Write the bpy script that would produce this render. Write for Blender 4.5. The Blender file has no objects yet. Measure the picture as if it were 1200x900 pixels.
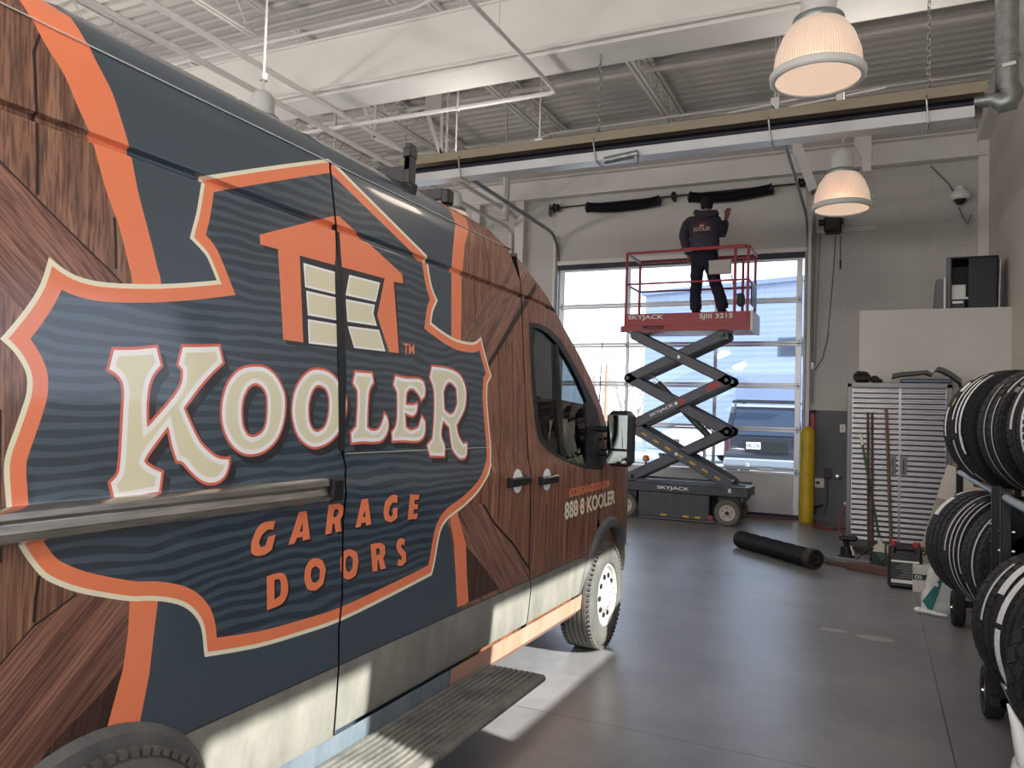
import bpy, math, random
from mathutils import Vector, Matrix, noise
from mathutils.geometry import delaunay_2d_cdt
PI = math.pi
random.seed(7)
C = bpy.context.scene.collection
scn = bpy.context.scene

# ------------------------------------------------------------------ camera
F = 905.0; CAMZ = 1.55
_d = Vector((427, 50, F)).normalized()                 # room depth axis seen by the camera (right, down, forward)
_c = Vector((1930, 26, -F)); _x = (_c - _c.dot(_d) * _d).normalized()
_z = -(_d.cross(_x)); _z = _z if _z.y < 0 else -_z
RM = Matrix((_x, _d, _z))                              # camera (right, down, forward) -> world
cam_data = bpy.data.cameras.new('camera'); cam = bpy.data.objects.new('camera', cam_data); C.objects.link(cam)
r_, d_, f_ = RM.col[0], RM.col[1], RM.col[2]
cam.matrix_world = Matrix(((r_.x, -d_.x, -f_.x, 0), (r_.y, -d_.y, -f_.y, 0), (r_.z, -d_.z, -f_.z, CAMZ), (0, 0, 0, 1)))
cam_data.sensor_width = 36.0; cam_data.lens = F / 1200 * 36; cam_data.clip_start = 0.05; cam_data.clip_end = 400
scn.camera = cam
def ray(px, py): return RM @ Vector((px - 600, py - 450, F))
def onx(px, py, x): r = ray(px, py); t = x / r.x; return Vector((x, r.y * t, CAMZ + r.z * t))
def ony(px, py, y): r = ray(px, py); t = y / r.y; return Vector((r.x * t, y, CAMZ + r.z * t))
def onz(px, py, z=0.0): r = ray(px, py); t = (z - CAMZ) / r.z; return Vector((r.x * t, r.y * t, z))

# ------------------------------------------------------------------ view, world, sun
scn.view_settings.view_transform = 'Standard'
scn.view_settings.look = 'None'
scn.view_settings.gamma = 1.0
scn.view_settings.use_curve_mapping = False
scn.view_settings.exposure = 0.82
SKY_STRENGTH = 2.3
SUN_STRENGTH = 9.0
LAMP_W = 26
SUN_DIR = Vector((-1.0, 0.26, -0.66)).normalized()
w = bpy.data.worlds.new('sky'); scn.world = w; w.use_nodes = True
nt = w.node_tree; bg = nt.nodes['Background']
tc = nt.nodes.new('ShaderNodeTexCoord'); sep = nt.nodes.new('ShaderNodeSeparateXYZ'); rp = nt.nodes.new('ShaderNodeValToRGB')
nt.links.new(tc.outputs['Generated'], sep.inputs[0]); nt.links.new(sep.outputs['Z'], rp.inputs['Fac'])
nt.links.new(rp.outputs['Color'], bg.inputs['Color'])
rp.color_ramp.elements[0].position = 0.0; rp.color_ramp.elements[0].color = (0.86, 0.90, 1.0, 1)
rp.color_ramp.elements[1].position = 0.6; rp.color_ramp.elements[1].color = (0.62, 0.78, 1.0, 1)
bg.inputs['Strength'].default_value = SKY_STRENGTH
sun_d = bpy.data.lights.new('sun', 'SUN'); sun = bpy.data.objects.new('sun', sun_d); C.objects.link(sun)
sun.rotation_euler = SUN_DIR.to_track_quat('-Z', 'Y').to_euler(); sun.location = (20, -5, 15)
sun_d.energy = SUN_STRENGTH; sun_d.angle = math.radians(0.6); sun_d.color = (1.0, 0.93, 0.80)
def area(name, loc, look, sx, sy, power, color, portal=False):
    d = bpy.data.lights.new(name, 'AREA'); d.shape = 'RECTANGLE'; d.size = sx; d.size_y = sy; d.energy = power; d.color = color
    o = bpy.data.objects.new(name, d); C.objects.link(o); o.location = loc
    o.rotation_euler = (Vector(look)).to_track_quat('-Z', 'Y').to_euler()
    if portal: d.cycles.is_portal = True
    return o
# daylight comes in through the glazed door in front, the windows in the right wall and the open doors behind
area('front_door_daylight', (-3.3, 13.9, 2.3), (0, -1, 0), 4.4, 4.4, 10, (1, 1, 1), portal=True)
area('rear_door_daylight', (-4.0, -8.15, 2.4), (0, 1, 0), 11.5, 4.2, 10, (1, 1, 1), portal=True)
# unseen point lights added to brighten the hall and the van's side
for i, (x, y) in enumerate([(-0.35, -1.3), (-5.0, -1.3), (-9.5, -1.3), (-0.35, -4.5), (-5.0, -4.5), (-9.5, -4.5), (-9.5, 5.0), (-9.5, 8.3)]):
    d = bpy.data.lights.new('unseen_fill_light', 'POINT'); d.energy = LAMP_W * (5.0 if x > -1 else 3.2); d.color = (1.0, 0.93, 0.86); d.shadow_soft_size = 0.25
    o = bpy.data.objects.new('unseen_fill_light', d); C.objects.link(o); o.location = (x, y, 3.9)

# ------------------------------------------------------------------ materials
def srgb(r, g, b):
    f = lambda c: (c / 255 / 12.92) if c / 255 <= 0.04045 else ((c / 255 + 0.055) / 1.055) ** 2.4
    return (f(r), f(g), f(b), 1)
M = {}
def mat(name, col, rough=0.5, metal=0.0, emit=0.0, ecol=None, coat=0.0, spec=0.5, vary=0.0, vscale=6.0, bump=0.0, bscale=60.0, alpha=None, stretch=None, col2=None):
    m = bpy.data.materials.new(name); m.use_nodes = True; M[name] = m
    n = m.node_tree.nodes; l = m.node_tree.links; b = n['Principled BSDF']
    b.inputs['Base Color'].default_value = col; b.inputs['Roughness'].default_value = rough; b.inputs['Metallic'].default_value = metal
    b.inputs['Specular IOR Level'].default_value = spec; b.inputs['Coat Weight'].default_value = coat; b.inputs['Coat Roughness'].default_value = 0.06
    if emit: b.inputs['Emission Color'].default_value = ecol or col; b.inputs['Emission Strength'].default_value = emit
    tcn = n.new('ShaderNodeTexCoord'); mp = n.new('ShaderNodeMapping'); l.new(tcn.outputs['Object'], mp.inputs[0])
    if stretch: mp.inputs['Scale'].default_value = stretch
    if vary or col2:
        t = n.new('ShaderNodeTexNoise'); t.inputs['Scale'].default_value = vscale; t.inputs['Detail'].default_value = 6; l.new(mp.outputs[0], t.inputs['Vector'])
        r = n.new('ShaderNodeValToRGB'); l.new(t.outputs['Fac'], r.inputs[0])
        a = col2 or tuple(c * (1 - vary) for c in col[:3]) + (1,)
        e = col if col2 else tuple(min(1, c * (1 + vary)) for c in col[:3]) + (1,)
        r.color_ramp.elements[0].position = 0.35; r.color_ramp.elements[0].color = a
        r.color_ramp.elements[1].position = 0.65; r.color_ramp.elements[1].color = e
        l.new(r.outputs[0], b.inputs['Base Color'])
    if bump:
        t2 = n.new('ShaderNodeTexNoise'); t2.inputs['Scale'].default_value = bscale; t2.inputs['Detail'].default_value = 3; l.new(mp.outputs[0], t2.inputs['Vector'])
        bp = n.new('ShaderNodeBump'); bp.inputs['Strength'].default_value = bump; bp.inputs['Distance'].default_value = 0.01
        l.new(t2.outputs['Fac'], bp.inputs['Height']); l.new(bp.outputs[0], b.inputs['Normal'])
    return m
def glass(name, tint=(0.93, 0.96, 1.0, 1), rough=0.02, refl=0.9):
    m = bpy.data.materials.new(name); m.use_nodes = True; M[name] = m
    n = m.node_tree.nodes; l = m.node_tree.links; n.remove(n['Principled BSDF']); out = n['Material Output']
    tr = n.new('ShaderNodeBsdfTransparent'); tr.inputs[0].default_value = tint
    gl = n.new('ShaderNodeBsdfGlossy'); gl.inputs['Roughness'].default_value = rough; gl.inputs[0].default_value = (refl, refl, refl, 1)
    fr = n.new('ShaderNodeFresnel'); fr.inputs[0].default_value = 1.45; mx = n.new('ShaderNodeMixShader')
    l.new(fr.outputs[0], mx.inputs[0]); l.new(tr.outputs[0], mx.inputs[1]); l.new(gl.outputs[0], mx.inputs[2]); l.new(mx.outputs[0], out.inputs[0])
    return m
def wood(name, ang, c1, c2, c3, sc=1.0, rough=0.38, plane='yz'):
    """wood with its grain running at ang degrees from vertical in the yz plane of the object"""
    m = bpy.data.materials.new(name); m.use_nodes = True; M[name] = m
    n = m.node_tree.nodes; l = m.node_tree.links; b = n['Principled BSDF']; b.inputs['Roughness'].default_value = rough
    tcn = n.new('ShaderNodeTexCoord'); mp = n.new('ShaderNodeMapping'); mp.vector_type = 'POINT'
    mp.inputs['Rotation'].default_value = (math.radians(ang), 0, 0) if plane == 'yz' else (0, math.radians(ang), 0)
    l.new(tcn.outputs['Object'], mp.inputs[0])
    s1 = n.new('ShaderNodeMapping'); s1.inputs['Scale'].default_value = (30 * sc, 30 * sc, 1.0 * sc); l.new(mp.outputs[0], s1.inputs[0])
    t = n.new('ShaderNodeTexNoise'); t.inputs['Scale'].default_value = 1.0; t.inputs['Detail'].default_value = 8; t.inputs['Roughness'].default_value = 0.62; t.inputs['Distortion'].default_value = 0.7
    l.new(s1.outputs[0], t.inputs['Vector'])
    s2 = n.new('ShaderNodeMapping'); s2.inputs['Scale'].default_value = (170 * sc, 170 * sc, 5 * sc); l.new(mp.outputs[0], s2.inputs[0])
    t2 = n.new('ShaderNodeTexNoise'); t2.inputs['Scale'].default_value = 1.0; t2.inputs['Detail'].default_value = 4; l.new(s2.outputs[0], t2.inputs['Vector'])
    r = n.new('ShaderNodeValToRGB'); l.new(t.outputs['Fac'], r.inputs[0])
    r.color_ramp.elements[0].position = 0.30; r.color_ramp.elements[0].color = c1
    r.color_ramp.elements[1].position = 0.72; r.color_ramp.elements[1].color = c3
    e = r.color_ramp.elements.new(0.5); e.color = c2
    r2 = n.new('ShaderNodeValToRGB'); l.new(t2.outputs['Fac'], r2.inputs[0])
    r2.color_ramp.elements[0].position = 0.38; r2.color_ramp.elements[0].color = (0.28, 0.24, 0.24, 1)
    r2.color_ramp.elements[1].position = 0.56; r2.color_ramp.elements[1].color = (1, 1, 1, 1)
    mx = n.new('ShaderNodeMix'); mx.data_type = 'RGBA'; mx.blend_type = 'MULTIPLY'; mx.inputs[0].default_value = 0.75
    l.new(r.outputs[0], mx.inputs['A']); l.new(r2.outputs[0], mx.inputs['B']); l.new(mx.outputs['Result'], b.inputs['Base Color'])
    b.inputs['Coat Weight'].default_value = 0.35; b.inputs['Coat Roughness'].default_value = 0.12
    return m

# ------------------------------------------------------------------ mesh builder
class MB:
    def __init__(s): s.v = []; s.f = []; s.m = []; s.mats = []; s.cur = 0
    def use(s, name):
        if name not in s.mats: s.mats.append(name)
        s.cur = s.mats.index(name); return s
    def add(s, vs, fs):
        o = len(s.v); s.v += [Vector(v) for v in vs]; s.f += [tuple(i + o for i in f) for f in fs]; s.m += [s.cur] * len(fs); return s
    def box(s, c, d, rot=None, bev=0.0):
        x, y, z = d[0] / 2, d[1] / 2, d[2] / 2; c = Vector(c)
        if bev > 0:
            b = min(bev, x * .9, y * .9, z * .9); vs = []; idx = {}
            for sx in (-1, 1):
                for sy in (-1, 1):
                    for sz in (-1, 1):
                        for a in range(3):
                            p = [sx * (x - b), sy * (y - b), sz * (z - b)]; p[a] = (sx * x, sy * y, sz * z)[a]
                            idx[(sx, sy, sz, a)] = len(vs); vs.append(Vector(p))
            fs = []
            for a in range(3):
                o1, o2 = (a + 1) % 3, (a + 2) % 3
                for sg in (-1, 1):
                    q = []
                    for s1, s2 in ((-1, -1), (1, -1), (1, 1), (-1, 1)):
                        k = [0, 0, 0]; k[a] = sg; k[o1] = s1; k[o2] = s2; q.append(idx[(*k, a)])
                    fs.append(tuple(q if sg > 0 else q[::-1]))
            for a in range(3):
                o1, o2 = (a + 1) % 3, (a + 2) % 3
                for s1 in (-1, 1):
                    for s2 in (-1, 1):
                        q = []
                        for sa, ax in ((-1, o1), (1, o1), (1, o2), (-1, o2)):
                            k = [0, 0, 0]; k[a] = sa; k[o1] = s1; k[o2] = s2; q.append(idx[(*k, ax)])
                        fs.append(tuple(q if s1 * s2 < 0 else q[::-1]))
            for sx in (-1, 1):
                for sy in (-1, 1):
                    for sz in (-1, 1):
                        q = [idx[(sx, sy, sz, a)] for a in range(3)]; fs.append(tuple(q if sx * sy * sz > 0 else q[::-1]))
        else:
            vs = [Vector((i * x, j * y, k * z)) for i in (-1, 1) for j in (-1, 1) for k in (-1, 1)]
            fs = [(0, 1, 3, 2), (4, 6, 7, 5), (0, 4, 5, 1), (2, 3, 7, 6), (0, 2, 6, 4), (1, 5, 7, 3)]
        if rot is not None: vs = [rot @ v for v in vs]
        return s.add([v + c for v in vs], fs)
    def bar(s, a, b, wd, th, up=(0, 0, 1), bev=0.0):
        a, b = Vector(a), Vector(b); d = b - a; z = d.normalized(); x = Vector(up).cross(z)
        if x.length < 1e-4: x = Vector((1, 0, 0)).cross(z)
        x.normalize(); y = z.cross(x); R = Matrix((x, y, z)).transposed()
        return s.box((a + b) / 2, (wd, th, d.length), R, bev)
    def tube(s, pts, r, seg=10, cap=True, r2=None):
        pts = [Vector(p) for p in pts]; n = len(pts); rr = [r] * n if not isinstance(r, (list, tuple)) else list(r)
        if r2 is not None: rr = [r + (r2 - r) * i / (n - 1) for i in range(n)]
        t0 = (pts[1] - pts[0]).normalized(); u = t0.orthogonal().normalized(); vs = []
        for i, p in enumerate(pts):
            t = (pts[min(i + 1, n - 1)] - pts[max(i - 1, 0)]).normalized()
            u = (u - u.dot(t) * t); u = u.normalized() if u.length > 1e-6 else t.orthogonal().normalized(); v = t.cross(u)
            for k in range(seg):
                a = 2 * PI * k / seg; vs.append(p + (u * math.cos(a) + v * math.sin(a)) * rr[i])
        fs = [(i * seg + k, i * seg + (k + 1) % seg, (i + 1) * seg + (k + 1) % seg, (i + 1) * seg + k) for i in range(n - 1) for k in range(seg)]
        if cap: fs += [tuple(range(seg))[::-1], tuple((n - 1) * seg + k for k in range(seg))]
        return s.add(vs, fs)
    def lathe(s, prof, c=(0, 0, 0), axis=(0, 0, 1), seg=32, closed=False, caps=False):
        c = Vector(c); ax = Vector(axis).normalized(); u = ax.orthogonal().normalized(); v = ax.cross(u); vs = []; n = len(prof)
        for r, h in prof:
            for k in range(seg):
                a = 2 * PI * k / seg; vs.append(c + ax * h + (u * math.cos(a) + v * math.sin(a)) * r)
        fs = [(i * seg + k, i * seg + (k + 1) % seg, ((i + 1) % n) * seg + (k + 1) % seg, ((i + 1) % n) * seg + k)
              for i in range(n if closed else n - 1) for k in range(seg)]
        if caps: fs += [tuple(range(seg))[::-1], tuple((n - 1) * seg + k for k in range(seg))]
        return s.add(vs, fs)
    def prism(s, poly, org, U, V, th):
        """polygon (u,v) in the plane org + u U + v V, thickness th along U x V"""
        U, V, org = Vector(U), Vector(V), Vector(org); N = U.cross(V).normalized(); n = len(poly)
        a = sum(poly[i][0] * poly[(i + 1) % n][1] - poly[(i + 1) % n][0] * poly[i][1] for i in range(n))
        if a < 0: poly = poly[::-1]
        lo = [org + U * p[0] + V * p[1] for p in poly]; hi = [p + N * th for p in lo]
        tri = delaunay_2d_cdt([Vector(p) for p in poly], [(i, (i + 1) % n) for i in range(n)], [], 1, 1e-6)
        tv, tf = tri[0], tri[2]
        L = [org + U * p.x + V * p.y for p in tv]
        s.add(L, [tuple(f[::-1]) for f in tf]); s.add([p + N * th for p in L], [tuple(f) for f in tf])
        return s.add(lo + hi, [(i, (i + 1) % n, n + (i + 1) % n, n + i) for i in range(n)])
    def build(s, name, mt=None, parent=None, smooth=35, world=True, kind=None):
        me = bpy.data.meshes.new(name); off = Vector((0, 0, 0)); P = parent; rz = 0
        chain = []
        while P is not None: chain.append(P); P = P.parent
        vs = s.v
        if world and chain:
            # chain of empties / meshes: bring world coordinates into the parent's frame
            Mx = Matrix.Identity(4)
            for p in chain[::-1]: Mx = Mx @ p.matrix_basis
            iv = Mx.inverted(); vs = [iv @ v for v in s.v]
        me.from_pydata(vs, [], s.f)
        mats = s.mats if s.mats else [mt]
        for m_ in mats: me.materials.append(M[m_])
        if s.mats: me.polygons.foreach_set('material_index', s.m)
        if smooth:
            me.polygons.foreach_set('use_smooth', [True] * len(me.polygons)); me.set_sharp_from_angle(angle=math.radians(smooth))
        me.update(); o = bpy.data.objects.new(name, me); C.objects.link(o)
        if parent is not None: o.parent = parent
        if kind: o['kind'] = kind
        return o
def tag(o, label=None, cat=None, group=None, kind=None):
    if label: o['label'] = label
    if cat: o['category'] = cat
    if group: o['group'] = group
    if kind: o['kind'] = kind
    return o
def thing(name, loc, label, cat, group=None, rz=0.0, kind=None):
    o = bpy.data.objects.new(name, None); C.objects.link(o); o.location = loc; o.rotation_euler = (0, 0, rz)
    o.empty_display_size = 0.2
    return tag(o, label, cat, group, kind)
def dup(root, loc=None, rz=None, label=None, group=None):
    def cp(o, par):
        c = o.copy(); C.objects.link(c); c.parent = par
        for ch in list(o.children):
            if ch.get('skip_copy') is None: cp(ch, c)
        return c
    r = cp(root, None)
    if loc is not None: r.location = loc
    if rz is not None: r.rotation_euler = (0, 0, rz)
    if label: r['label'] = label
    if group: r['group'] = group
    return r

# polygon helpers ------------------------------------------------
def sarea(p): return sum(p[i][0] * p[(i + 1) % len(p)][1] - p[(i + 1) % len(p)][0] * p[i][1] for i in range(len(p))) / 2
def smooth_poly(p, ang=40, n=4):
    N = len(p); out = []
    def corner(i):
        a = Vector(p[i]) - Vector(p[i - 1]); b = Vector(p[(i + 1) % N]) - Vector(p[i])
        return a.length < 1e-9 or b.length < 1e-9 or abs(a.angle(b)) > math.radians(ang)
    cs = [corner(i) for i in range(N)]
    for i in range(N):
        p1, p2 = Vector(p[i]), Vector(p[(i + 1) % N]); j = (i + 1) % N
        p0 = Vector(p[i - 1]) if not cs[i] else p1 - (p2 - p1) * 0.5 if cs[j] else p1
        p3 = Vector(p[(i + 2) % N]) if not cs[j] else p2 + (p2 - p1) * 0.5 if cs[i] else p2
        if cs[i] and cs[j]: out.append(tuple(p1)); continue
        for k in range(n):
            t = k / n
            q = 0.5 * ((2 * p1) + (-p0 + p2) * t + (2 * p0 - 5 * p1 + 4 * p2 - p3) * t * t + (-p0 + 3 * p1 - 3 * p2 + p3) * t ** 3)
            out.append(tuple(q))
    return out
def seg_dist(p, a, b):
    ab = b - a; t = max(0, min(1, (p - a).dot(ab) / max(1e-12, ab.length_squared))); return (p - a - ab * t).length
def offset_poly(p, d):
    """move the outline inwards by d (outwards if negative)"""
    s = 1 if sarea(p) > 0 else -1; q = []
    for v in p:
        v = Vector(v)
        if not q or (v - q[-1]).length > 1e-5: q.append(v)
    N = len(q); out = []
    for i in range(N):
        a = (q[i] - q[i - 1]).normalized(); b = (q[(i + 1) % N] - q[i]).normalized(); n1 = Vector((-a.y, a.x)) * s; n2 = Vector((-b.y, b.x)) * s
        if n1.dot(n2) > 0.9 or d * (a.x * b.y - a.y * b.x) * s > 0: 
            m = n1 + n2; m = n1 if m.length < .2 else m.normalized(); out.append((q[i] + m * d / max(.35, m.dot(n1)), i))
        else: out.append((q[i] + n1 * d, i)); out.append((q[i] + (n1 + n2).normalized() * d / max(.5, (n1 + n2).normalized().dot(n1)), i)) if n1.dot(n2) > -.9 else None; out.append((q[i] + n2 * d, i))
    segs = [(q[i], q[(i + 1) % N]) for i in range(N)]; keep = [min(seg_dist(v, a, b) for a, b in segs) > abs(d) * .985 and inside(v, [q]) == (d > 0) for v, _ in out]
    if sum(keep) < 3: return [tuple(v) for v, _ in out]
    k0 = next(i for i in range(len(out)) if keep[i] and keep[i - 1]); order = [(k0 + i) % len(out) for i in range(len(out))]; res = []; gap = False
    idx = [i for i in order if keep[i]]
    for j, i in enumerate(idx):
        v = out[i][0]; pi = idx[j - 1]
        if j and (i - pi) % len(out) > 1:
            a0, a1 = out[idx[j - 2]][0], out[pi][0]; b0, b1 = out[idx[(j + 1) % len(idx)]][0], v; r = a1 - a0; w_ = b1 - b0; cr = r.x * w_.y - r.y * w_.x
            if abs(cr) > 1e-9:
                t = ((b0.x - a0.x) * w_.y - (b0.y - a0.y) * w_.x) / cr; x_ = a0 + r * t
                if (x_ - a1).length < abs(d) * 3 and (x_ - v).length < abs(d) * 3 and inside(x_, [q]) == (d > 0) and min(seg_dist(x_, a, b) for a, b in segs) > abs(d) * .9: res.append(tuple(x_))
        res.append(tuple(v))
    return res
def inside(pt, loops):
    x, y = pt; c = False
    for p in loops:
        n = len(p); j = n - 1
        for i in range(n):
            yi, yj = p[i][1], p[j][1]
            if (yi > y) != (yj > y) and x < (p[j][0] - p[i][0]) * (y - yi) / (yj - yi) + p[i][0]: c = not c
            j = i
    return c
_tx = {}
def text_shape(s, bold=0.0, shear=0.0, spacing=1.0):
    """outline of a line of writing, scaled to the unit square: (verts, faces, boundary loops)"""
    k = (s, bold, shear, spacing)
    if k in _tx: return _tx[k]
    cu = bpy.data.curves.new('lettering', 'FONT'); cu.body = s; cu.offset = bold; cu.resolution_u = 3; cu.space_character = spacing; cu.shear = shear
    ob = bpy.data.objects.new('lettering', cu); C.objects.link(ob); bpy.context.view_layer.update()
    me = bpy.data.meshes.new_from_object(ob); C.objects.unlink(ob); bpy.data.objects.remove(ob)
    vs = [(v.co.x, v.co.y) for v in me.vertices]; fs = [tuple(p.vertices) for p in me.polygons]; bpy.data.meshes.remove(me)
    x0, x1 = min(v[0] for v in vs), max(v[0] for v in vs); y0, y1 = min(v[1] for v in vs), max(v[1] for v in vs)
    vs = [((v[0] - x0) / (x1 - x0), (v[1] - y0) / (y1 - y0)) for v in vs]
    # weld
    key = {}; rm = []
    wv = []
    for v in vs:
        kk = (round(v[0], 5), round(v[1], 5))
        if kk not in key: key[kk] = len(wv); wv.append(v)
        rm.append(key[kk])
    fs = [tuple(rm[i] for i in f) for f in fs]; cnt = {}
    for f in fs:
        for i in range(len(f)):
            a, b = f[i], f[(i + 1) % len(f)]
            if a != b: cnt[(a, b)] = cnt.get((a, b), 0) + 1
    nxt = {}
    for (a, b), c in cnt.items():
        if (b, a) not in cnt: nxt.setdefault(a, []).append(b)
    loops = []
    while nxt:
        a = next(iter(nxt)); lp = [a]; b = nxt[a].pop()
        if not nxt[a]: del nxt[a]
        while b != lp[0] and b in nxt:
            lp.append(b); q = nxt[b].pop()
            if not nxt[b]: del nxt[b]
            b = q
        if len(lp) > 2: loops.append([wv[i] for i in lp])
    _tx[k] = (wv, fs, loops); return _tx[k]
def lettering(name, s, org, U, V, mt, parent=None, bold=0.0, shear=0.0, lift=0.0015, spacing=1.0):
    """writing laid flat on a surface: org is its lower left corner, U and V span its full width and height"""
    vs, fs, _ = text_shape(s, bold, shear, spacing); org, U, V = Vector(org), Vector(U), Vector(V); N = U.cross(V).normalized() * lift
    b = MB(); b.add([org + U * v[0] + V * v[1] + N for v in vs], fs)
    return b.build(name, mt, parent, smooth=0)
# ------------------------------------------------------------------ common materials
mat('white_paint', srgb(222, 219, 214), 0.6, vary=0.03, vscale=2)
mat('deck_paint', srgb(206, 203, 199), 0.6)
mat('steel_paint', srgb(214, 211, 207), 0.5)
mat('plain_wall', srgb(200, 197, 193), 0.8, vary=0.03, vscale=1.5, bump=0.05)
mat('alu', srgb(176, 176, 178), 0.38, metal=0.75, vary=0.06, vscale=4)
mat('galv', srgb(150, 155, 153), 0.42, metal=0.8, vary=0.14, vscale=14)
mat('chrome', srgb(215, 215, 215), 0.12, metal=1.0)
mat('black_steel', srgb(26, 27, 30), 0.45, metal=0.3)
mat('black_plastic', srgb(22, 23, 25), 0.45)
mat('rubber', srgb(24, 25, 27), 0.75, vary=0.15, vscale=8)
mat('navy_seal', srgb(40, 44, 62), 0.6)
mat('yellow_paint', srgb(190, 160, 22), 0.45, vary=0.12, vscale=5)
mat('red_paint', srgb(160, 42, 44), 0.4)
mat('pink_pipe', srgb(186, 78, 84), 0.4)
mat('red_hose', srgb(128, 32, 34), 0.5)
mat('white_plastic', srgb(225, 225, 222), 0.4)
mat('dark_grey', srgb(62, 63, 66), 0.6)
mat('mid_grey', srgb(120, 120, 122), 0.6)
mat('white_ink', srgb(228, 228, 226), 0.5)
mat('black_ink', srgb(22, 22, 24), 0.6)
mat('light_panel', srgb(196, 198, 200), 0.5, vary=0.03, vscale=2)
glass('clear_glass', (0.94, 0.97, 1.0, 1), 0.03, 0.5)

def floor_mat():
    m = bpy.data.materials.new('polished_concrete'); m.use_nodes = True; M['polished_concrete'] = m
    n = m.node_tree.nodes; l = m.node_tree.links; b = n['Principled BSDF']
    t = n.new('ShaderNodeTexCoord'); a = n.new('ShaderNodeTexNoise'); a.inputs['Scale'].default_value = 0.9; a.inputs['Detail'].default_value = 10; a.inputs['Roughness'].default_value = 0.65
    l.new(t.outputs['Object'], a.inputs['Vector']); r = n.new('ShaderNodeValToRGB'); l.new(a.outputs['Fac'], r.inputs[0])
    r.color_ramp.elements[0].position = 0.32; r.color_ramp.elements[0].color = srgb(112, 112, 116)
    r.color_ramp.elements[1].position = 0.68; r.color_ramp.elements[1].color = srgb(140, 139, 141)
    a2 = n.new('ShaderNodeTexNoise'); a2.inputs['Scale'].default_value = 7; a2.inputs['Detail'].default_value = 8; a2.inputs['Distortion'].default_value = 1.5; l.new(t.outputs['Object'], a2.inputs['Vector'])
    r2 = n.new('ShaderNodeValToRGB'); l.new(a2.outputs['Fac'], r2.inputs[0])
    r2.color_ramp.elements[0].position = 0.3; r2.color_ramp.elements[0].color = (0.80, 0.80, 0.80, 1); r2.color_ramp.elements[1].position = 0.6; r2.color_ramp.elements[1].color = (1, 1, 1, 1)
    mx = n.new('ShaderNodeMix'); mx.data_type = 'RGBA'; mx.blend_type = 'MULTIPLY'; mx.inputs[0].default_value = 0.6
    l.new(r.outputs[0], mx.inputs['A']); l.new(r2.outputs[0], mx.inputs['B'])
    # pale scuffed patch on the slab and the thin saw cuts
    sp = n.new('ShaderNodeSeparateXYZ'); l.new(t.outputs['Object'], sp.inputs[0])
    def cut(axis, vals, wdt):
        last = None
        for v in vals:
            s = n.new('ShaderNodeMath'); s.operation = 'SUBTRACT'; l.new(sp.outputs[axis], s.inputs[0]); s.inputs[1].default_value = v
            ab = n.new('ShaderNodeMath'); ab.operation = 'ABSOLUTE'; l.new(s.outputs[0], ab.inputs[0])
            lt = n.new('ShaderNodeMath'); lt.operation = 'LESS_THAN'; l.new(ab.outputs[0], lt.inputs[0]); lt.inputs[1].default_value = wdt
            if last is None: last = lt
            else:
                mm = n.new('ShaderNodeMath'); mm.operation = 'MAXIMUM'; l.new(last.outputs[0], mm.inputs[0]); l.new(lt.outputs[0], mm.inputs[1]); last = mm
        return last
    cx = cut('X', [0.35, -4.3, -8.9], 0.003); cy = cut('Y', [-2.8, 0.5, 3.82, 7.13, 10.45], 0.003)
    mm = n.new('ShaderNodeMath'); mm.operation = 'MAXIMUM'; l.new(cx.outputs[0], mm.inputs[0]); l.new(cy.outputs[0], mm.inputs[1])
    m2 = n.new('ShaderNodeMix'); m2.data_type = 'RGBA'; l.new(mm.outputs[0], m2.inputs[0]); l.new(mx.outputs['Result'], m2.inputs['A']); m2.inputs['B'].default_value = srgb(62, 60, 60)
    # two pale scuffs worn into the slab
    prev = m2
    for (sx, sy, rx, ry) in ((.02, 6.35, .16, .10), (-.28, 6.42, .13, .06)):
        mp = n.new('ShaderNodeMapping'); mp.vector_type = 'TEXTURE'; mp.inputs['Location'].default_value = (sx, sy, 0); mp.inputs['Scale'].default_value = (rx, ry, 1); l.new(t.outputs['Object'], mp.inputs[0])
        ln = n.new('ShaderNodeVectorMath'); ln.operation = 'LENGTH'; l.new(mp.outputs[0], ln.inputs[0])
        ad = n.new('ShaderNodeMath'); ad.operation = 'ADD'; l.new(ln.outputs['Value'], ad.inputs[0]); l.new(a2.outputs['Fac'], ad.inputs[1])
        lt = n.new('ShaderNodeMath'); lt.operation = 'LESS_THAN'; l.new(ad.outputs[0], lt.inputs[0]); lt.inputs[1].default_value = 1.25
        m3 = n.new('ShaderNodeMix'); m3.data_type = 'RGBA'; l.new(lt.outputs[0], m3.inputs[0]); l.new(prev.outputs['Result'], m3.inputs['A']); m3.inputs['B'].default_value = srgb(158, 156, 154); prev = m3
    l.new(prev.outputs['Result'], b.inputs['Base Color'])
    r3 = n.new('ShaderNodeMapRange'); l.new(a2.outputs['Fac'], r3.inputs['Value']); r3.inputs['To Min'].default_value = 0.26; r3.inputs['To Max'].default_value = 0.42
    l.new(r3.outputs[0], b.inputs['Roughness']); b.inputs['Specular IOR Level'].default_value = 0.55
    bp = n.new('ShaderNodeBump'); bp.inputs['Strength'].default_value = 0.03; bp.inputs['Distance'].default_value = 0.01; l.new(a2.outputs['Fac'], bp.inputs['Height']); l.new(bp.outputs[0], b.inputs['Normal'])
floor_mat()
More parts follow.
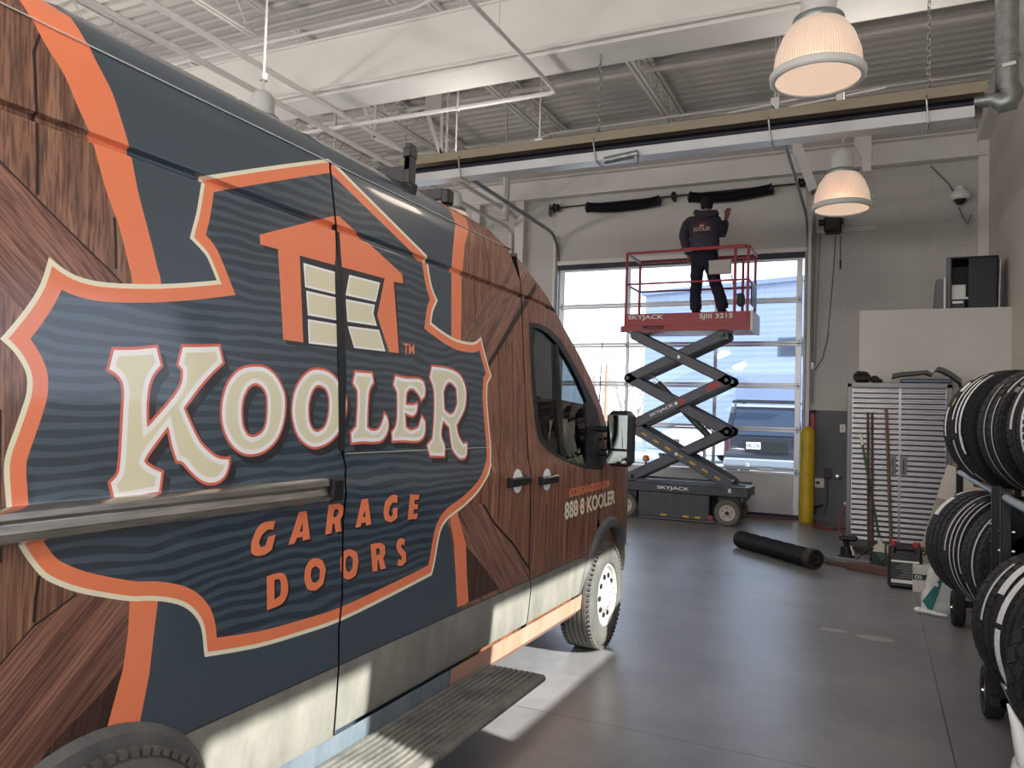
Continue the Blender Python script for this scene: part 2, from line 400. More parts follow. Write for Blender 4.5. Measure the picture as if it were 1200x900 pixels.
def block_mat(name, col, col_low=None, split=1.79, dirt=None):
    m = bpy.data.materials.new(name); m.use_nodes = True; M[name] = m
    n = m.node_tree.nodes; l = m.node_tree.links; b = n['Principled BSDF']; b.inputs['Roughness'].default_value = 0.75
    t = n.new('ShaderNodeTexCoord'); sp = n.new('ShaderNodeSeparateXYZ'); l.new(t.outputs['Object'], sp.inputs[0])
    ad = n.new('ShaderNodeMath'); ad.operation = 'ADD'; l.new(sp.outputs['X'], ad.inputs[0]); l.new(sp.outputs['Y'], ad.inputs[1])
    cb = n.new('ShaderNodeCombineXYZ'); l.new(ad.outputs[0], cb.inputs[0]); l.new(sp.outputs['Z'], cb.inputs[1])
    br = n.new('ShaderNodeTexBrick'); l.new(cb.outputs[0], br.inputs['Vector']); br.inputs['Scale'].default_value = 1.0
    br.inputs['Brick Width'].default_value = 0.8; br.inputs['Row Height'].default_value = 0.4; br.inputs['Mortar Size'].default_value = 0.008; br.inputs['Mortar Smooth'].default_value = 0.6
    br.inputs['Color1'].default_value = col; br.inputs['Color2'].default_value = tuple(c * 0.97 for c in col[:3]) + (1,); br.inputs['Mortar'].default_value = tuple(c * 0.90 for c in col[:3]) + (1,)
    res = br.outputs['Color']
    if col_low:
        lt = n.new('ShaderNodeMath'); lt.operation = 'LESS_THAN'; l.new(sp.outputs['Z'], lt.inputs[0]); lt.inputs[1].default_value = split
        mx = n.new('ShaderNodeMix'); mx.data_type = 'RGBA'; l.new(lt.outputs[0], mx.inputs[0]); l.new(res, mx.inputs['A']); mx.inputs['B'].default_value = col_low; res = mx.outputs['Result']
    l.new(res, b.inputs['Base Color'])
    bp = n.new('ShaderNodeBump'); bp.inputs['Strength'].default_value = 0.25; bp.inputs['Distance'].default_value = 0.004; bp.invert = True
    l.new(br.outputs['Fac'], bp.inputs['Height']); l.new(bp.outputs[0], b.inputs['Normal'])
block_mat('block_wall', srgb(194, 190, 186), srgb(104, 105, 110))
block_mat('block_wall_plain', srgb(204, 197, 188))

XL, XR, YB, YF, ZC = -14.0, 1.5, -8.0, 13.66, 6.7
def S(name, label): return dict(name=name, label=label)
def struct(b, name, mt, label=None, smooth=35):
    o = b.build(name, mt, None, smooth); o['kind'] = 'structure'
    if label: o['label'] = label
    return o
b = MB(); b.box(((XL + XR) / 2, (YB + YF) / 2, -0.1), (XR - XL + 0.6, YF - YB + 0.6, 0.2)); struct(b, 'floor', 'polished_concrete', 'polished grey concrete floor with saw-cut joints')

# front wall with two overhead door openings
D1 = (-5.50, -1.12); D2 = (-12.2, -7.55); DH = 4.36; T = 0.22
b = MB()
def wbox(b, x0, x1, y0, y1, z0, z1): b.box(((x0 + x1) / 2, (y0 + y1) / 2, (z0 + z1) / 2), (x1 - x0, y1 - y0, z1 - z0))
wbox(b, D1[1], XR + .3, YF, YF + T, 0, ZC); wbox(b, D2[1], D1[0], YF, YF + T, 0, ZC); wbox(b, XL - .3, D2[0], YF, YF + T, 0, ZC)
wbox(b, D1[0], D1[1], YF, YF + T, DH, ZC); wbox(b, D2[0], D2[1], YF, YF + T, DH, ZC)
struct(b, 'wall_front', 'block_wall', 'painted block wall, pale above and grey below, around the glazed door')
# smooth lintel panel over the door
b = MB(); wbox(b, D1[0] - .1, D1[1] + .02, YF - .03, YF, DH + .05, 5.75); struct(b, 'trim_1', 'plain_wall', 'smooth pale wall band above the glazed overhead door')
# right wall with high windows beside the camera
b = MB(); W = [(-5.2, -2.4), (.72, 1.60), (2.52, 5.05)]; z0, z1 = 2.02, 2.90
wbox(b, XR, XR + .3, YB - .3, YF + .2, 0, z0); wbox(b, XR, XR + .3, YB - .3, YF + .2, z1, ZC)
ys = [YB - .3] + [v for a in W for v in a] + [YF + .2]
for i in range(0, len(ys), 2): wbox(b, XR, XR + .3, ys[i], ys[i + 1], z0, z1)
struct(b, 'wall_right', 'block_wall_plain', 'pale painted wall along the right side')
for i, (a, c) in enumerate(W):
    b = MB(); wbox(b, XR + .14, XR + .15, a, c, z0, z1); o = struct(b, 'window_%d' % (i + 1), 'clear_glass', 'high window in the right wall')
    f = MB(); 
    for zz in (z0 + .02, z1 - .02): wbox(f, XR + .1, XR + .2, a, c, zz - .02, zz + .02)
    for yy in (a + .02, c - .02): wbox(f, XR + .1, XR + .2, yy - .02, yy + .02, z0, z1)
    f.build('window_frame', 'alu', o)
b = MB(); wbox(b, XL - .3, XL, YB - .3, YF + .2, 0, ZC); struct(b, 'wall_left', 'block_wall_plain', 'pale block wall at the far left')
b = MB(); wbox(b, XL - .3, -9.9, YB - .3, YB, 0, ZC); wbox(b, 1.2, XR, YB - .3, YB, 0, ZC); wbox(b, -9.9, 1.2, YB - .3, YB, 4.3, ZC)
struct(b, 'wall_back', 'block_wall_plain', 'pale wall with wide open doorway behind the camera')
# drywall box in the right corner
b = MB(); wbox(b, -0.22, XR, 11.25, YF, 0, 3.09); struct(b, 'wall_enclosure', 'plain_wall', 'low cream drywall enclosure in the right corner behind the steel cabinet')
b = MB(); wbox(b, 1.36, XR, YF - .16, YF, 0, 5.96); struct(b, 'trim_2', 'white_paint', 'cream steel column in the far right corner')
b = MB(); wbox(b, 1.34, XR, YB, YF, 5.96, 6.3); struct(b, 'trim_3', 'white_paint', 'cream steel beam along the top of the right wall')
b = MB(); wbox(b, XL, XR, YF - .10, YF - .03, 5.75, 6.10); wbox(b, XL, XR, YF - .22, YF - .03, 5.72, 5.75); wbox(b, XL, XR, YF - .22, YF - .03, 6.10, 6.13)
struct(b, 'trim_4', 'white_paint', 'cream steel channel beam along the top of the front wall')
for i, x in enumerate((-6.33, -7.3)):
    b = MB(); wbox(b, x - .09, x + .09, YF - .18, YF, 0, 5.72); struct(b, 'trim_%d' % (5 + i), 'steel_paint', 'cream steel column between the two overhead doors')
# corrugated deck
b = MB(); y = YB; prof = []
while y < YF + .2:
    prof += [(y, 0.0), (y + .105, 0.0), (y + .125, .06), (y + .185, .06)]; y += .203
vs = [];
for yy, h in prof: vs += [(XL, yy, ZC + h), (XR, yy, ZC + h)]
b.add(vs, [(2 * i, 2 * i + 1, 2 * i + 3, 2 * i + 2) for i in range(len(prof) - 1)])
vs = [(XL - .3, YB - .3, ZC + .09), (XR + .3, YB - .3, ZC + .09), (XR + .3, YF + .3, ZC + .09), (XL - .3, YF + .3, ZC + .09)]
b.box(((XL + XR) / 2, (YB + YF) / 2, ZC + .16), (XR - XL + .6, YF - YB + .6, .14))
struct(b, 'ceiling', 'deck_paint', 'cream corrugated metal roof deck', smooth=0)
# main girder
for i, yg in enumerate((7.5, -0.9)):
    b = MB(); wbox(b, XL, XR, yg + .03, yg + .45, 5.47, 6.16); wbox(b, XL, XR, yg, yg + .47, 5.44, 5.475); wbox(b, XL, XR, yg, yg + .47, 6.15, 6.18)
    struct(b, 'trim_%d' % (7 + i), 'white_paint', 'deep cream steel girder spanning the ceiling' if i == 0 else 'cream steel girder behind the camera')
# bar joists
k = 9
for x in (-0.9, -3.0, -5.1, -7.2, -9.3, -11.4):
    b = MB()
    for (y0, y1) in ((YB, -0.95), (-0.4, 7.45), (8.0, YF)):
        if x == -0.9 and y1 > 8: continue
        for dx in (-.035, .035):
            wbox(b, x + dx - .022, x + dx + .022, y0 + .35, y1 - .2, 6.24, 6.28); wbox(b, x + dx - .025, x + dx + .025, y0, y1, 6.64, 6.69)
        n = int((y1 - y0) / .6); st = (y1 - y0) / n
        for j in range(n):
            ya = y0 + j * st; b.tube([(x, ya, 6.65), (x, ya + st / 2, 6.27), (x, ya + st, 6.65)], .011, 6)
    struct(b, 'trim_%d' % k, 'steel_paint', 'open-web steel roof joist'); k += 1

# ------------------------------------------------------------------ glazed overhead door (sections of aluminium and glass)
def overhead_door(name, x0, x1, label):
    r = thing(name, ((x0 + x1) / 2, YF, 0), label, 'overhead door', kind='structure')
    zs = [0.0, 0.74, 1.45, 2.18, 2.89, 3.62, 4.33]; n = len(zs) - 1; cols = 3; wst = .085
    xs = [x0 + .02, x0 + 1.38, x1 - 1.42, x1 - .02] if cols == 3 else []
    ya, yb = YF - .09, YF - .04
    for i in range(n):
        z0, z1 = zs[i] + .004, zs[i + 1] - .004; b = MB(); h = .04
        p = r
        for (a, c) in ((z0, z0 + h), (z1 - h, z1)): b.box(((x0 + x1) / 2, (ya + yb) / 2, (a + c) / 2), (x1 - x0 - .04, yb - ya, c - a), bev=.004)
        for j, x in enumerate(xs):
            wd = .09 if j in (0, 3) else .055; xx = x + (wd / 2 if j == 0 else -wd / 2 if j == 3 else 0)
            b.box((xx, (ya + yb) / 2, (z0 + z1) / 2), (wd, yb - ya - .01, z1 - z0), bev=.003)
        fr = b.build('section_frame', 'alu', r)
        if i == 0:
            q = MB(); q.box(((x0 + x1) / 2, YF - .06, (z0 + z1) / 2), (x1 - x0 - .16, .02, z1 - z0 - .06)); q.build('bottom_panel', 'light_panel', r)
            q = MB(); q.box(((x0 + x1) / 2, YF - .06, .025), (x1 - x0 - .02, .07, .05)); q.build('bottom_seal', 'navy_seal', r)
        else:
            for j in range(3):
                q = MB(); q.box(((xs[j] + xs[j + 1]) / 2, YF - .062, (z0 + z1) / 2), (xs[j + 1] - xs[j] - .05, .008, z1 - z0 - .07)); q.build('glass_pane', 'clear_glass', r)
        if i:
            for x in (xs[0] + .045, xs[1], xs[2], xs[3] - .045):
                q = MB(); q.box((x, ya - .006, z0 - .004), (.03, .01, .11), bev=.003); q.tube([(x - .04, ya - .015, z0 - .004), (x + .04, ya - .015, z0 - .004)], .008, 8); q.build('hinge', 'galv', r)
    q = MB(); q.box(((x0 + x1) / 2, YF - .06, 4.375), (x1 - x0 + .02, .06, .09)); q.build('top_seal', 'navy_seal', r)
    q = MB(); q.box(((x0 + x1) / 2, YF - .07, 4.46), (x1 - x0 + .1, .07, .075)); q.build('header_angle', 'white_paint', r)
    for s, x in ((-1, x0 - .04), (1, x1 + .04)):
        q = MB()
        pts = [(x, YF - .07, 0.02), (x, YF - .07, 4.55)] + [(x, YF - .07 - .45 * (1 - math.cos(t)), 4.55 + .45 * math.sin(t)) for t in [PI / 2 * i / 8 for i in range(1, 9)]] + [(x, 9.2, 5.08)]
        for a, c in zip(pts, pts[1:]): q.bar(a, c, .055, .03, up=(1, 0, 0))
        q.tube([(p[0] - s * .0, p[1] - .035, p[2] - .03) if 1 < i else (p[0], p[1] - .03, p[2]) for i, p in enumerate(pts)], .010, 6)
        q.build('track', 'galv', r)
        q = MB(); q.bar((x + s * .05, YF - .12, 0.03), (x + s * .05, YF - .12, 5.0), .04, .05); q.bar((x, 9.3, 5.1), (x, 9.3, 6.65), .04, .01); q.bar((x, 11.2, 5.12), (x, 11.2, 6.65), .04, .01)
        q.build('track_bracket', 'steel_paint', r)
    return r
dr1 = overhead_door('door_1', D1[0], D1[1], 'glazed aluminium overhead door behind the scissor lift')
b = MB(); b.bar(ony(933, 168, 12.6), ony(953, 222, 12.9), .14, .03, up=(0, 1, 0)); b.build('track_brace', 'steel_paint', dr1)
for i, (a, c) in enumerate((((1001, 160), (1021, 200)),)):
    p, q = ony(*a, 12.8), ony(*c, 12.8); b = MB(); b.add([(p.x, 12.8, p.z + .3), (q.x, 12.8, p.z + .3), (q.x, 12.8, q.z), (q.x - .13, 12.8, q.z), (q.x - .13, 12.8, q.z + .22), (p.x, 12.8, p.z - .12), (p.x, 12.82, p.z + .3), (q.x, 12.82, p.z + .3), (q.x, 12.82, q.z), (q.x - .13, 12.82, q.z), (q.x - .13, 12.82, q.z + .22), (p.x, 12.82, p.z - .12)], [(0, 1, 2, 3, 4, 5), (11, 10, 9, 8, 7, 6)] + [(k, (k + 1) % 6, 6 + (k + 1) % 6, 6 + k) for k in range(6)]); b.bar(((p.x + q.x) / 2, 12.81, p.z + .2), ((p.x + q.x) / 2, 12.81, 6.7), .10, .03)
    struct(b, 'trim_31', 'steel_paint', 'pale notched gusset plate hanging near the front wall right of the far lamp')
overhead_door('door_2', D2[0], D2[1], 'second glazed overhead door, mostly hidden behind the van')
# ================================================================== the van
mat('slate', srgb(64, 77, 88), 0.30, coat=0.6, vary=0.05, vscale=2)
def striped_mat():
    m = bpy.data.materials.new('slate_grain'); m.use_nodes = True; M['slate_grain'] = m
    n = m.node_tree.nodes; l = m.node_tree.links; b = n['Principled BSDF']; b.inputs['Roughness'].default_value = 0.3; b.inputs['Coat Weight'].default_value = 0.6; b.inputs['Coat Roughness'].default_value = 0.06
    t = n.new('ShaderNodeTexCoord'); mp = n.new('ShaderNodeMapping'); l.new(t.outputs['Object'], mp.inputs[0]); mp.inputs['Scale'].default_value = (1, .8, 1.6)
    ns = n.new('ShaderNodeTexNoise'); ns.inputs['Scale'].default_value = 2.4; ns.inputs['Detail'].default_value = 2; l.new(mp.outputs[0], ns.inputs['Vector'])
    sp = n.new('ShaderNodeSeparateXYZ'); l.new(t.outputs['Object'], sp.inputs[0])
    mu = n.new('ShaderNodeMath'); mu.operation = 'MULTIPLY_ADD'; l.new(ns.outputs['Fac'], mu.inputs[0]); mu.inputs[1].default_value = 0.13; l.new(sp.outputs['Z'], mu.inputs[2])
    ml = n.new('ShaderNodeMath'); ml.operation = 'MULTIPLY'; l.new(mu.outputs[0], ml.inputs[0]); ml.inputs[1].default_value = 2 * PI / 0.034
    sn = n.new('ShaderNodeMath'); sn.operation = 'SINE'; l.new(ml.outputs[0], sn.inputs[0])
    n2 = n.new('ShaderNodeTexNoise'); n2.inputs['Scale'].default_value = 6; l.new(mp.outputs[0], n2.inputs['Vector'])
    ad = n.new('ShaderNodeMath'); ad.operation = 'MULTIPLY_ADD'; l.new(n2.outputs['Fac'], ad.inputs[0]); ad.inputs[1].default_value = 1.6; l.new(sn.outputs[0], ad.inputs[2])
    r = n.new('ShaderNodeValToRGB'); l.new(ad.outputs[0], r.inputs[0])
    r.color_ramp.elements[0].position = 0.55; r.color_ramp.elements[0].color = srgb(71, 85, 98)
    r.color_ramp.elements[1].position = 0.80; r.color_ramp.elements[1].color = srgb(50, 61, 71)
    l.new(r.outputs[0], b.inputs['Base Color'])
striped_mat()
mat('vinyl_orange', srgb(240, 134, 92), 0.35, coat=0.5)
mat('vinyl_red', srgb(220, 108, 84), 0.35, coat=0.5)
mat('vinyl_cream', srgb(240, 234, 206), 0.35, coat=0.5)
mat('vinyl_khaki', srgb(230, 226, 194), 0.35, coat=0.5)
mat('vinyl_white', srgb(250, 250, 250), 0.35, coat=0.5)
mat('vinyl_shadow', srgb(40, 40, 44), 0.35, coat=0.5)
W1, W2, W3 = srgb(88, 62, 52), srgb(140, 100, 80), srgb(176, 134, 108)
wood('wood_vertical', 0, W1, W2, W3, 1.0)
wood('wood_falling', -46, srgb(92, 62, 54), srgb(144, 100, 84), srgb(176, 132, 112), 1.0)
wood('wood_rising', 46, srgb(90, 62, 54), srgb(140, 98, 82), srgb(170, 128, 108), 1.0)
wood('wood_front', 2, srgb(88, 56, 44), srgb(146, 96, 74), srgb(178, 126, 98), 1.0)
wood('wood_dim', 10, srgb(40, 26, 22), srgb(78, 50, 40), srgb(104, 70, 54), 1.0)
mat('plank_gap', srgb(38, 26, 22), 0.5)
def dusty(name, c1, c2, rough=0.6):
    m = mat(name, c1, rough); n = m.node_tree.nodes; l = m.node_tree.links; b = n['Principled BSDF']
    t = n.new('ShaderNodeTexCoord'); mp = n.new('ShaderNodeMapping'); l.new(t.outputs['Object'], mp.inputs[0]); mp.inputs['Scale'].default_value = (3, 3, 1.2)
    a = n.new('ShaderNodeTexNoise'); a.inputs['Scale'].default_value = 2.2; a.inputs['Detail'].default_value = 10; a.inputs['Roughness'].default_value = 0.7; l.new(mp.outputs[0], a.inputs['Vector'])
    r = n.new('ShaderNodeValToRGB'); r.color_ramp.elements[0].position = 0.33; r.color_ramp.elements[1].position = 0.66; r.color_ramp.elements[0].color = c1; r.color_ramp.elements[1].color = c2
    l.new(a.outputs['Fac'], r.inputs[0]); l.new(r.outputs[0], b.inputs['Base Color']); return m
dusty('dusty_grey', srgb(116, 115, 109), srgb(144, 142, 134))
dusty('dusty_trim', srgb(72, 74, 76), srgb(104, 104, 102), 0.65)
dusty('dusty_blue', srgb(82, 98, 112), srgb(122, 130, 136))
dusty('dusty_orange', srgb(186, 122, 98), srgb(166, 146, 132))
dusty('dusty_step', srgb(78, 78, 76), srgb(122, 120, 114), 0.7)
dusty('dusty_tyre', srgb(74, 74, 72), srgb(100, 99, 95), 0.85)
mat('dirty_chrome', srgb(188, 184, 178), 0.24, metal=0.9, vary=0.2, vscale=20, stretch=(1, .3, 4))
mat('wheel_silver', srgb(214, 214, 210), 0.35, metal=0.25)
glass('van_glass', (0.40, 0.48, 0.50, 1), 0.01)
glass('dark_glass', (0.18, 0.21, 0.23, 1), 0.01)

X0 = -1.68
PR = [(0.28, .06), (0.45, .02), (0.66, 0), (1.15, 0), (1.26, .003), (1.32, .020), (2.190, .085), (2.195, .100), (2.209, .100), (2.214, .087), (2.43, .10), (2.50, .14), (2.55, .21), (2.59, .32), (2.64, .6), (2.66, 1.02)]
def dz(z):
    if z <= PR[0][0]: return PR[0][1]
    for (a, u), (b_, v) in zip(PR, PR[1:]):
        if z <= b_: return u + (v - u) * (z - a) / (b_ - a)
    return PR[-1][1]
def SX(y, z):
    d = dz(z)
    if y > 5.5: d += 0.5 * (y - 5.5) ** 2
    if y > 4.0 and z > 1.25: d += 0.09 * (y - 4.0) * min(z - 1.25, 0.9)
    return X0 - d
def P(px, py):
    x = X0
    for _ in range(12):
        q = onx(px, py, x)
        if q.z > 2.5: q = onx(px, py, X0 - .2); break
        x = SX(q.y, q.z)
    return (q.y, q.z)
def PL(*pts): return [P(*p) for p in pts]
def Z4(ox, oy, sc, *pts): return [P(ox + a / sc, oy + b / sc) for a, b in pts]

top_edge = [(-0.1, 2.59), (3.0, 2.59), (3.35, 2.575)] + PL((592, 288), (605, 300), (622, 322), (640, 346), (662, 386), (680, 418), (693, 445), (706, 480), (716, 520))
top_edge = [q if q[1] < 2.6 else (q[0], 2.57) for q in top_edge]
nose = [(5.42, 1.34), (5.62, 1.26), (5.80, 1.12), (5.90, .95), (5.97, .62), (5.95, .34)]
def topz(y):
    pts = top_edge + nose
    for a, b_ in zip(pts, pts[1:]):
        if a[0] <= y <= b_[0]: return a[1] + (b_[1] - a[1]) * (y - a[0]) / max(1e-6, b_[0] - a[0])
    return pts[-1][1]

van = thing('delivery_van', (-2.70, 2.9, 0), 'high-roof cargo van wrapped in slate and wood-print vinyl with a garage door company logo', 'van')
layers = []
def lay(m, *loops): 
    xs = [p[0] for l_ in loops for p in l_]; zs = [p[1] for l_ in loops for p in l_]
    layers.append((m, [list(l_) for l_ in loops], (min(xs), max(xs), min(zs), max(zs))))
def strip(m, pts, wd=0.004):
    a = [(p[0] - wd / 2, p[1]) if abs(pts[0][1] - pts[-1][1]) > abs(pts[0][0] - pts[-1][0]) else (p[0], p[1] - wd / 2) for p in pts]
    b_ = [(p[0] + wd / 2, p[1]) if abs(pts[0][1] - pts[-1][1]) > abs(pts[0][0] - pts[-1][0]) else (p[0], p[1] + wd / 2) for p in pts]
    lay(m, a + b_[::-1])
# --- background graphics: wood-print ends and orange bands
su_l = PL((32, 15), (52, 50), (75, 87), (90, 122), (102, 160), (117, 197), (125, 225), (140, 267), (150, 307), (156, 345), (162, 500))
su_r = PL((92, 34), (107, 60), (130, 105), (142, 140), (150, 175), (162, 225), (175, 275), (184, 312), (190, 345), (200, 500))
def sm(p, n=4):
    out = []
    for i in range(len(p) - 1):
        p0, p1, p2, p3 = [Vector(p[max(0, min(len(p) - 1, i + k))]) for k in (-1, 0, 1, 2)]
        for k in range(n):
            t = k / n; out.append(tuple(.5 * (2 * p1 + (p2 - p0) * t + (2 * p0 - 5 * p1 + 4 * p2 - p3) * t * t + (3 * p1 - p0 - 3 * p2 + p3) * t ** 3)))
    return out + [tuple(p[-1])]
su_l = sm(su_l); su_r = sm(su_r)
su_l = [(su_l[0][0] - .05, 2.7), (su_l[0][0] - .02, 2.5)] + su_l[1:]; su_r = [(su_r[0][0] - .04, 2.7), (su_r[0][0] - .012, 2.5)] + su_r
sl_l = PL((160, 600), (152, 704), (150, 742), (144, 785), (126, 851), (118, 880)); sl_r = PL((192, 600), (185, 705), (180, 745), (175, 790), (162, 856), (155, 880))
rear_edge = su_l + sl_l
lay('wood_vertical', [(-.15, 2.7)] + rear_edge + [(-.15, .3)])
lay('wood_falling', PL((-160, 50), (-80, 115), (0, 187), (37, 225), (82, 270), (125, 312), (157, 345), (170, 480), (0, 340), (-100, 240)))
lay('wood_rising', PL((-120, 900), (0, 777), (40, 732), (90, 695), (140, 660), (172, 655), (150, 742), (144, 783), (107, 825), (60, 872), (-20, 960)))
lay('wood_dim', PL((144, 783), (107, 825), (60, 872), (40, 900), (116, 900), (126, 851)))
for pts in (((36, -5), (40, 60), (43, 130), (44, 192), (44, 228)), ((134, 255), (136, 285), (136, 315)), ((46, 675), (42, 700), (40, 729)), ((0, 480), (0, 660)), ((-60, 10), (-56, 120))):
    strip('plank_gap', PL(*pts), .008)
for pts in (((0, 187), (37, 225), (82, 270), (125, 312), (157, 345)), ((0, 777), (40, 732), (90, 695))): lay('plank_gap', PL(*pts) + [(a, c - .006) for a, c in PL(*pts)[::-1]])
lay('vinyl_orange', su_l + su_r[::-1]); lay('vinyl_orange', sl_l + sl_r[::-1])
fu_l = PL((529, 250), (530, 300), (529, 325), (529, 420)); fu_r = PL((547, 258), (545, 285), (541, 325), (540, 420))
fu_l = [(fu_l[0][0] - .06, 2.7)] + fu_l; fu_r = [(fu_r[0][0] - .03, 2.7)] + fu_r
fl_l = PL((524, 560), (528, 612), (532, 635), (534, 675), (536, 712)); fl_r = PL((534, 560), (537, 605), (546, 637), (547, 675), (549, 706))
lay('wood_front', fu_r + fl_r + [(fl_r[-1][0], .3), (6.1, .3), (6.1, 2.7)])
lay('wood_rising', PL((603, 293), (628, 332), (600, 378), (572, 427), (545, 480), (541, 396), (570, 350)))
lay('wood_falling', PL((520, 590), (567, 590), (580, 612), (602, 636), (620, 664), (640, 700), (545, 740)))
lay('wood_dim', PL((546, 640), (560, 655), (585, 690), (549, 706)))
lay('plank_gap', PL((628, 330), (600, 376), (572, 425), (572, 433), (601, 385), (629, 338)))
lay('plank_gap', PL((567, 590), (580, 612), (602, 636), (620, 664), (619, 667), (601, 639), (579, 615), (566, 593)))
for pts in (((566, 277), (572, 305), (575, 340)), ((584, 405), (587, 500), (586, 560), (584, 606)), ((600, 400), (602, 500), (604, 548)), ((641, 590), (639, 640), (640, 668)), ((668, 556), (667, 600), (664, 655)), ((691, 560), (690, 585)), ((655, 560), (652, 660)), ((566, 440), (568, 560)), ((692, 600), (689, 640)), ((555, 290), (557, 380))):
    strip('plank_gap', PL(*pts), .009)
lay('vinyl_orange', fu_l + fu_r[::-1]); lay('vinyl_orange', fl_l + fl_r[::-1])
# --- badge
badge = [(233, 207), (300, 197), (340, 191.5), (384.5, 186), (402, 201), (427, 226), (463, 262), (500, 299), (504.5, 327.5), (508, 341), (513, 352.5), (507.5, 365), (505.5, 378), (520, 389), (535, 397.5), (550, 401), (557.5, 400), (563.7, 394.5), (568.7, 415), (576, 441), (571.5, 450), (571, 468), (573, 495), (575.5, 525), (576, 545), (571, 560), (560, 577.5), (542.5, 595), (526, 607.5), (517.5, 620), (513.7, 635), (510, 657.5), (506, 674), (462, 697), (400, 727.5), (350, 745), (300, 759.5), (240, 770), (238.7, 760), (236, 737.5), (228.7, 722.5), (215, 711), (195, 705.5), (175, 704), (152.5, 704.5), (120, 700), (90, 694), (65, 685), (49, 676), (35, 660), (22.5, 641), (13, 620), (9, 602), (6, 577), (4.5, 550), (7.5, 530), (17.5, 502), (26, 477.5), (31, 460), (31.5, 442), (26, 427), (15, 411), (0, 397), (15, 380), (32.5, 357.5), (47.5, 332.5), (57.5, 301), (75, 315), (95, 325), (125, 331), (175, 333), (217.5, 331.5), (254, 328.5), (247.5, 312.5), (240, 297.5), (222.5, 279), (226, 265), (231, 245)]
bo = smooth_poly([P(*p) for p in badge], 34, 3)
lay('vinyl_cream', bo); bi = offset_poly(bo, .0125); lay('vinyl_orange', bi); bi2 = offset_poly(bi, .036); lay('slate_grain', bi2)
def shade(loops, dy=.022, dzz=-.020): return [[(a + dy, c + dzz) for a, c in l_] for l_ in loops]
H = lambda *p: Z4(300, 225, 4, *p)
house = H((18, 200), (370, 110), (390, 113), (685, 385), (690, 428), (645, 420), (656, 560), (670, 755), (625, 750), (568, 580), (603, 405), (205, 298), (213, 500), (222, 705), (128, 692), (103, 268), (20, 245))
lay('vinyl_shadow', H((205, 298), (603, 405), (568, 580), (615, 760), (470, 748), (240, 720), (222, 705)))
lay('vinyl_shadow', *shade([house], .014, -.014)); lay('vinyl_orange', house)
for q in (((222, 332), (384, 378), (390, 484), (230, 446)), ((235, 462), (392, 498), (398, 605), (243, 578)), ((243, 596), (402, 622), (406, 728), (247, 710)),
          ((437, 388), (582, 425), (562, 515), (420, 484)), ((421, 502), (557, 528), (550, 570), (567, 628), (428, 608)), ((430, 628), (577, 646), (607, 748), (460, 731))):
    a = H(*q); lay('vinyl_white', a); lay('vinyl_khaki', offset_poly(a, .0075))
def letter(loops, w1=.0065, w2=.012):
    L_ = [smooth_poly(l_, 42, 3) for l_ in loops]
    lay('vinyl_shadow', *shade(L_, .020, -.022)); lay('vinyl_red', *L_)
    def ins(d): return [offset_poly(l_, d if i == 0 else -d) for i, l_ in enumerate(L_)]
    lay('vinyl_white', *ins(w1)); lay('vinyl_khaki', *ins(w1 + w2))
K = Z4(110, 390, 4.2833, (90, 70), (200, 70), (322, 58), (350, 168), (310, 215), (288, 270), (278, 350), (278, 445), (395, 310), (432, 240), (435, 190), (412, 162), (438, 57), (540, 58), (635, 55), (658, 155), (600, 210), (530, 290), (465, 380), (490, 440), (540, 540), (600, 600), (640, 620), (678, 622), (684, 610), (688, 655), (670, 715), (640, 750), (600, 766), (555, 762), (510, 735), (470, 695), (440, 662), (410, 655), (385, 580), (367, 498), (275, 625), (275, 650), (310, 672), (354, 690), (340, 810), (230, 830), (100, 855), (68, 748), (108, 705), (118, 655), (125, 560), (133, 400), (138, 290), (118, 230), (60, 190))
letter([K], .008, .015)
q = (240, 410, 6.667)
letter([Z4(*q, (395, 112), (480, 125), (560, 190), (620, 300), (640, 410), (625, 570), (570, 710), (480, 800), (380, 835), (280, 820), (190, 740), (135, 620), (118, 500), (130, 370), (170, 250), (240, 160), (310, 122)),
        Z4(*q, (400, 280), (440, 300), (470, 350), (478, 430), (470, 560), (440, 630), (380, 662), (340, 650), (310, 590), (300, 480), (310, 390), (340, 320), (370, 290))], .008, .014)
letter([Z4(*q, (875, 137), (950, 150), (1020, 200), (1080, 290), (1114, 380), (1110, 500), (1060, 640), (980, 730), (880, 776), (800, 760), (720, 680), (680, 560), (672, 440), (700, 300), (760, 200), (820, 150)),
        Z4(*q, (900, 293), (940, 315), (962, 380), (958, 500), (930, 590), (880, 625), (850, 610), (825, 550), (820, 440), (840, 350), (870, 300))], .008, .014)
q = (395, 415, 6.665)
letter([Z4(*q, (135, 122), (280, 135), (295, 228), (262, 285), (250, 400), (245, 560), (275, 580), (320, 570), (350, 510), (365, 437), (400, 490), (410, 560), (395, 630), (350, 690), (280, 703), (200, 700), (105, 712), (98, 605), (140, 555), (150, 400), (150, 290), (113, 228))], .009, .014)
letter([Z4(*q, (450, 153), (540, 175), (640, 178), (680, 205), (697, 270), (690, 340), (655, 380), (640, 340), (600, 290), (570, 285), (550, 310), (545, 380), (600, 380), (628, 362), (637, 400), (625, 465), (590, 498), (540, 480), (545, 560), (580, 580), (630, 560), (660, 460), (695, 520), (695, 610), (670, 670), (620, 695), (520, 690), (425, 695), (418, 600), (452, 550), (462, 450), (460, 300), (430, 240))], .009, .014)
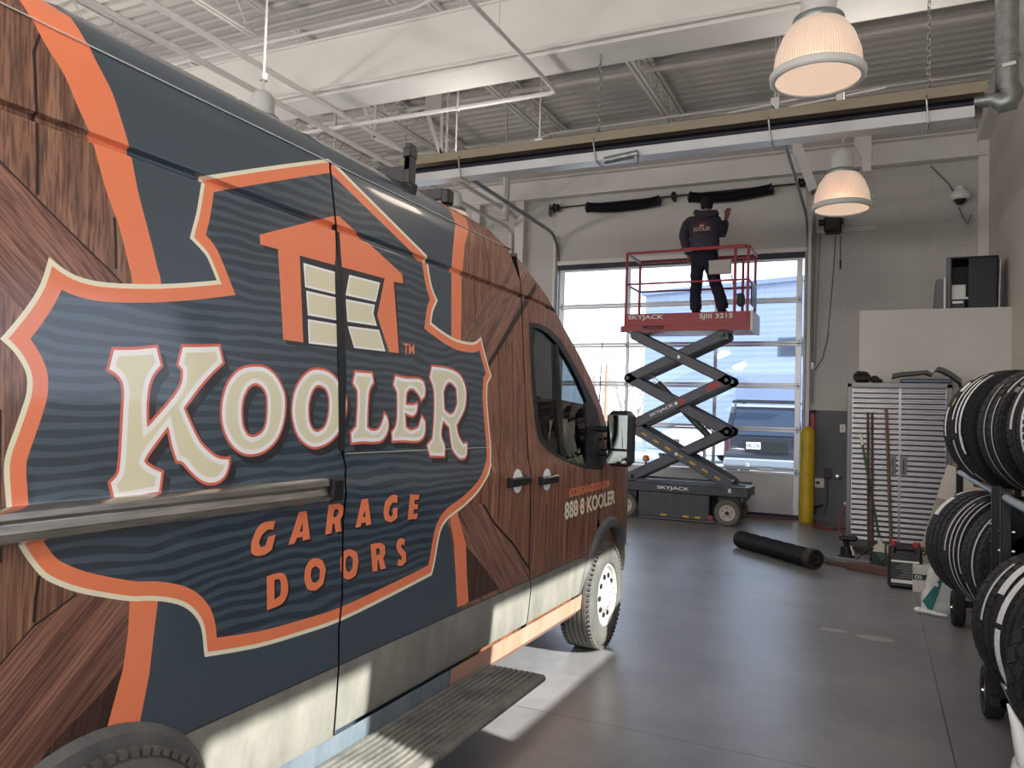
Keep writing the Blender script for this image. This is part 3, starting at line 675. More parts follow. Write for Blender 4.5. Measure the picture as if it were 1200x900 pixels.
letter([Z4(*q, (735, 80), (870, 100), (960, 150), (1005, 240), (1015, 330), (1000, 440), (940, 560), (955, 630), (985, 685), (1022, 682), (1020, 780), (1000, 825), (960, 828), (920, 790), (890, 730), (870, 580), (832, 540), (822, 600), (824, 650), (848, 712), (845, 812), (722, 808), (694, 708), (738, 650), (750, 500), (750, 290), (715, 185)),
        Z4(*q, (845, 425), (838, 300), (860, 245), (890, 235), (925, 275), (932, 380), (910, 440), (880, 455))], .009, .014)
def word(loops):
    L_ = [smooth_poly(l_, 42, 2) for l_ in loops]; lay('vinyl_shadow', *shade(L_, .008, -.008)); lay('vinyl_orange', *L_)
q = (270, 560, 5)
for g in ([[(205, 258), (262, 252), (250, 305), (222, 302), (185, 335), (167, 380), (178, 408), (205, 398), (222, 345), (264, 332), (243, 420), (205, 448), (155, 458), (122, 440), (122, 385), (145, 318), (172, 278)]],
          [[(402, 200), (447, 194), (467, 358), (425, 368), (424, 345), (390, 352), (375, 385), (340, 393)], [(405, 318), (423, 262), (424, 313)]],
          [[(575, 160), (635, 150), (660, 165), (665, 205), (643, 245), (652, 312), (618, 320), (608, 266), (600, 268), (592, 325), (556, 332)], [(608, 188), (630, 182), (636, 200), (622, 228), (602, 230)]],
          [[(770, 126), (806, 121), (826, 272), (795, 280), (792, 260), (770, 265), (762, 287), (732, 293)], [(775, 230), (789, 190), (792, 228)]],
          [[(980, 105), (978, 148), (955, 142), (935, 170), (928, 215), (940, 228), (952, 215), (950, 180), (980, 172), (978, 235), (940, 260), (905, 245), (897, 200), (907, 140), (935, 108), (960, 98)]],
          [[(1053, 98), (1107, 98), (1103, 127), (1080, 128), (1078, 155), (1100, 155), (1097, 183), (1075, 184), (1072, 212), (1098, 208), (1092, 240), (1038, 245)]],
          [[(213, 578), (285, 555), (322, 570), (338, 625), (335, 680), (310, 730), (270, 755), (215, 775)], [(258, 598), (285, 592), (297, 620), (292, 690), (258, 715)]],
          [[(495, 470), (540, 485), (560, 540), (545, 620), (500, 660), (455, 655), (435, 610), (437, 540), (460, 490)], [(500, 515), (525, 535), (522, 590), (500, 615), (480, 610), (470, 570), (478, 530)]],
          [[(700, 417), (740, 435), (752, 490), (735, 570), (695, 597), (660, 580), (645, 530), (645, 470), (665, 430)], [(700, 455), (718, 475), (715, 530), (695, 553), (680, 540), (675, 500), (682, 465)]],
          [[(822, 390), (880, 380), (905, 400), (908, 445), (895, 470), (912, 530), (880, 537), (868, 482), (862, 484), (862, 545), (833, 550)], [(853, 415), (872, 412), (878, 430), (872, 450), (855, 452)]],
          [[(1022, 362), (1018, 395), (1003, 390), (1000, 405), (1030, 440), (1030, 490), (1005, 515), (978, 512), (985, 475), (1000, 482), (1005, 465), (980, 430), (972, 400), (980, 365), (1000, 352)]]):
    word([Z4(*q, *l_) for l_ in g])
def quad_text(s, bl, br, tl, tr, m, bold=0.0, sh=0.0):
    A, B_, Cc, Dd = [Vector(P(*p)) for p in (bl, br, tl, tr)]
    loops = [[tuple((A * (1 - u) + B_ * u) * (1 - v) + (Cc * (1 - u) + Dd * u) * v) for u, v in l_] for l_ in text_shape(s, bold, sh)[2]]
    lay(m, *loops)
quad_text('TM', (473, 415), (485.5, 415), (473, 402), (485.5, 404), 'vinyl_orange', .02)
strip('vinyl_khaki', PL((405, 531.5), (470, 528.5), (575, 524)), .0022)  # door crease drawn as a thin pale line, its highlight put into the colour
quad_text('KOOLERGARAGEDOORS.COM', (667, 583.5), (714, 570.5), (667, 572.5), (714, 562), 'vinyl_orange', .04, .2)
quad_text('888 8 KOOLER', (661.7, 609.7), (721, 590), (661.7, 588.7), (721, 573.7), 'vinyl_cream', .035)
for px, py in ((679, 594), (687.3, 591)):
    c0 = P(px, py); lay('vinyl_orange', [(c0[0] + .022 * math.cos(t), c0[1] + .014 * math.sin(t)) for t in [PI / 4 * k for k in range(8)]])
# --- lower cladding, arches, black trim
lay('dusty_grey', [(-.15, .20), (6.1, .20), (6.1, .40), (4.6, .665), (-.15, .655)])
lay('black_ink', [(-.15, .654), (4.70, .664), (4.70, .668), (-.15, .658)])
circ = lambda cy, cz, r, n=40: [(cy + r * math.cos(2 * PI * k / n), cz + r * math.sin(2 * PI * k / n)) for k in range(n)]
lay('dusty_trim', circ(1.28, .36, .405)); lay('dusty_trim', circ(5.20, .37, .495))
lay('black_plastic', PL((390, 265), (393, 330), (396, 440), (399, 532)) + PL((397, 265), (402, 330), (406, 440), (404, 532))[::-1])
lay('black_plastic', PL((619.5, 378), (632, 379), (645, 386), (658, 399), (672, 424), (686, 450), (700, 480), (712, 532), (706, 551), (685, 549.5), (663, 542), (642, 529), (631, 516), (626, 490), (622, 440)))
for c0 in (P(606.7, 563.7), P(641, 562)): lay('vinyl_white', [(c0[0] + .062 * math.cos(t), c0[1] + .062 * math.sin(t)) for t in [PI / 10 * k for k in range(20)]])
win = PL((623.5, 384), (631, 385), (642, 391), (654, 404), (665, 422), (678, 447), (688, 471), (691, 500), (690, 544), (676, 542), (662, 537), (645, 525), (636, 512), (631, 490), (627, 440))

zrows = sorted(set([.20, .28, .36, .45, .55, .66, .78, .90, 1.02, 1.15, 1.205, 1.26, 1.29, 1.32] + [1.40 + .1 * k for k in range(8)] + [2.184, 2.190, 2.195, 2.202, 2.209, 2.214, 2.220, 2.30, 2.37, 2.43, 2.465, 2.50, 2.525, 2.55, 2.57, 2.59]))
def side_panel(name, outline, holes=(), cells=.11):
    ys = [p[0] for p in outline]; zs = [p[1] for p in outline]; y0, y1, za, zb = min(ys), max(ys), min(zs), max(zs)
    vs, es = [], []
    def loop(l_):
        o = len(vs); vs.extend(Vector(p) for p in l_); es.extend((o + i, o + (i + 1) % len(l_)) for i in range(len(l_)))
    loop(outline)
    for h in holes: loop(h)
    use = []
    for m, loops, bb in layers:
        if bb[0] > y1 or bb[1] < y0 or bb[2] > zb or bb[3] < za: continue
        use.append((m, loops, bb)); [loop(l_) for l_ in loops]
    y = y0 + .01
    while y < y1:
        for z in zrows:
            if za < z < zb: vs.append(Vector((y, z)))
        y += cells
    # the horizontal folds of the pressing
    for z in (1.26, 1.32, 2.184, 2.190, 2.195, 2.209, 2.214, 2.220, 2.43, 2.50):
        if za < z < zb: o = len(vs); vs.extend([Vector((y0, z)), Vector((y1, z))]); es.append((o, o + 1))
    R = delaunay_2d_cdt(vs, es, [], 0, 1e-5); tv, tf = R[0], R[2]
    fs, ms, names = [], [], ['slate']
    hl = list(holes)
    for f in tf:
        cx = sum(tv[i].x for i in f) / 3; cz = sum(tv[i].y for i in f) / 3
        if not inside((cx, cz), [outline]) or any(inside((cx, cz), [h]) for h in hl): continue
        mname = 'slate'
        for m, loops, bb in reversed(use):
            if bb[0] <= cx <= bb[1] and bb[2] <= cz <= bb[3] and inside((cx, cz), loops): mname = m; break
        if mname not in names: names.append(mname)
        fs.append(tuple(f)); ms.append(names.index(mname))
    usedv = sorted({i for f in fs for i in f}); rm = {v: i for i, v in enumerate(usedv)}
    off = Vector(van.location); co = []; nr = []
    for i in usedv:
        y, z = tv[i]; co.append(Vector((SX(y, z), y, z)) - off); h = .004
        gy = (SX(y + h, z) - SX(y - h, z)) / (2 * h); hz_ = .003 if 2.18 < z < 2.225 else .012; gz = (SX(y, z + hz_) - SX(y, z - hz_)) / (2 * hz_)
        nr.append(Vector((1, -gy, -gz)).normalized())
    fs = [tuple(rm[i] for i in f) for f in fs]
    fs = [f if (co[f[1]] - co[f[0]]).cross(co[f[2]] - co[f[0]]).x > 0 else f[::-1] for f in fs]
    me = bpy.data.meshes.new(name); me.from_pydata(co, [], fs)
    for m in names: me.materials.append(M[m])
    me.polygons.foreach_set('material_index', ms); me.polygons.foreach_set('use_smooth', [True] * len(fs)); me.update()
    me.normals_split_custom_set_from_vertices(nr)
    o = bpy.data.objects.new(name, me); C.objects.link(o); o.parent = van
    # returned edges give the sheet its thickness
    b = MB(); 
    for l_ in [outline] + hl:
        n = len(l_); a = [Vector((SX(y, z), y, z)) for y, z in l_]; c = [p + Vector((-.028, 0, 0)) for p in a]
        b.add(a + c, [(i, (i + 1) % n, n + (i + 1) % n, n + i) for i in range(n)])
    b.build('panel_edge', 'black_plastic', o, smooth=0)
    return o
g1 = PL((387, 198), (393.5, 262), (399, 400), (401.5, 532), (405.5, 548), (404.5, 565), (402, 612), (401, 700), (397, 740), (397, 770), (394, 825), (391, 862))
g1 = [(g1[0][0] - .01, 2.7)] + g1 + [(g1[-1][0], .42)]
g2 = PL((603, 299), (610, 330), (613, 400), (617, 500), (621.5, 577), (621.5, 620), (620, 664), (622, 691), (618, 727), (613, 748))
g3 = [(5.02, 1.40), (5.03, 1.22), (5.02, 1.02), (4.97, .88)]
G = .005
def shift(l_, d): return [(a + d, b_) for a, b_ in l_]
def arc(cy, cz, r, a0, a1, n=24): return [(cy + r * math.cos(a0 + (a1 - a0) * k / n), cz + r * math.sin(a0 + (a1 - a0) * k / n)) for k in range(n + 1)]
# rear quarter
lo = .34
ra = [p for p in arc(1.28, .36, .312, -.05, PI + .05)]
q_out = [(-.1, 2.59)] + [(g1[0][0], 2.59)] + [p for p in shift(g1[1:], -G)] + [(g1[-1][0] - G, lo), (1.28 + .312, lo)] + ra + [(1.28 - .312, lo), (-.1, lo)]
side_panel('rear_quarter_panel', q_out)
# strip above the doors
te = [p for p in top_edge if p[0] > g1[0][0] and p[0] < 3.72]
side_panel('roof_rail_panel', [(g1[0][0] + G, 2.438)] + [(g1[0][0] + G, 2.59)] + te + [(3.72, 2.438)] if te[-1][1] > 2.44 else [(g1[0][0] + G, 2.438), (g1[0][0] + G, 2.59)] + te)
zt2 = 2.43
sd = [(g1[1][0] + G, zt2)] + [p for p in shift(g1[1:-1], G)] + [(g1[-1][0] + G, .421), (g2[-1][0] - G, .421)] + [p for p in shift(g2[::-1], -G) if p[1] < zt2 - .02] + [(g2[0][0] - .08, zt2)]
side_panel('sliding_door', sd)
te2 = [p for p in top_edge if p[0] > g2[0][0] + .02 and p[0] < 5.3]
te2[0] = (te2[0][0], min(te2[0][1], 2.43))
g2in = [p for p in g2 if p[1] < te2[0][1] - .01]
fa = arc(5.20, .37, .42, PI * .5, PI + .05, 14)      # from the top of the arch down to its rear foot
g3f = g3
arch_door = [p for p in arc(5.20, .37, .42, PI - .02, PI * .5, 14) if p[0] < g3[-1][0] - .02]
fd = te2 + [(5.26, 1.42), (5.02, 1.40)] + shift(g3[1:], -G) + [p for p in arch_door[::-1]] + [(4.785, .421)] + [(g2[-1][0] + G, .421)] + shift(g2in[::-1], G)
side_panel('front_door', fd, [win])
fn = [(5.03, 1.392), (5.30, 1.395), (5.42, 1.34), (5.62, 1.26), (5.80, 1.12), (5.90, .95), (5.97, .62), (5.95, .34), (5.60, .34)] + arc(5.20, .37, .42, -.05, PI * .5 + .35, 18) + shift(g3[::-1][:-1], G)
side_panel('front_fender', fn)
# sill strip below the doors
b = MB(); b.use('dusty_blue'); 
for a, c, m in ((1.70, 3.03, 'dusty_blue'), (3.03, 4.80, 'dusty_orange')):
    b.use(m); n = 12
    for k in range(n):
        ya, yb = a + (c - a) * k / n, a + (c - a) * (k + 1) / n
        b.add([(X0 - .005, ya, .4195), (X0 - .005, yb, .4195), (X0 - .012, yb, .33), (X0 - .012, ya, .33), (X0 - .06, ya, .28), (X0 - .06, yb, .28)], [(0, 3, 2, 1), (3, 4, 5, 2)])
b.build('sill', None, van)
# window, divider, trim
ring = [(a, c) for a, c in win]; b = MB()
R = delaunay_2d_cdt([Vector(p) for p in ring], [(i, (i + 1) % len(ring)) for i in range(len(ring))], [], 1, 1e-5)
b.add([(SX(p.x, p.y) - .018, p.x, p.y) for p in R[0]], R[2]); b.build('side_window', 'van_glass', van, smooth=0)
b = MB(); a, c = P(653, 404), P(661, 535); b.bar((SX(*a) - .012, a[0], a[1]), (SX(*c) - .012, c[0], c[1]), .02, .03, up=(1, 0, 0)); b.build('window_divider', 'black_plastic', van)
# gutter moulding
b = MB(); pts = [(SX(y, 2.432) + .004, y, 2.432) for y in [-.1 + .1 * k for k in range(38)]]; b.tube(pts, .0018, 6); b.build('drip_moulding', 'white_plastic', van)
# black cover strip at the rear edge of the sliding door
b = MB(); cs = PL((394, 268), (398, 330), (401.5, 440), (402.5, 528))
for a, c in zip(cs, cs[1:]): b.bar((SX(*a) + .001, a[0] - .014, a[1]), (SX(*c) + .001, c[0] - .014, c[1]), .024, .008, up=(1, 0, 0))
b.build('door_edge_cover', 'black_plastic', van)
# sliding door rail and handles
b = MB(); rz = 1.245
za, zb = 1.240, 1.310
prf = [(0, za - .004), (.012, za - .004), (.026, za + .004), (.028, za + .012), (.012, za + .020), (.010, zb - .030), (.020, zb - .026), (.032, zb - .018), (.034, zb - .004), (.022, zb + .004), (0, zb + .006)]
ys = [-.08, 2.08, 2.115]; vs = []
for y in ys:
    for d, z in prf: vs.append((SX(y, z) + d * (1 if y < 2.1 else .8), y, z))
n = len(prf); b.add(vs, [(i * n + k, (i + 1) * n + k, (i + 1) * n + k + 1, i * n + k + 1) for i in range(len(ys) - 1) for k in range(n - 1)] + [tuple(range(2 * n, 3 * n))])
b.build('door_rail', 'dirty_chrome', van, smooth=30)
b = MB(); b.box((X0 + .008, 2.15, 1.275), (.03, .06, .075), bev=.006); b.build('rail_end', 'black_plastic', van)
for c0 in (P(606, 564), P(640.5, 562)):
    b = MB(); x = SX(*c0); yy = c0[0]; b.box((x + .022, yy, c0[1]), (.02, .26 if c0[0] < 3.9 else .24, .046), bev=.008); b.box((x + .008, yy - .10, c0[1]), (.02, .04, .05), bev=.005); b.box((x + .008, yy + .10, c0[1]), (.02, .04, .05), bev=.005)
    b.build('door_handle', 'black_plastic', van)
# wheel arch flares
for cy, cz, ro, ri, a0, a1, m in ((1.28, .36, .405, .312, .0, PI, 'dusty_trim'), (5.20, .37, .495, .42, .12, PI - .12, 'dusty_trim')):
    b = MB(); n = 30; vs = []
    for k in range(n + 1):
        t = a0 + (a1 - a0) * k / n
        for r, e in ((ro, .002), (ro - .02, .022), (ri + .02, .028), (ri, .022), (ri - .01, -.03), (ri - .01, -.16)):
            y, z = cy + r * math.cos(t), cz + r * math.sin(t); vs.append((SX(min(y, 5.9), z) + e, y, z))
    b.add(vs, [(k * 6 + j, k * 6 + j + 1, (k + 1) * 6 + j + 1, (k + 1) * 6 + j) for k in range(n) for j in range(5)]); b.build('wheel_arch_trim', m, van)
# side step
b = MB(); b.box((-1.52, 2.53, .352), (.30, 1.62, .022), bev=.006)
for k in range(9): b.box((-1.64 + .028 * k, 2.53, .366), (.012, 1.58, .010), bev=.002)
b.tube([(-1.372, 1.73, .348), (-1.372, 3.33, .348)], .017, 10)
st = b.build('side_step', 'dusty_step', van)
for y in (1.95, 3.1): b = MB(); b.bar((-1.85, y, .30), (-1.42, y, .335), .05, .03); b.build('step_bracket', 'black_steel', st)
# body shell
SH = []
yst = [-.1, 0, 1, 2, 3, 3.3, 3.55, 3.80, 4.02, 4.3, 4.6, 4.85, 5.05, 5.22, 5.42, 5.62, 5.80, 5.90, 5.955]
tk = [0, .18, .35, .42, .70, .85, .93, .975, 1.0]; XC = X0 - 1.025
ring_n = 0
for y in yst:
    tz = topz(y) - .005; row = []
    for t in tk:
        z = .30 + (tz - .30) * t; row.append((SX(y, z) - .035, y, z))
    cr = .07 if y < 3.6 else .06
    row.append((X0 - .45 - (.1 if y > 5.6 else 0), y, tz + cr * .85 if y < 5.95 else tz)); row.append((XC, y, tz + cr)); 
    lf = [(2 * XC - p[0] - .03, p[1], p[2]) for p in row[:-1]][::-1]; row += lf; SH.append(row)
n = len(SH[0]); b = MB(); vs = [p for r in SH for p in r]; 
for i in range(len(yst) - 1):
    for k in range(n - 1):
        yy = (yst[i] + yst[i + 1]) / 2; j = min(k, n - 2 - k); sidew = 3 <= j <= 5
        if 3.80 < yy < 5.2 and j in (3, 4, 5): continue
        if 3.80 < yy < 5.05 and k in (2,): pass
        m = 'slate'
        if 3.98 < yy < 5.30 and 8 <= k <= n - 10: continue
        if yy > 3.4: m = 'wood_front'
        if yy > 5.25: m = 'wood_front'
        b.use(m); b.add([vs[i * n + k], vs[i * n + k + 1], vs[(i + 1) * n + k + 1], vs[(i + 1) * n + k]], [(0, 1, 2, 3)])
b.use('slate'); b.add(SH[0], [tuple(range(n))]); b.use('dusty_trim'); b.add(SH[-1], [tuple(range(n))[::-1]])
b.add([(X0 - .08, 0, .3), (X0 - 1.97, 0, .3), (X0 - 1.97, 5.6, .3), (X0 - .08, 5.6, .3)], [(0, 1, 2, 3)])
for yb in (3.86,): b.use('dusty_step'); b.add([(X0 - .14, yb, .3), (X0 - 1.9, yb, .3), (X0 - 1.9, yb, 2.45), (X0 - .14, yb, 2.45)], [(0, 1, 2, 3)])
b.build('body_shell', None, van, smooth=50)
# roof cap and windscreen
b = MB()
rows = []
for i, y in enumerate(yst):
    if 3.98 <= y <= 5.30: r = SH[i]; rows.append([r[8], r[9], r[10], r[11], r[12]])
vs = [p for r in rows for p in r]; b.add(vs, [(i * 5 + k, i * 5 + k + 1, (i + 1) * 5 + k + 1, (i + 1) * 5 + k) for i in range(len(rows) - 1) for k in range(4)])
b.build('windscreen', 'dark_glass', van, smooth=60)
b = MB()
lp = [SH[yst.index(y)] for y in (4.02, 4.3, 4.6, 4.85, 5.05, 5.22)]
for side in (0,):
    r = [[row[n - 1 - k] for k in (3, 4, 5, 6)] for row in lp]; vs = [p for q_ in r for p in q_]
    b.add(vs, [(i * 4 + k, i * 4 + k + 1, (i + 1) * 4 + k + 1, (i + 1) * 4 + k) for i in range(len(r) - 1) for k in range(3)])
b.build('far_side_window', 'van_glass', van, smooth=60)
for mir in (0, 1):
    b = MB()
    for a, c in zip(top_edge[5:], top_edge[6:]):
        xa, xc = SX(*a) - .03, SX(*c) - .03
        if mir: xa, xc = 2 * XC - xa, 2 * XC - xc
        b.bar((xa, a[0], a[1] - .03), (xc, c[0], c[1] - .03), .05, .05, up=(1, 0, 0))
    b.build('windscreen_pillar', 'black_plastic', van)
# front bumper, grille, headlamps (seen only from the side)
b = MB(); b.box((XC, 5.93, .48), (1.55, .12, .34), bev=.05); b.build('bumper', 'dusty_trim', van)
b = MB(); b.box((XC, 5.93, .86), (1.2, .06, .26), bev=.03); b.build('grille', 'black_plastic', van)
for s in (-1, 1): b = MB(); b.box((XC + s * .78, 5.80, .98), (.22, .22, .22), bev=.05); b.build('headlamp', 'clear_glass', van)
# cab interior
mat('seat_cloth', srgb(84, 86, 88), 0.8); mat('cab_grey', srgb(128, 132, 132), 0.7)
for x in (XC + .5, XC - .5):
    b = MB(); b.box((x, 4.32, .98), (.5, .5, .16), bev=.06); b.box((x, 4.06, 1.36), (.48, .15, .66), Matrix.Rotation(-.18, 3, 'X'), bev=.06); b.box((x, 3.98, 1.80), (.26, .10, .20), bev=.04); b.build('cab_seat', 'seat_cloth', van)
b = MB(); b.box((XC, 5.05, 1.12), (1.75, .45, .30), bev=.08); b.build('dashboard', 'black_plastic', van)
b = MB(); pts = [(XC - .5 + .19 * math.cos(t), 4.78 - .07 * math.sin(t), 1.30 + .18 * math.sin(t)) for t in [2 * PI * k / 24 for k in range(25)]]; b.tube(pts, .015, 8, cap=False); b.tube([(XC - .5, 4.80, 1.30), (XC - .5, 5.0, 1.2)], .03, 8); b.bar((XC - .68, 4.78, 1.30), (XC - .32, 4.78, 1.30), .03, .02); b.build('steering_wheel', 'black_plastic', van)
b = MB(); b.tube([(X0 - .16, 4.92, 1.22), (X0 - .20, 4.80, 1.45), (X0 - .22, 4.72, 1.70)], .022, 8); b.build('grab_handle', 'cab_grey', van)
# door mirror
mc = ony(726, 514, 5.0); MW, MHh = .185, .375
b = MB(); b.box((mc.x, mc.y + .035, mc.z), (MW, .12, MHh), Matrix.Rotation(-.12, 3, 'Z'), bev=.035)
b.box((mc.x - .13, mc.y + .05, mc.z - .10), (.16, .06, .05), bev=.015); b.box((mc.x - .13, mc.y + .05, mc.z + .06), (.16, .06, .04), bev=.015)
mr = b.build('wing_mirror', 'black_plastic', van)
mat('mirror_glass', srgb(190, 198, 190), 0.02, metal=1.0)
Rz = Matrix.Rotation(.07, 3, 'Z')
b = MB(); b.box((mc.x - .004, mc.y - .040, mc.z + .045), (MW - .045, .006, .225), Rz, bev=.002); b.build('mirror_pane', 'mirror_glass', mr)
b = MB(); b.box((mc.x - .004, mc.y - .040, mc.z - .125), (MW - .045, .006, .085), Rz, bev=.002); b.build('mirror_pane', 'mirror_glass', mr)
# wheels
def van_wheel(cy):
    xf = X0 + .055; r0 = .355; b = MB(); wd = .225
    pr = [(.205, .015), (.215, .0), (.255, -.006), (.300, .000), (.325, .014), (.345, .030)]
    x = .034; nt_ = 5; tw = (wd - .068) / nt_
    for k in range(nt_):
        pr += [(r0, x + .003), (r0, x + tw - .008), (r0 - .010, x + tw - .006), (r0 - .010, x + tw)]; x += tw
    pr += [(r0, x), (.345, wd - .03), (.325, wd - .012), (.25, wd), (.205, wd - .02)]
    b.lathe(pr, (xf, cy, r0), (-1, 0, 0), 64, caps=False)
    for k in range(64):
        a = 2 * PI * k / 64
        R_ = Matrix.Rotation(a, 3, 'X')
        for xx in (.024, wd - .024): b.box(Vector((xf - xx, cy, r0)) + R_ @ Vector((0, 0, r0 - .012)), (.030, .018, .020), R_)
    t = b.build('tyre', 'dusty_tyre', van)
    b = MB(); b.lathe([(.207, .012), (.200, .004), (.190, .010), (.182, .030), (.165, .036), (.150, .022), (.112, .018), (.100, .006), (.078, -.010), (.070, -.022), (.020, -.030), (.001, -.030)], (xf, cy, r0), (-1, 0, 0), 40)
    rim = b.build('wheel_rim', 'wheel_silver', van)
    for k in range(10):
        a = 2 * PI * k / 10; b = MB(); cc = Vector((xf - .015, cy + .131 * math.cos(a), r0 + .131 * math.sin(a))); b.lathe([(.001, -.006), (.017, -.006), (.018, .004)], cc, (-1, 0, 0), 12); b.build('rim_hole', 'black_ink', rim)
    for k in range(5):
        a = 2 * PI * k / 5; b = MB(); cc = Vector((xf + .018, cy + .055 * math.cos(a), r0 + .055 * math.sin(a))); b.lathe([(.001, -.012), (.010, -.012), (.011, .012)], cc, (-1, 0, 0), 6); b.build('wheel_nut', 'chrome', rim)
    b = MB(); b.lathe([(.0, .06), (.18, .06), (.2, .2)], (xf - .04, cy, r0), (-1, 0, 0), 24); b.build('brake_drum', 'black_steel', rim)
van_wheel(5.06); van_wheel(1.30)
for cy in (5.06, 1.30):
    b = MB(); b.lathe([(.2, 0), (.34, .0), (.355, .03), (.355, .19), (.34, .22), (.2, .22), (.01, .1)], (X0 - 1.85, cy, .355), (-1, 0, 0), 32); b.build('tyre', 'dusty_tyre', van)
# roof rack ends
b = MB(); rb = ony(480, 207, 2.78)
b.box((rb.x, 2.78, rb.z + .08), (.036, .05, .12), bev=.006); b.box((rb.x - .10, 2.79, rb.z + .005), (.20, .012, .10), bev=.003)
b.box((rb.x, 2.78, rb.z + .02), (.035, .05, .17), bev=.006); b.box((rb.x - .002, 2.78, rb.z + .10), (.045, .06, .05), bev=.008); b.box((rb.x + .0, 2.775, rb.z - .06), (.06, .05, .06), Matrix.Rotation(.2, 3, 'Y'), bev=.006)
b.bar((rb.x - .02, 2.80, rb.z - .03), (rb.x - .14, 2.80, rb.z - .03), .05, .07); b.bar((rb.x - .10, 2.80, rb.z - .05), (-3.3, 2.80, rb.z - .05), .04, .05)
rk = b.build('roof_rack', 'black_plastic', van)
b = MB(); b.box((rb.x - .001, 2.757, rb.z - .052), (.022, .004, .02)); b.build('orange_mark', 'vinyl_orange', rk)
b = MB(); b.bar((-2.0, 3.35, 2.66), (-3.3, 3.35, 2.66), .04, .05); b.box((-1.98, 3.35, 2.64), (.05, .06, .08), bev=.01); b.build('roof_rack', 'black_plastic', van)
# ================================================================== scissor lift
mat('lift_grey', srgb(66, 69, 74), 0.5, metal=0.2, vary=0.12, vscale=7)
mat('arm_grey', srgb(78, 80, 86), 0.45, metal=0.3, vary=0.08, vscale=6)
mat('lift_red', srgb(150, 34, 42), 0.4, vary=0.06, vscale=5)
mat('grey_tyre', srgb(96, 94, 90), 0.8); mat('hub_cream', srgb(176, 172, 160), 0.5)
mat('amber', srgb(210, 120, 40), 0.3); mat('box_cream', srgb(178, 174, 166), 0.5)
LX0, LX1, LY0, LY1 = -3.68, -1.74, 11.90, 12.68
lift = thing('scissor_lift', (-2.70, 12.3, 0), 'red and dark grey scissor lift raised high in front of the glazed door', 'scissor lift')
b = MB(); b.box((-2.70, 12.29, .50), (1.98, .70, .15), bev=.01); b.box((-2.70, LY0 + .02, .60), (1.9, .03, .03)); b.box((-2.70, LY1 - .05, .60), (1.9, .03, .03))
b.box((-3.55, 12.29, .32), (.22, .5, .24)); b.box((-2.02, 12.29, .32), (.3, .44, .22)); b.box((-1.74, 12.05, .46), (.10, .12, .06), bev=.01); b.box((-1.80, 12.29, .40), (.06, .66, .10), bev=.01)
ch = b.build('chassis', 'lift_grey', lift)
lettering('maker_name', 'SKYJACK', ony(770, 573.5, LY0 + .035 - .02) , (.50, 0, -.002), (0, 0, .062), 'white_ink', ch, bold=.02)
b = MB(); b.box((-1.98, LY0 + .034, .52), (.045, .004, .06)); b.build('white_label', 'white_ink', ch)
for s, y in ((0, LY0 + .05), (1, LY1 - .05)):
    b = MB(); b.box((-2.82, y, .235), (1.10, .10, .38), bev=.01); 
    for k in range(3): b.box((-2.82, y - .052 if s == 0 else y + .052, .12 + .09 * k), (1.04, .004, .006))
    b.build('side_pod', 'lift_grey', lift)
    b = MB(); b.box((-2.78, y - .02, .035), (1.18, .03, .05), bev=.005); b.box((-2.78, y, .062), (1.18, .07, .012)); b.build('pothole_guard', 'arm_grey', lift)
for x in (-2.96, -2.62, -2.44):
    b = MB(); b.box((x, LY0 - .004, .085), (.09 if x > -2.9 else .10, .006, .028)); b.build('yellow_stripe', 'yellow_paint', lift)
b = MB(); b.box((-2.25, LY0 - .003, .10), (.07, .004, .06)); b.build('warning_label', 'red_paint', lift)
def lift_wheel(x, y, s):
    b = MB(); b.lathe([(.120, -.045), (.175, -.05), (.188, -.04), (.190, .04), (.175, .05), (.120, .045)], (x, y, .19), (0, s, 0), 32, closed=True); t = b.build('wheel', 'grey_tyre', lift)
    b = MB(); b.lathe([(.001, .052), (.035, .052), (.04, .035), (.075, .030), (.12, .040), (.123, .02), (.001, .0)], (x, y, .19), (0, s, 0), 28); h = b.build('wheel_hub', 'hub_cream', t)
    b = MB()
    b.lathe([(.001, .062), (.028, .062), (.030, .04)], (x, y, .19), (0, s, 0), 12); b.build('hub_cap', 'black_steel', t)
    for k in range(5):
        a = 2 * PI * k / 5 + .3; b = MB(); b.lathe([(.001, .044), (.009, .044), (.010, .03)], (x + .075 * math.cos(a), y, .19 + .075 * math.sin(a)), (0, s, 0), 8); b.build('wheel_bolt', 'black_steel', t)
for x in (-3.58, -2.00): lift_wheel(x, LY0 + .01, -1); lift_wheel(x, LY1 - .06, 1)
TL, TR = (-3.50, 2.88), (-2.14, 2.88); L1, R1 = (-3.60, 2.20), (-2.06, 2.18); L2, R2 = (-3.55, 1.44), (-2.04, 1.40); BL, BR = (-3.52, .64), (-2.02, .62)
def arm(a, c, y, wd=.155, th=.055, nm='scissor_arm'):
    b = MB(); b.bar((a[0], y, a[1]), (c[0], y, c[1]), wd, th, up=(0, 1, 0), bev=.012)
    for p in (a, c): b.lathe([(.001, -th * .53), (.076, -th * .53), (.078, -th * .45), (.078, th * .45), (.076, th * .53), (.001, th * .53)], (p[0], y, p[1]), (0, 1, 0), 16)
    return b.build(nm, 'arm_grey', lift)
arms = {}
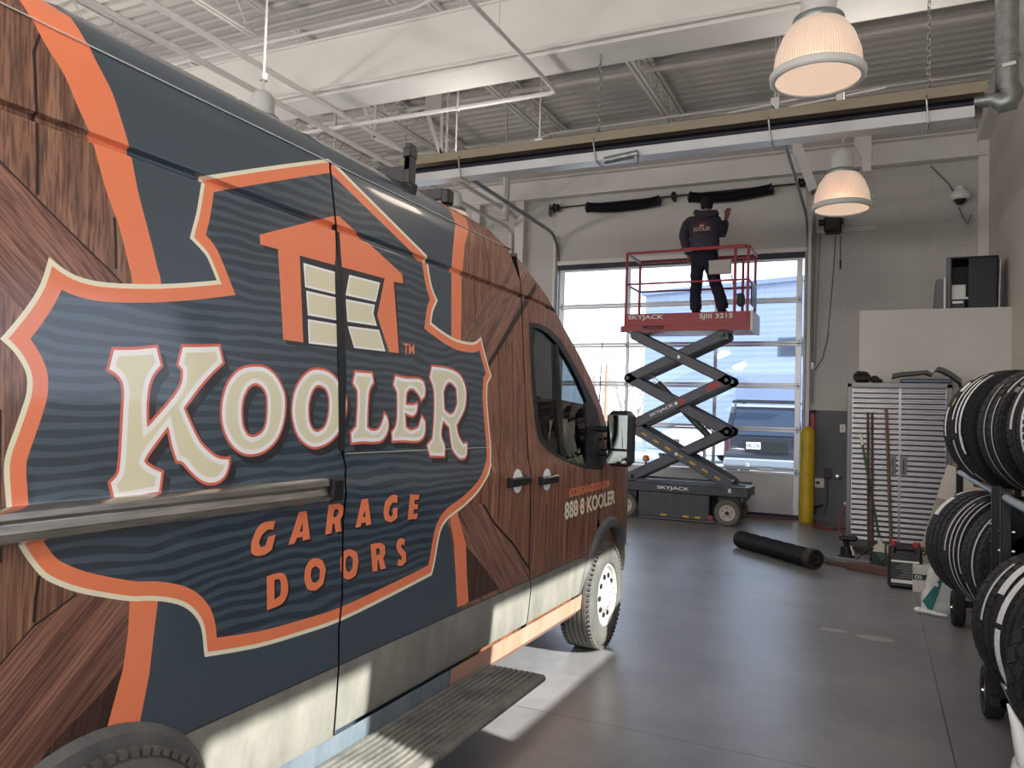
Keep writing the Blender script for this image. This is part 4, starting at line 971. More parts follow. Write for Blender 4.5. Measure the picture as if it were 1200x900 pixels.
for y0, sg in ((LY0 + .04, 1), (LY1 - .10, -1)):
    yo, yi = y0, y0 + .065 * sg
    for nm, a, c, y in (('t1', TL, R1, yo), ('t2', TR, L1, yi), ('m1', L2, R1, yo), ('m2', L1, R2, yi), ('b1', L2, BR, yo), ('b2', R2, BL, yi)):
        o = arm(a, c, y); arms[(nm, sg)] = o
    mids = [((TL[0] + R1[0]) / 2, (TL[1] + R1[1]) / 2), ((L2[0] + R1[0]) / 2, (L2[1] + R1[1]) / 2), ((L2[0] + BR[0]) / 2, (L2[1] + BR[1]) / 2)]
    for m_ in mids:
        b = MB(); b.lathe([(.001, .05), (.026, .05), (.028, .03)], (m_[0], y0 - .01 * sg, m_[1]), (0, -sg, 0), 14); b.build('pivot_pin', 'alu', lift)
for p in (TL, TR, L1, R1, L2, R2, BL, BR):
    b = MB(); b.tube([(p[0], LY0 + .002, p[1]), (p[0], LY1 - .06, p[1])], .03, 12); b.build('cross_tube', 'arm_grey', lift)
def along(a, c, y, t0, s, m, par, wd, ht, name='maker_name', drop=-.5):
    A, B_ = Vector((a[0], y, a[1])), Vector((c[0], y, c[1])); u = (B_ - A).normalized(); v = Vector((-u.z, 0, u.x)) * (1 if u.x > 0 else -1)
    o = A + (B_ - A) * t0 + v * ht * drop
    return o, u, v
o, u, v = along(L2, R1, LY0 + .04 - .03, .22, '', '', None, 0, .06)
lettering('maker_name', 'SKYJACK', o, u * .42, v * .06, 'white_ink', arms[('m1', 1)], bold=.02)
for k in range(7):
    t = .13 + k * .125; o, u, v = along(L2, BR, LY0 + .04 - .029, t, '', '', None, 0, .035)
    b = MB(); b.bar(o + v * .02, o + v * .02 + u * .10, .030, .004, up=(0, 1, 0)); b.build('yellow_stripe', 'yellow_paint', arms[('b1', 1)])
b = MB(); o, u, v = along(L2, R1, LY0 + .04 - .029, .80, '', '', None, 0, .08); b.bar(o + v * .04, o + v * .04 + u * .22, .08, .004, up=(0, 1, 0)); b.build('red_label', 'red_paint', arms[('m1', 1)])
b = MB(); mm = ((L2[0] + R1[0]) / 2 + .08, (L2[1] + R1[1]) / 2 + .03); b.lathe([(.001, .036), (.05, .036), (.052, .02)], (mm[0], LY0 + .04, mm[1]), (0, -1, 0), 20); b.build('red_disc', 'red_paint', lift)
pa, pb = ony(755, 430, 12.3), ony(774, 452, 12.3); pc, pd = ony(771, 449, 12.3), ony(836, 517, 12.3)
b = MB(); b.tube([pa, pb], .022, 10); cy_ = b.build('cylinder_rod', 'chrome', lift)
b = MB(); b.tube([pc, pd], .055, 14); b.build('hydraulic_cylinder', 'arm_grey', lift)
b = MB(); q = [ony(822, 505, 12.0), ony(828, 500, 12.0), ony(835, 506, 12.0), ony(832, 515, 12.0)]; b.tube(q, .012, 8); b.build('hydraulic_hose', 'black_plastic', lift)
b = MB(); bc = ony(757, 537, 12.6); b.lathe([(.001, .06), (.04, .05), (.055, .02), (.058, -.03), (.03, -.05)], bc, (0, 0, 1), 16); bcn = b.build('beacon', 'amber', lift)
b = MB(); b.tube([(bc.x, bc.y, bc.z - .04), (bc.x, bc.y, .56)], .014, 8); b.build('beacon_post', 'black_steel', bcn)
# platform
PZ0, PZ1, PF = 2.94, 3.22, 3.24
b = MB()
b.box((-2.70, LY0 + .01, (PZ0 + PZ1) / 2), (LX1 - LX0, .03, PZ1 - PZ0), bev=.004); b.box((-2.70, LY1 - .01, (PZ0 + PZ1) / 2), (LX1 - LX0, .03, PZ1 - PZ0), bev=.004)
for x in (LX0 + .015, LX1 - .015): b.box((x, 12.29, (PZ0 + PZ1) / 2), (.03, LY1 - LY0, PZ1 - PZ0), bev=.004)
b.box((-2.70, LY0 - .006, PZ0 + .095), (1.90, .02, .010)); b.box((LX0 - .02, LY0 + .01, PZ0 + .04), (.06, .05, .10))
b.box((-2.70, 12.29, 3.19), (1.90, .74, .03)); b.box((-2.70, 12.29, 2.97), (1.86, .70, .05))
pl = b.build('platform', 'lift_red', lift)
lettering('maker_name', 'SKYJACK', ony(736, 376, LY0 - .019), (.57, 0, 0), (0, 0, .085), 'white_ink', pl, bold=.02)
lettering('serial_number', 'WC237220', ony(753, 386, LY0 - .019), (.34, 0, 0), (0, 0, .06), 'black_ink', pl, bold=.02)
lettering('model_number', 'SJIII 3215', ony(819.5, 375, LY0 - .019), (.50, 0, 0), (0, 0, .095), 'white_ink', pl, bold=.02)
RT, RMz = 4.20, 3.70
b = MB()
def rail_side(b, y):
    b.bar((LX0 + .02, y, RT), (LX1 - .02, y, RT), .042, .042, up=(0, 1, 0), bev=.01); b.bar((LX0 + .02, y, RMz), (LX1 - .02, y, RMz), .03, .03, up=(0, 1, 0), bev=.006)
    for x in (LX0 + .025, LX1 - .03): b.bar((x, y, PZ0 + .1), (x, y, RT), .04, .04, bev=.008)
rail_side(b, LY0 + .01); b.bar((-1.96, LY0 + .01, PZ1), (-1.96, LY0 + .01, RT), .05, .04, bev=.008)
b.box((-2.30, LY0 + .005, RT + .005), (1.0, .055, .055), bev=.008); b.build('front_guard_rail', 'lift_red', lift)
b = MB(); rail_side(b, LY1 - .01); b.bar((-1.96, LY1 - .01, PZ1), (-1.96, LY1 - .01, RT), .05, .04, bev=.008); b.build('rear_guard_rail', 'lift_red', lift)
b = MB(); b.bar((LX0 + .02, LY0, RT), (LX0 + .02, LY1, RT), .04, .04, bev=.008); b.bar((LX0 + .02, LY0, RMz), (LX0 + .02, LY1, RMz), .03, .03); b.build('end_rail', 'box_cream', lift)
b = MB(); b.bar((LX1 - .02, LY0, RT), (LX1 - .02, LY1, RT), .04, .04, bev=.008); b.bar((LX1 - .02, LY0, RMz), (LX1 - .02, LY1, RMz), .03, .03); b.build('end_rail', 'lift_red', lift)
b = MB(); b.box((LX1 + .0, 12.33, 3.50), (.015, .55, .34), bev=.004); b.build('gate_panel', 'black_plastic', lift)
b = MB(); b.box((LX1 + .03, 12.29, 3.08), (.05, .74, .30), bev=.006); b.build('end_cover', 'white_plastic', lift)
cbp = ony(844, 313, 12.05); b = MB(); b.box((cbp.x, 12.05, cbp.z), (.34, .06, .22), bev=.01); b.bar((cbp.x - .17, 12.01, cbp.z + .09), (cbp.x + .14, 12.01, cbp.z - .02), .02, .02); cb_ = b.build('document_box', 'box_cream', lift)
b = MB(); q0, q1 = ony(857, 322, 12.1), ony(869, 356, 12.1); b.tube([q0, (q0 + q1) / 2 + Vector((-.02, 0, -.03)), q1], .010, 6); b.build('control_cable', 'black_plastic', lift)
q = ony(868, 353, 12.15); b = MB(); b.box((q.x, 12.15, q.z + .02), (.11, .16, .20), bev=.03); b.build('control_box', 'dark_grey', lift)

# ================================================================== the worker
mat('hoodie_cloth', srgb(62, 60, 74), 0.9, bump=.15, bscale=40); mat('trouser_cloth', srgb(24, 26, 44), 0.9, bump=.15, bscale=40)
mat('skin', srgb(140, 98, 78), 0.6); mat('cap_black', srgb(16, 16, 20), 0.85); mat('boot_leather', srgb(22, 20, 22), 0.7)
def skin_mesh(joints, bones, sub=2, merge_tubes=None):
    me = bpy.data.meshes.new('figure'); me.from_pydata([j[0] for j in joints], bones, [])
    o = bpy.data.objects.new('figure', me); C.objects.link(o); sk = o.modifiers.new('skin', 'SKIN'); sk.use_smooth_shade = True
    for i, j in enumerate(joints):
        r = j[1] if isinstance(j[1], tuple) else (j[1], j[1]); me.skin_vertices[0].data[i].radius = r
    me.skin_vertices[0].data[0].use_root = True
    ss = o.modifiers.new('sub', 'SUBSURF'); ss.levels = sub; ss.render_levels = sub
    bpy.context.view_layer.update(); dg = bpy.context.evaluated_depsgraph_get(); ev = bpy.data.meshes.new_from_object(o.evaluated_get(dg))
    vs = [v.co.copy() for v in ev.vertices]; fs = [tuple(p.vertices) for p in ev.polygons]
    C.objects.unlink(o); bpy.data.objects.remove(o); bpy.data.meshes.remove(me); bpy.data.meshes.remove(ev); return vs, fs
PY = 12.30; s_ = 1.0
J = lambda px, py, dy=0.0: ony(px, py, PY) + Vector((0, dy, 0))
zf = PF + .0
worker = thing('person', (J(828, 350).x, PY, zf), 'worker in dark hoodie and cap on the lift platform, back turned, right hand raised', 'person')
pel, waist, chest, neck, headc = J(826, 303), J(825, 290), J(825, 266), J(828, 249), J(828.5, 240)
shL, shR = J(808, 256), J(839, 256); elL, haL = J(801.5, 278, .02), J(805, 296, .12)
elR, wrR, hR = J(844.5, 272, .10), J(848.5, 254.5, .16), J(850.5, 247, .18)
hipL, knL, anL = J(818, 308), J(816, 332, .02), J(815.5, 354)
hipR, knR, anR = J(832, 308), J(839, 332, .02), J(846.5, 352, -.04)
anL.z = zf + .10; anR.z = zf + .10
jt = [(pel, .11), (waist, .10), (chest, .11), (neck, .055), (headc, .075), (shL, .06), (elL, .047), (haL, .035), (shR, .07), (elR, .047), (wrR, .033), (hipL, .09), (knL, .062), (anL, .045), (hipR, .09), (knR, .062), (anR, .045),
      (anL + Vector((0, .14, -.06)), .035), (anR + Vector((.02, .14, -.06)), .035)]
bn = [(0, 1), (1, 2), (2, 3), (3, 4), (2, 5), (5, 6), (6, 7), (2, 8), (8, 9), (9, 10), (0, 11), (11, 12), (12, 13), (0, 14), (14, 15), (15, 16), (13, 17), (16, 18)]
vs, fs = skin_mesh(jt, bn)
b = MB(); b.add(vs, fs)
# head with face turned to the wall, ears, nose
def ball(b, c, rx, ry, rz, n=14, m=10):
    vs = []; 
    for i in range(1, m):
        for k in range(n): t, a = PI * i / m, 2 * PI * k / n; vs.append((c[0] + rx * math.sin(t) * math.cos(a), c[1] + ry * math.sin(t) * math.sin(a), c[2] + rz * math.cos(t)))
    o = [(i * n + k, i * n + (k + 1) % n, (i + 1) * n + (k + 1) % n, (i + 1) * n + k) for i in range(m - 2) for k in range(n)]
    vs += [(c[0], c[1], c[2] + rz), (c[0], c[1], c[2] - rz)]; T0 = (m - 1) * n
    o += [(T0, k + 1 if k + 1 < n else 0, k)[::-1] for k in range(n)] + [(T0 + 1, (m - 2) * n + k, (m - 2) * n + (k + 1) % n)[::-1] for k in range(n)]
    b.add(vs, o)
hc = J(828, 240, .03)
ball(b, hc, .078, .098, .118); ball(b, hc + Vector((0, .10, -.02)), .014, .022, .024)
for sx in (-1, 1): ball(b, hc + Vector((.080 * sx, .0, -.01)), .012, .022, .032); ball(b, hc + Vector((.03 * sx, .088, .015)), .012, .010, .008)
ball(b, hc + Vector((0, .088, -.055)), .026, .012, .008)
# right hand: palm and five bent fingers around a winding tool
pc0 = hR; up_ = Vector((.10, .25, 1)).normalized(); sd_ = Vector((1, 0, -.1)).normalized(); fw = sd_.cross(up_)
b.tube([wrR, wrR + (pc0 - wrR) * .5, pc0, pc0 + up_ * .045], [.028, .034, .040, .034], 10)
for k, (ln, off) in enumerate(((.070, -.030), (.080, -.010), (.076, .010), (.060, .030))):
    p0 = pc0 + up_ * .045 + sd_ * off; b.tube([p0, p0 + up_ * ln * .5, p0 + up_ * ln * .8 + fw * -.022, p0 + up_ * ln * .75 + fw * -.045], [.0105, .010, .009, .008], 8)
p0 = pc0 - sd_ * .032; b.tube([p0, p0 - sd_ * .022 + up_ * .03, p0 - sd_ * .022 + up_ * .06 - fw * .01], [.013, .011, .009], 8)
# left hand, resting on the rail in front of him
b.tube([haL, haL + Vector((.01, .03, -.05)), haL + Vector((.015, .05, -.09))], [.027, .036, .030], 10)
for k in range(4):
    p0 = haL + Vector((-.02 + .018 * k, .06, -.09)); b.tube([p0, p0 + Vector((0, .022, -.03)), p0 + Vector((0, .012, -.062 + .006 * abs(k - 1)))], [.010, .009, .008], 8)
p0 = haL + Vector((.04, .03, -.06)); b.tube([p0, p0 + Vector((.02, .03, -.02)), p0 + Vector((.01, .05, -.03))], [.012, .010, .009], 8)
b.build('body', 'skin', worker, smooth=180)
# hoodie: torso of oval sections, sleeves growing out of the shoulders
def loft(b, secs, n=24, cap=True):
    vs = []
    for c, rx, ry in secs:
        for k in range(n):
            a = 2 * PI * k / n; ca, sa = math.cos(a), math.sin(a); vs.append(Vector(c) + Vector((math.copysign(abs(ca) ** .85, ca) * rx, math.copysign(abs(sa) ** .85, sa) * ry, 0)))
    m = len(secs); fs = [(i * n + k, i * n + (k + 1) % n, (i + 1) * n + (k + 1) % n, (i + 1) * n + k) for i in range(m - 1) for k in range(n)]
    if cap: fs += [tuple(range(n))[::-1], tuple((m - 1) * n + k for k in range(n))]
    b.add(vs, fs)
tors = [(J(826, 293.5), .205, .145), (J(826, 292), .222, .158), (J(826, 286), .228, .162), (J(825.5, 278), .232, .160), (J(825.5, 270), .245, .165), (J(826, 263), .258, .165), (J(826.5, 257.5), .250, .150), (J(827, 254), .205, .125), (J(827.5, 251.5), .13, .10), (J(828, 250), .09, .085)]
def dens(secs, k=3):
    o = []
    for (a, x1, y1), (c, x2, y2) in zip(secs, secs[1:]):
        for i in range(k): t = i / k; o.append((a.lerp(c, t), x1 + (x2 - x1) * t, y1 + (y2 - y1) * t))
    return o + [secs[-1]]
b = MB(); loft(b, dens(tors))
def wob(pts, rs, n=4):
    P_, R_ = [], []
    for i in range(len(pts) - 1):
        p0, p1, p2, p3 = [pts[max(0, min(len(pts) - 1, i + k))] for k in (-1, 0, 1, 2)]
        for k in range(n):
            t = k / n; P_.append(.5 * (2 * p1 + (p2 - p0) * t + (2 * p0 - 5 * p1 + 4 * p2 - p3) * t * t + (3 * p1 - p0 - 3 * p2 + p3) * t ** 3)); R_.append((rs[i] + (rs[i + 1] - rs[i]) * t) * (1 + .035 * math.sin(len(P_) * 2.1)))
    return P_ + [pts[-1]], R_ + [rs[-1]]
p_, r_ = wob([J(815, 260), J(808, 262), J(803.5, 270), elL, J(803.5, 288, .06), haL + Vector((0, 0, .01))], [.095, .098, .088, .080, .072, .058]); b.tube(p_, r_, 16)
p_, r_ = wob([J(835, 261), J(841, 263, .02), J(844, 269, .07), elR, J(847.5, 263, .13), wrR + (elR - wrR) * .12], [.095, .095, .085, .078, .060, .048]); b.tube(p_, r_, 16)
b.tube([J(815.5, 250.5, -.02), J(817, 250.5, -.09), J(822, 253.5, -.135), J(829, 255, -.145), J(836, 253, -.13), J(840, 250.5, -.08), J(840.5, 251, -.02)], [.035, .045, .062, .066, .060, .045, .035], 12)
hd = b.build('hoodie', 'hoodie_cloth', worker, smooth=180)
b = MB(); loft(b, dens([(J(826, 290), .195, .135), (J(825.5, 297), .212, .145), (J(825.5, 305), .215, .150), (J(825.5, 311), .200, .145), (J(825.5, 315), .15, .12)]))
p_, r_ = wob([J(818, 304), hipL + Vector((0, 0, -.02)), J(816.5, 322), knL, J(815, 345), anL + Vector((0, 0, .05)), anL + Vector((0, 0, -.02))], [.105, .112, .103, .094, .090, .094, .090]); b.tube(p_, r_, 16)
p_, r_ = wob([J(832.5, 304), hipR + Vector((.01, 0, -.02)), J(836, 322), knR + Vector((-.01, 0, 0)), J(842.5, 344), anR + Vector((0, 0, .05)), anR + Vector((.01, 0, -.02))], [.105, .112, .104, .096, .092, .096, .092]); b.tube(p_, r_, 16)
b.build('trousers', 'trouser_cloth', worker, smooth=180)
for a in (anL, anR):
    b = MB(); b.tube([a + Vector((0, -.02, .05)), a + Vector((0, -.01, -.02)), a + Vector((0, .03, -.055)), a + Vector((.01, .14, -.065)), a + Vector((.01, .19, -.07))], [.075, .070, .062, .058, .04], 12)
    b.box(a + Vector((.005, .06, -.088)), (.12, .32, .03), bev=.01); b.build('boot', 'boot_leather', worker)
b = MB(); c = hc + Vector((0, -.005, .02)); b.lathe([(.094, -.035), (.100, .02), (.096, .06), (.075, .098), (.035, .118), (.001, .122)], c, (0, 0, 1), 20); b.box(c + Vector((0, .13, -.02)), (.13, .10, .012), bev=.005)
b.lathe([(.094, -.035), (.088, -.075), (.070, -.09)], c + Vector((0, -.012, 0)), (0, 0, 1), 20)
b.build('cap', 'cap_black', worker, smooth=60)
# logo on the back of the hoodie
mat('logo_red', srgb(150, 52, 50), 0.8); mat('logo_cream', srgb(206, 196, 164), 0.8)
def back_pt(px, py, l=.0): p = J(px, py); return Vector((p.x, PY - .168 - l, p.z))
def yb(v, l=0.0):   # follow the curve of the back
    dx = (v.x - J(825.5, 270).x) / .245; return Vector((v.x, PY - .168 * max(.05, 1 - abs(dx) ** 2.2) ** .42 - .004 - l, v.z))
b = MB(); o = back_pt(825, 271); pts = []
ring_ = [(math.cos(2 * PI * k / 28), math.sin(2 * PI * k / 28)) for k in range(28)]
for r in (1.0, .93): pts += [yb(o + Vector((x * .15 * r, 0, z * .115 * r - .01)), .004) for x, z in ring_]
b.add(pts, [(k, (k + 1) % 28, 28 + (k + 1) % 28, 28 + k)[::-1] for k in range(28)])
def patch(pp, l):
    q = [yb(o + Vector(p_), l) for p_ in pp]; b.add(q, [tuple(range(len(q)))])
patch([(-.055, 0, .035), (-.055, 0, .075), (-.07, 0, .075), (0, 0, .105), (.07, 0, .075), (.055, 0, .075), (.055, 0, .035)], .005)
b.build('logo_badge', 'logo_red', hd, smooth=0)
b = MB(); patch([(-.035, 0, .035), (.035, 0, .035), (.035, 0, .062), (-.035, 0, .062)], .0065)
tv, tf, _ = text_shape('KOOLER', .03); b.add([yb(o + Vector(((u - .5) * .26, 0, (v - .5) * .062 - .002)), .007) for u, v in tv], tf); b.build('logo_lettering', 'logo_cream', hd, smooth=0)
# ================================================================== torsion springs over the door
mat('spring_black', srgb(20, 22, 32), 0.55, metal=0.3)
SY = YF - .16
sh = thing('door_spring_shaft', (-3.3, SY, 5.5), 'long torsion spring shaft with drums mounted over the glazed door', 'door shaft')
b = MB(); b.tube([(-5.72, SY, 5.52), (-1.02, SY, 5.56)], .014, 8); b.build('shaft', 'black_steel', sh)
for x, s in ((-5.56, 1), (-1.16, -1)):
    b = MB(); b.lathe([(.001, -.06), (.085, -.06), (.095, -.05), (.07, -.03), (.075, .02), (.05, .05), (.001, .05)], (x, SY, 5.52 if x < -3 else 5.56), (1, 0, 0), 20); b.build('cable_drum', 'black_steel', sh)
b = MB(); b.box((-3.32, SY + .06, 5.54), (.05, .16, .16), bev=.01); b.lathe([(.001, -.03), (.06, -.03), (.06, .03), (.001, .03)], (-3.32, SY, 5.54), (1, 0, 0), 14); b.build('centre_bearing', 'black_steel', sh)
for x in (-5.72, -1.02):
    b = MB(); b.box((x, SY + .07, 5.5), (.02, .17, .22), bev=.005); b.build('end_bracket', 'galv', sh)
def spring(name, px, label, par=None):
    pts = [ony(a, c, SY) for a, c in px]; root = thing(name, pts[0], label, 'spring', 'black torsion springs')
    P_ = []
    for i in range(len(pts) - 1):
        for k in range(6): P_.append(pts[i].lerp(pts[i + 1], k / 6))
    P_.append(pts[-1]); L = [0]
    for a, c in zip(P_, P_[1:]): L.append(L[-1] + (c - a).length)
    n = 84; q = []; rr = []
    for i in range(n * 2):
        t = L[-1] * i / (n * 2 - 1); j = max(k for k in range(len(L)) if L[k] <= t + 1e-9); j = min(j, len(L) - 2)
        q.append(P_[j].lerp(P_[j + 1], (t - L[j]) / max(1e-6, L[j + 1] - L[j]))); rr.append(.084 if i % 2 else .091)
    b = MB(); b.tube(q, rr, 16); b.build('coil', 'spring_black', root, smooth=30)
    for p, d in ((pts[0], pts[1] - pts[0]), (pts[-1], pts[-2] - pts[-1])):
        b = MB(); b.lathe([(.001, -.04), (.055, -.04), (.06, -.02), (.100, -.015), (.100, .012), (.06, .02)], p, d, 18); b.build('spring_cone', 'black_steel', root)
    return root
spring('torsion_spring', ((689, 243), (705, 243.5), (722, 243), (740, 241), (757, 238.5), (772, 235)), 'black torsion spring over the door, left of the worker')
spring('torsion_spring', ((809, 231), (825, 232), (842, 231.5), (860, 230), (882, 226), (904, 221.5)), 'black torsion spring directly above the worker, right of the other one')
# spring lying on the floor
a0, a1 = onz(875, 646), onz(950, 672); rS = .105
a0 = Vector((-1.50, 9.94, 0)); a1 = Vector((-.60, 8.98, 0))
r_ = thing('torsion_spring', ((a0 + a1) / 2), 'large black coil spring lying on the floor right of the lift', 'spring')
b = MB(); n = 110; q = [a0.lerp(a1, i / (n - 1)) + Vector((0, 0, rS)) for i in range(n)]; b.tube(q, [rS - (.006 if i % 2 else 0) - (.004 if (i // 9) % 2 else 0) for i in range(n)], 22, cap=False); b.build('coil', 'spring_black', r_, smooth=30)
d = (a1 - a0).normalized()
mat('cone_iron', srgb(58, 56, 54), 0.6, metal=0.5, vary=.2, vscale=30)
b = MB(); b.lathe([(.028, .03), (.028, -.05), (.045, -.055), (.05, -.02), (.075, -.015), (.08, -.05), (.104, -.05), (.110, -.03), (.110, .05), (.1, .05)], a1 + Vector((0, 0, rS + .004)) + d * .0, -d, 24); b.build('spring_cone', 'cone_iron', r_)
b = MB(); b.lathe([(.03, -.02), (.1, -.02), (.104, .03)], a0 + Vector((0, 0, rS)), d, 24); b.build('spring_cone', 'cone_iron', r_)

# ================================================================== door operator with its hand chain, right of the door
op = thing('door_operator', (-.78, YF - .2, 4.7), 'black jackshaft door operator on a slotted bracket right of the glazed door', 'door operator')
q = ony(976, 265, YF - .25)
b = MB(); b.box((q.x, YF - .22, q.z + .02), (.26, .26, .26), bev=.03); b.box((q.x + .06, YF - .3, q.z - .07), (.14, .14, .08), bev=.02); b.tube([(q.x - .22, YF - .2, q.z + .08), (q.x + .16, YF - .2, q.z + .08)], .05, 14); b.build('motor', 'black_plastic', op)
b = MB()
for zz in (0.0, .50):
    z_ = ony(1000, 269, YF).z + zz
    b.box(((-1.0 - .04) / 2 - .02, YF - .024, z_), (.98, .04, .06), bev=.004)
mat('bracket_hole', srgb(60, 60, 62), .7)
br = b.build('slotted_bracket', 'white_paint', op)
b = MB()
for zz in (0.0, .50):
    z_ = ony(1000, 269, YF).z + zz
    for k in range(14): b.box((-.60 + .04 * k, YF - .046, z_), (.018, .004, .012))
b.build('slot', 'bracket_hole', br)['kind'] = 'stuff'
b = MB(); b.box((q.x - .10, YF - .13, q.z + .30), (.05, .14, .7), bev=.005); b.build('operator_bracket', 'black_steel', op)
b = MB(); b.tube([(-.97, YF - .10, 1.9), (-.97, YF - .10, 5.3)], .018, 8); b.build('drive_cable_guard', 'galv', op)
def chain(b, pts, link=.035, r=.0035):
    tot = 0
    for a, c in zip(pts, pts[1:]):
        a, c = Vector(a), Vector(c); n = max(1, int((c - a).length / link)); d = (c - a) / n; u = d.orthogonal().normalized(); v = d.normalized().cross(u)
        for i in range(n):
            s1 = u if i % 2 else v; p = a + d * i; h = d * 1.12; wv = s1 * link * .26
            b.tube([p, p + wv + h * .2, p + wv + h * .8, p + h, p - wv + h * .8, p - wv + h * .2, p], r, 4, cap=False)
mat('chain_steel', srgb(120, 120, 118), .4, metal=.7)
hc_ = thing('hand_chain', ony(978, 300, YF - .25), 'long loop of hand chain hanging beside the glazed door under the operator', 'chain')
p1 = [ony(*p, YF - .26) for p in ((979, 276), (978, 300), (974, 350), (970, 395), (964, 420), (955, 433))]
b = MB(); b.tube(p1, .008, 6); b.tube([ony(*p, YF - .24) for p in ((985, 276), (985, 310))], .008, 6); b.build('falling_chain', 'dark_grey', hc_)
b = MB(); chain(b, [ony(961, 273, YF - .16), ony(955, 428, YF - .16)], link=.05, r=.006); b.build('side_chain', 'chain_steel', hc_)
b = MB(); q = ony(985, 305, YF - .24); b.tube([q, q - Vector((0, 0, .14))], .016, 8); b.build('chain_weight', 'black_plastic', hc_)
q = ony(952, 429, YF - .1); b = MB(); b.box(q, (.05, .05, .12), bev=.01); b.build('chain_keeper', 'white_plastic', hc_)

# ================================================================== things on the front wall, right of the door
b = MB(); q = onz(943, 611.5); b.lathe([(.001, 1.52), (.06, 1.505), (.10, 1.46), (.112, 1.40), (.112, .0), (.001, .0)], (-.995, 13.22, 0), (0, 0, 1), 28); bo_ = b.build('bollard', 'yellow_paint', None)
# keep the bollard's height as seen
tag(bo_, 'yellow steel bollard guarding the right edge of the glazed door', 'bollard')
pc_ = thing('air_pipe', (-.9, YF - .06, .2), 'thin pink-red vertical pipe on the grey wall beside the yellow bollard', 'pipe')
b = MB(); b.tube([ony(952.5, 485, YF - .06), ony(952.5, 592, YF - .06)], .030, 10); b.build('pipe', 'pink_pipe', pc_)
q = ony(952.5, 592, YF - .06); b = MB(); b.tube([q, q - Vector((0, 0, .14))], .05, 10); b.tube([q - Vector((-.02, 0, .04)), q + Vector((.16, 0, .02))], .02, 8); b.build('valve', 'black_plastic', pc_)
q = ony(952.5, 484, YF - .06); b = MB(); b.tube([q, q + Vector((0, 0, .05))], .04, 10); b.build('pipe_cap', 'black_plastic', pc_)
q = ony(960, 566, YF - .02); o = thing('outlet_plate', q, 'white outlet plate with a plug low on the grey wall by the bollard', 'outlet')
b = MB(); b.box(q, (.15, .02, .15), bev=.004); b.build('plate', 'white_plastic', o); b = MB(); b.box(q + Vector((-.02, -.02, .005)), (.05, .03, .04), bev=.006); b.build('plug', 'black_plastic', o)
q = ony(970, 555, YF - .03); o = thing('junction_box', q, 'small grey electrical box with a cord on the grey wall right of the outlet', 'electrical box')
b = MB(); b.box(q, (.11, .06, .16), bev=.008); b.build('box', 'dark_grey', o); b = MB(); b.tube([q - Vector((0, 0, .08)), q + Vector((.0, .0, -.5)), (q.x - .05, q.y, .1)], .007, 6); b.build('cord', 'black_plastic', o)
q = ony(982, 558.5, YF - .03); o = thing('hose_bib', q, 'small round chrome tap on the grey wall beside the steel cabinet', 'tap')
b = MB(); b.lathe([(.001, .05), (.028, .045), (.032, .02), (.045, .01), (.045, 0)], q, (0, -1, 0), 18); b.build('flange', 'chrome', o); b = MB(); b.box(q + Vector((.03, -.04, -.01)), (.03, .03, .03), bev=.006); b.build('handle', 'black_plastic', o)
q = ony(987.5, 502, YF - .02); o = thing('light_switch', q, 'white light switch on the grey wall beside the top of the steel cabinet', 'light switch')
b = MB(); b.box(q, (.085, .014, .13), bev=.004); b.build('plate', 'white_plastic', o); b = MB(); b.box(q + Vector((0, -.01, 0)), (.02, .012, .04), bev=.003); b.build('toggle', 'box_cream', o)
# red air hose
b = MB(); pts = [onz(862, 604.5, .02), onz(900, 607.5, .02), onz(938, 609, .02), (-.86, 13.3, .02), onz(953, 617, .02), onz(975, 620.5, .02), onz(990, 619, .02), onz(997, 617, .02)]
P2 = []
for i in range(len(pts) - 1):
    for k in range(5): P2.append(Vector(pts[i]).lerp(Vector(pts[i + 1]), k / 5))
b.tube(P2, .012, 8); tag(b.build('air_hose', 'red_hose'), 'red air hose lying along the foot of the front wall', 'hose')
b = MB(); q = [ony(992, 591, 10.95), ony(988, 598, 10.9), ony(984, 610, 10.9), ony(984, 622, 10.85), ony(988, 633, 10.8), onz(990, 639, .012)]; b.tube(q, .010, 8)
o = tag(b.build('air_hose', 'red_hose'), 'red hose end curling beside the left side of the steel cabinet', 'hose')
b = MB(); b.box(ony(991.5, 590, 10.95), (.05, .03, .03), bev=.006); b.build('hose_end', 'white_plastic', o)
# security camera
q = ony(1125, 232, YF - .12); o = thing('security_camera', q, 'white dome security camera high on the front wall near the right corner', 'security camera')
b = MB(); b.lathe([(.001, .16), (.05, .15), (.06, .10), (.11, .06), (.135, .0), (.12, -.05), (.09, -.06)], q + Vector((0, -.05, .02)), (0, 0, 1), 24); b.box(q + Vector((0, .05, .06)), (.07, .11, .08), bev=.01); b.build('housing', 'white_plastic', o)
b = MB(); b.lathe([(.085, 0), (.075, -.045), (.045, -.075), (.001, -.085)], q + Vector((0, -.05, -.035)), (0, 0, 1), 20); b.build('lens_dome', 'black_plastic', o)
b = MB(); b.tube([ony(1090, 194, YF - .02), ony(1100, 204, YF - .02), ony(1112, 216, YF - .02), ony(1118, 225, YF - .05)], .008, 6); b.tube([ony(1124, 243, YF - .06), ony(1128, 254, YF - .04), ony(1134, 263, YF - .03), ony(1138, 252, YF - .02)], .008, 6); b.build('cable', 'dark_grey', o)

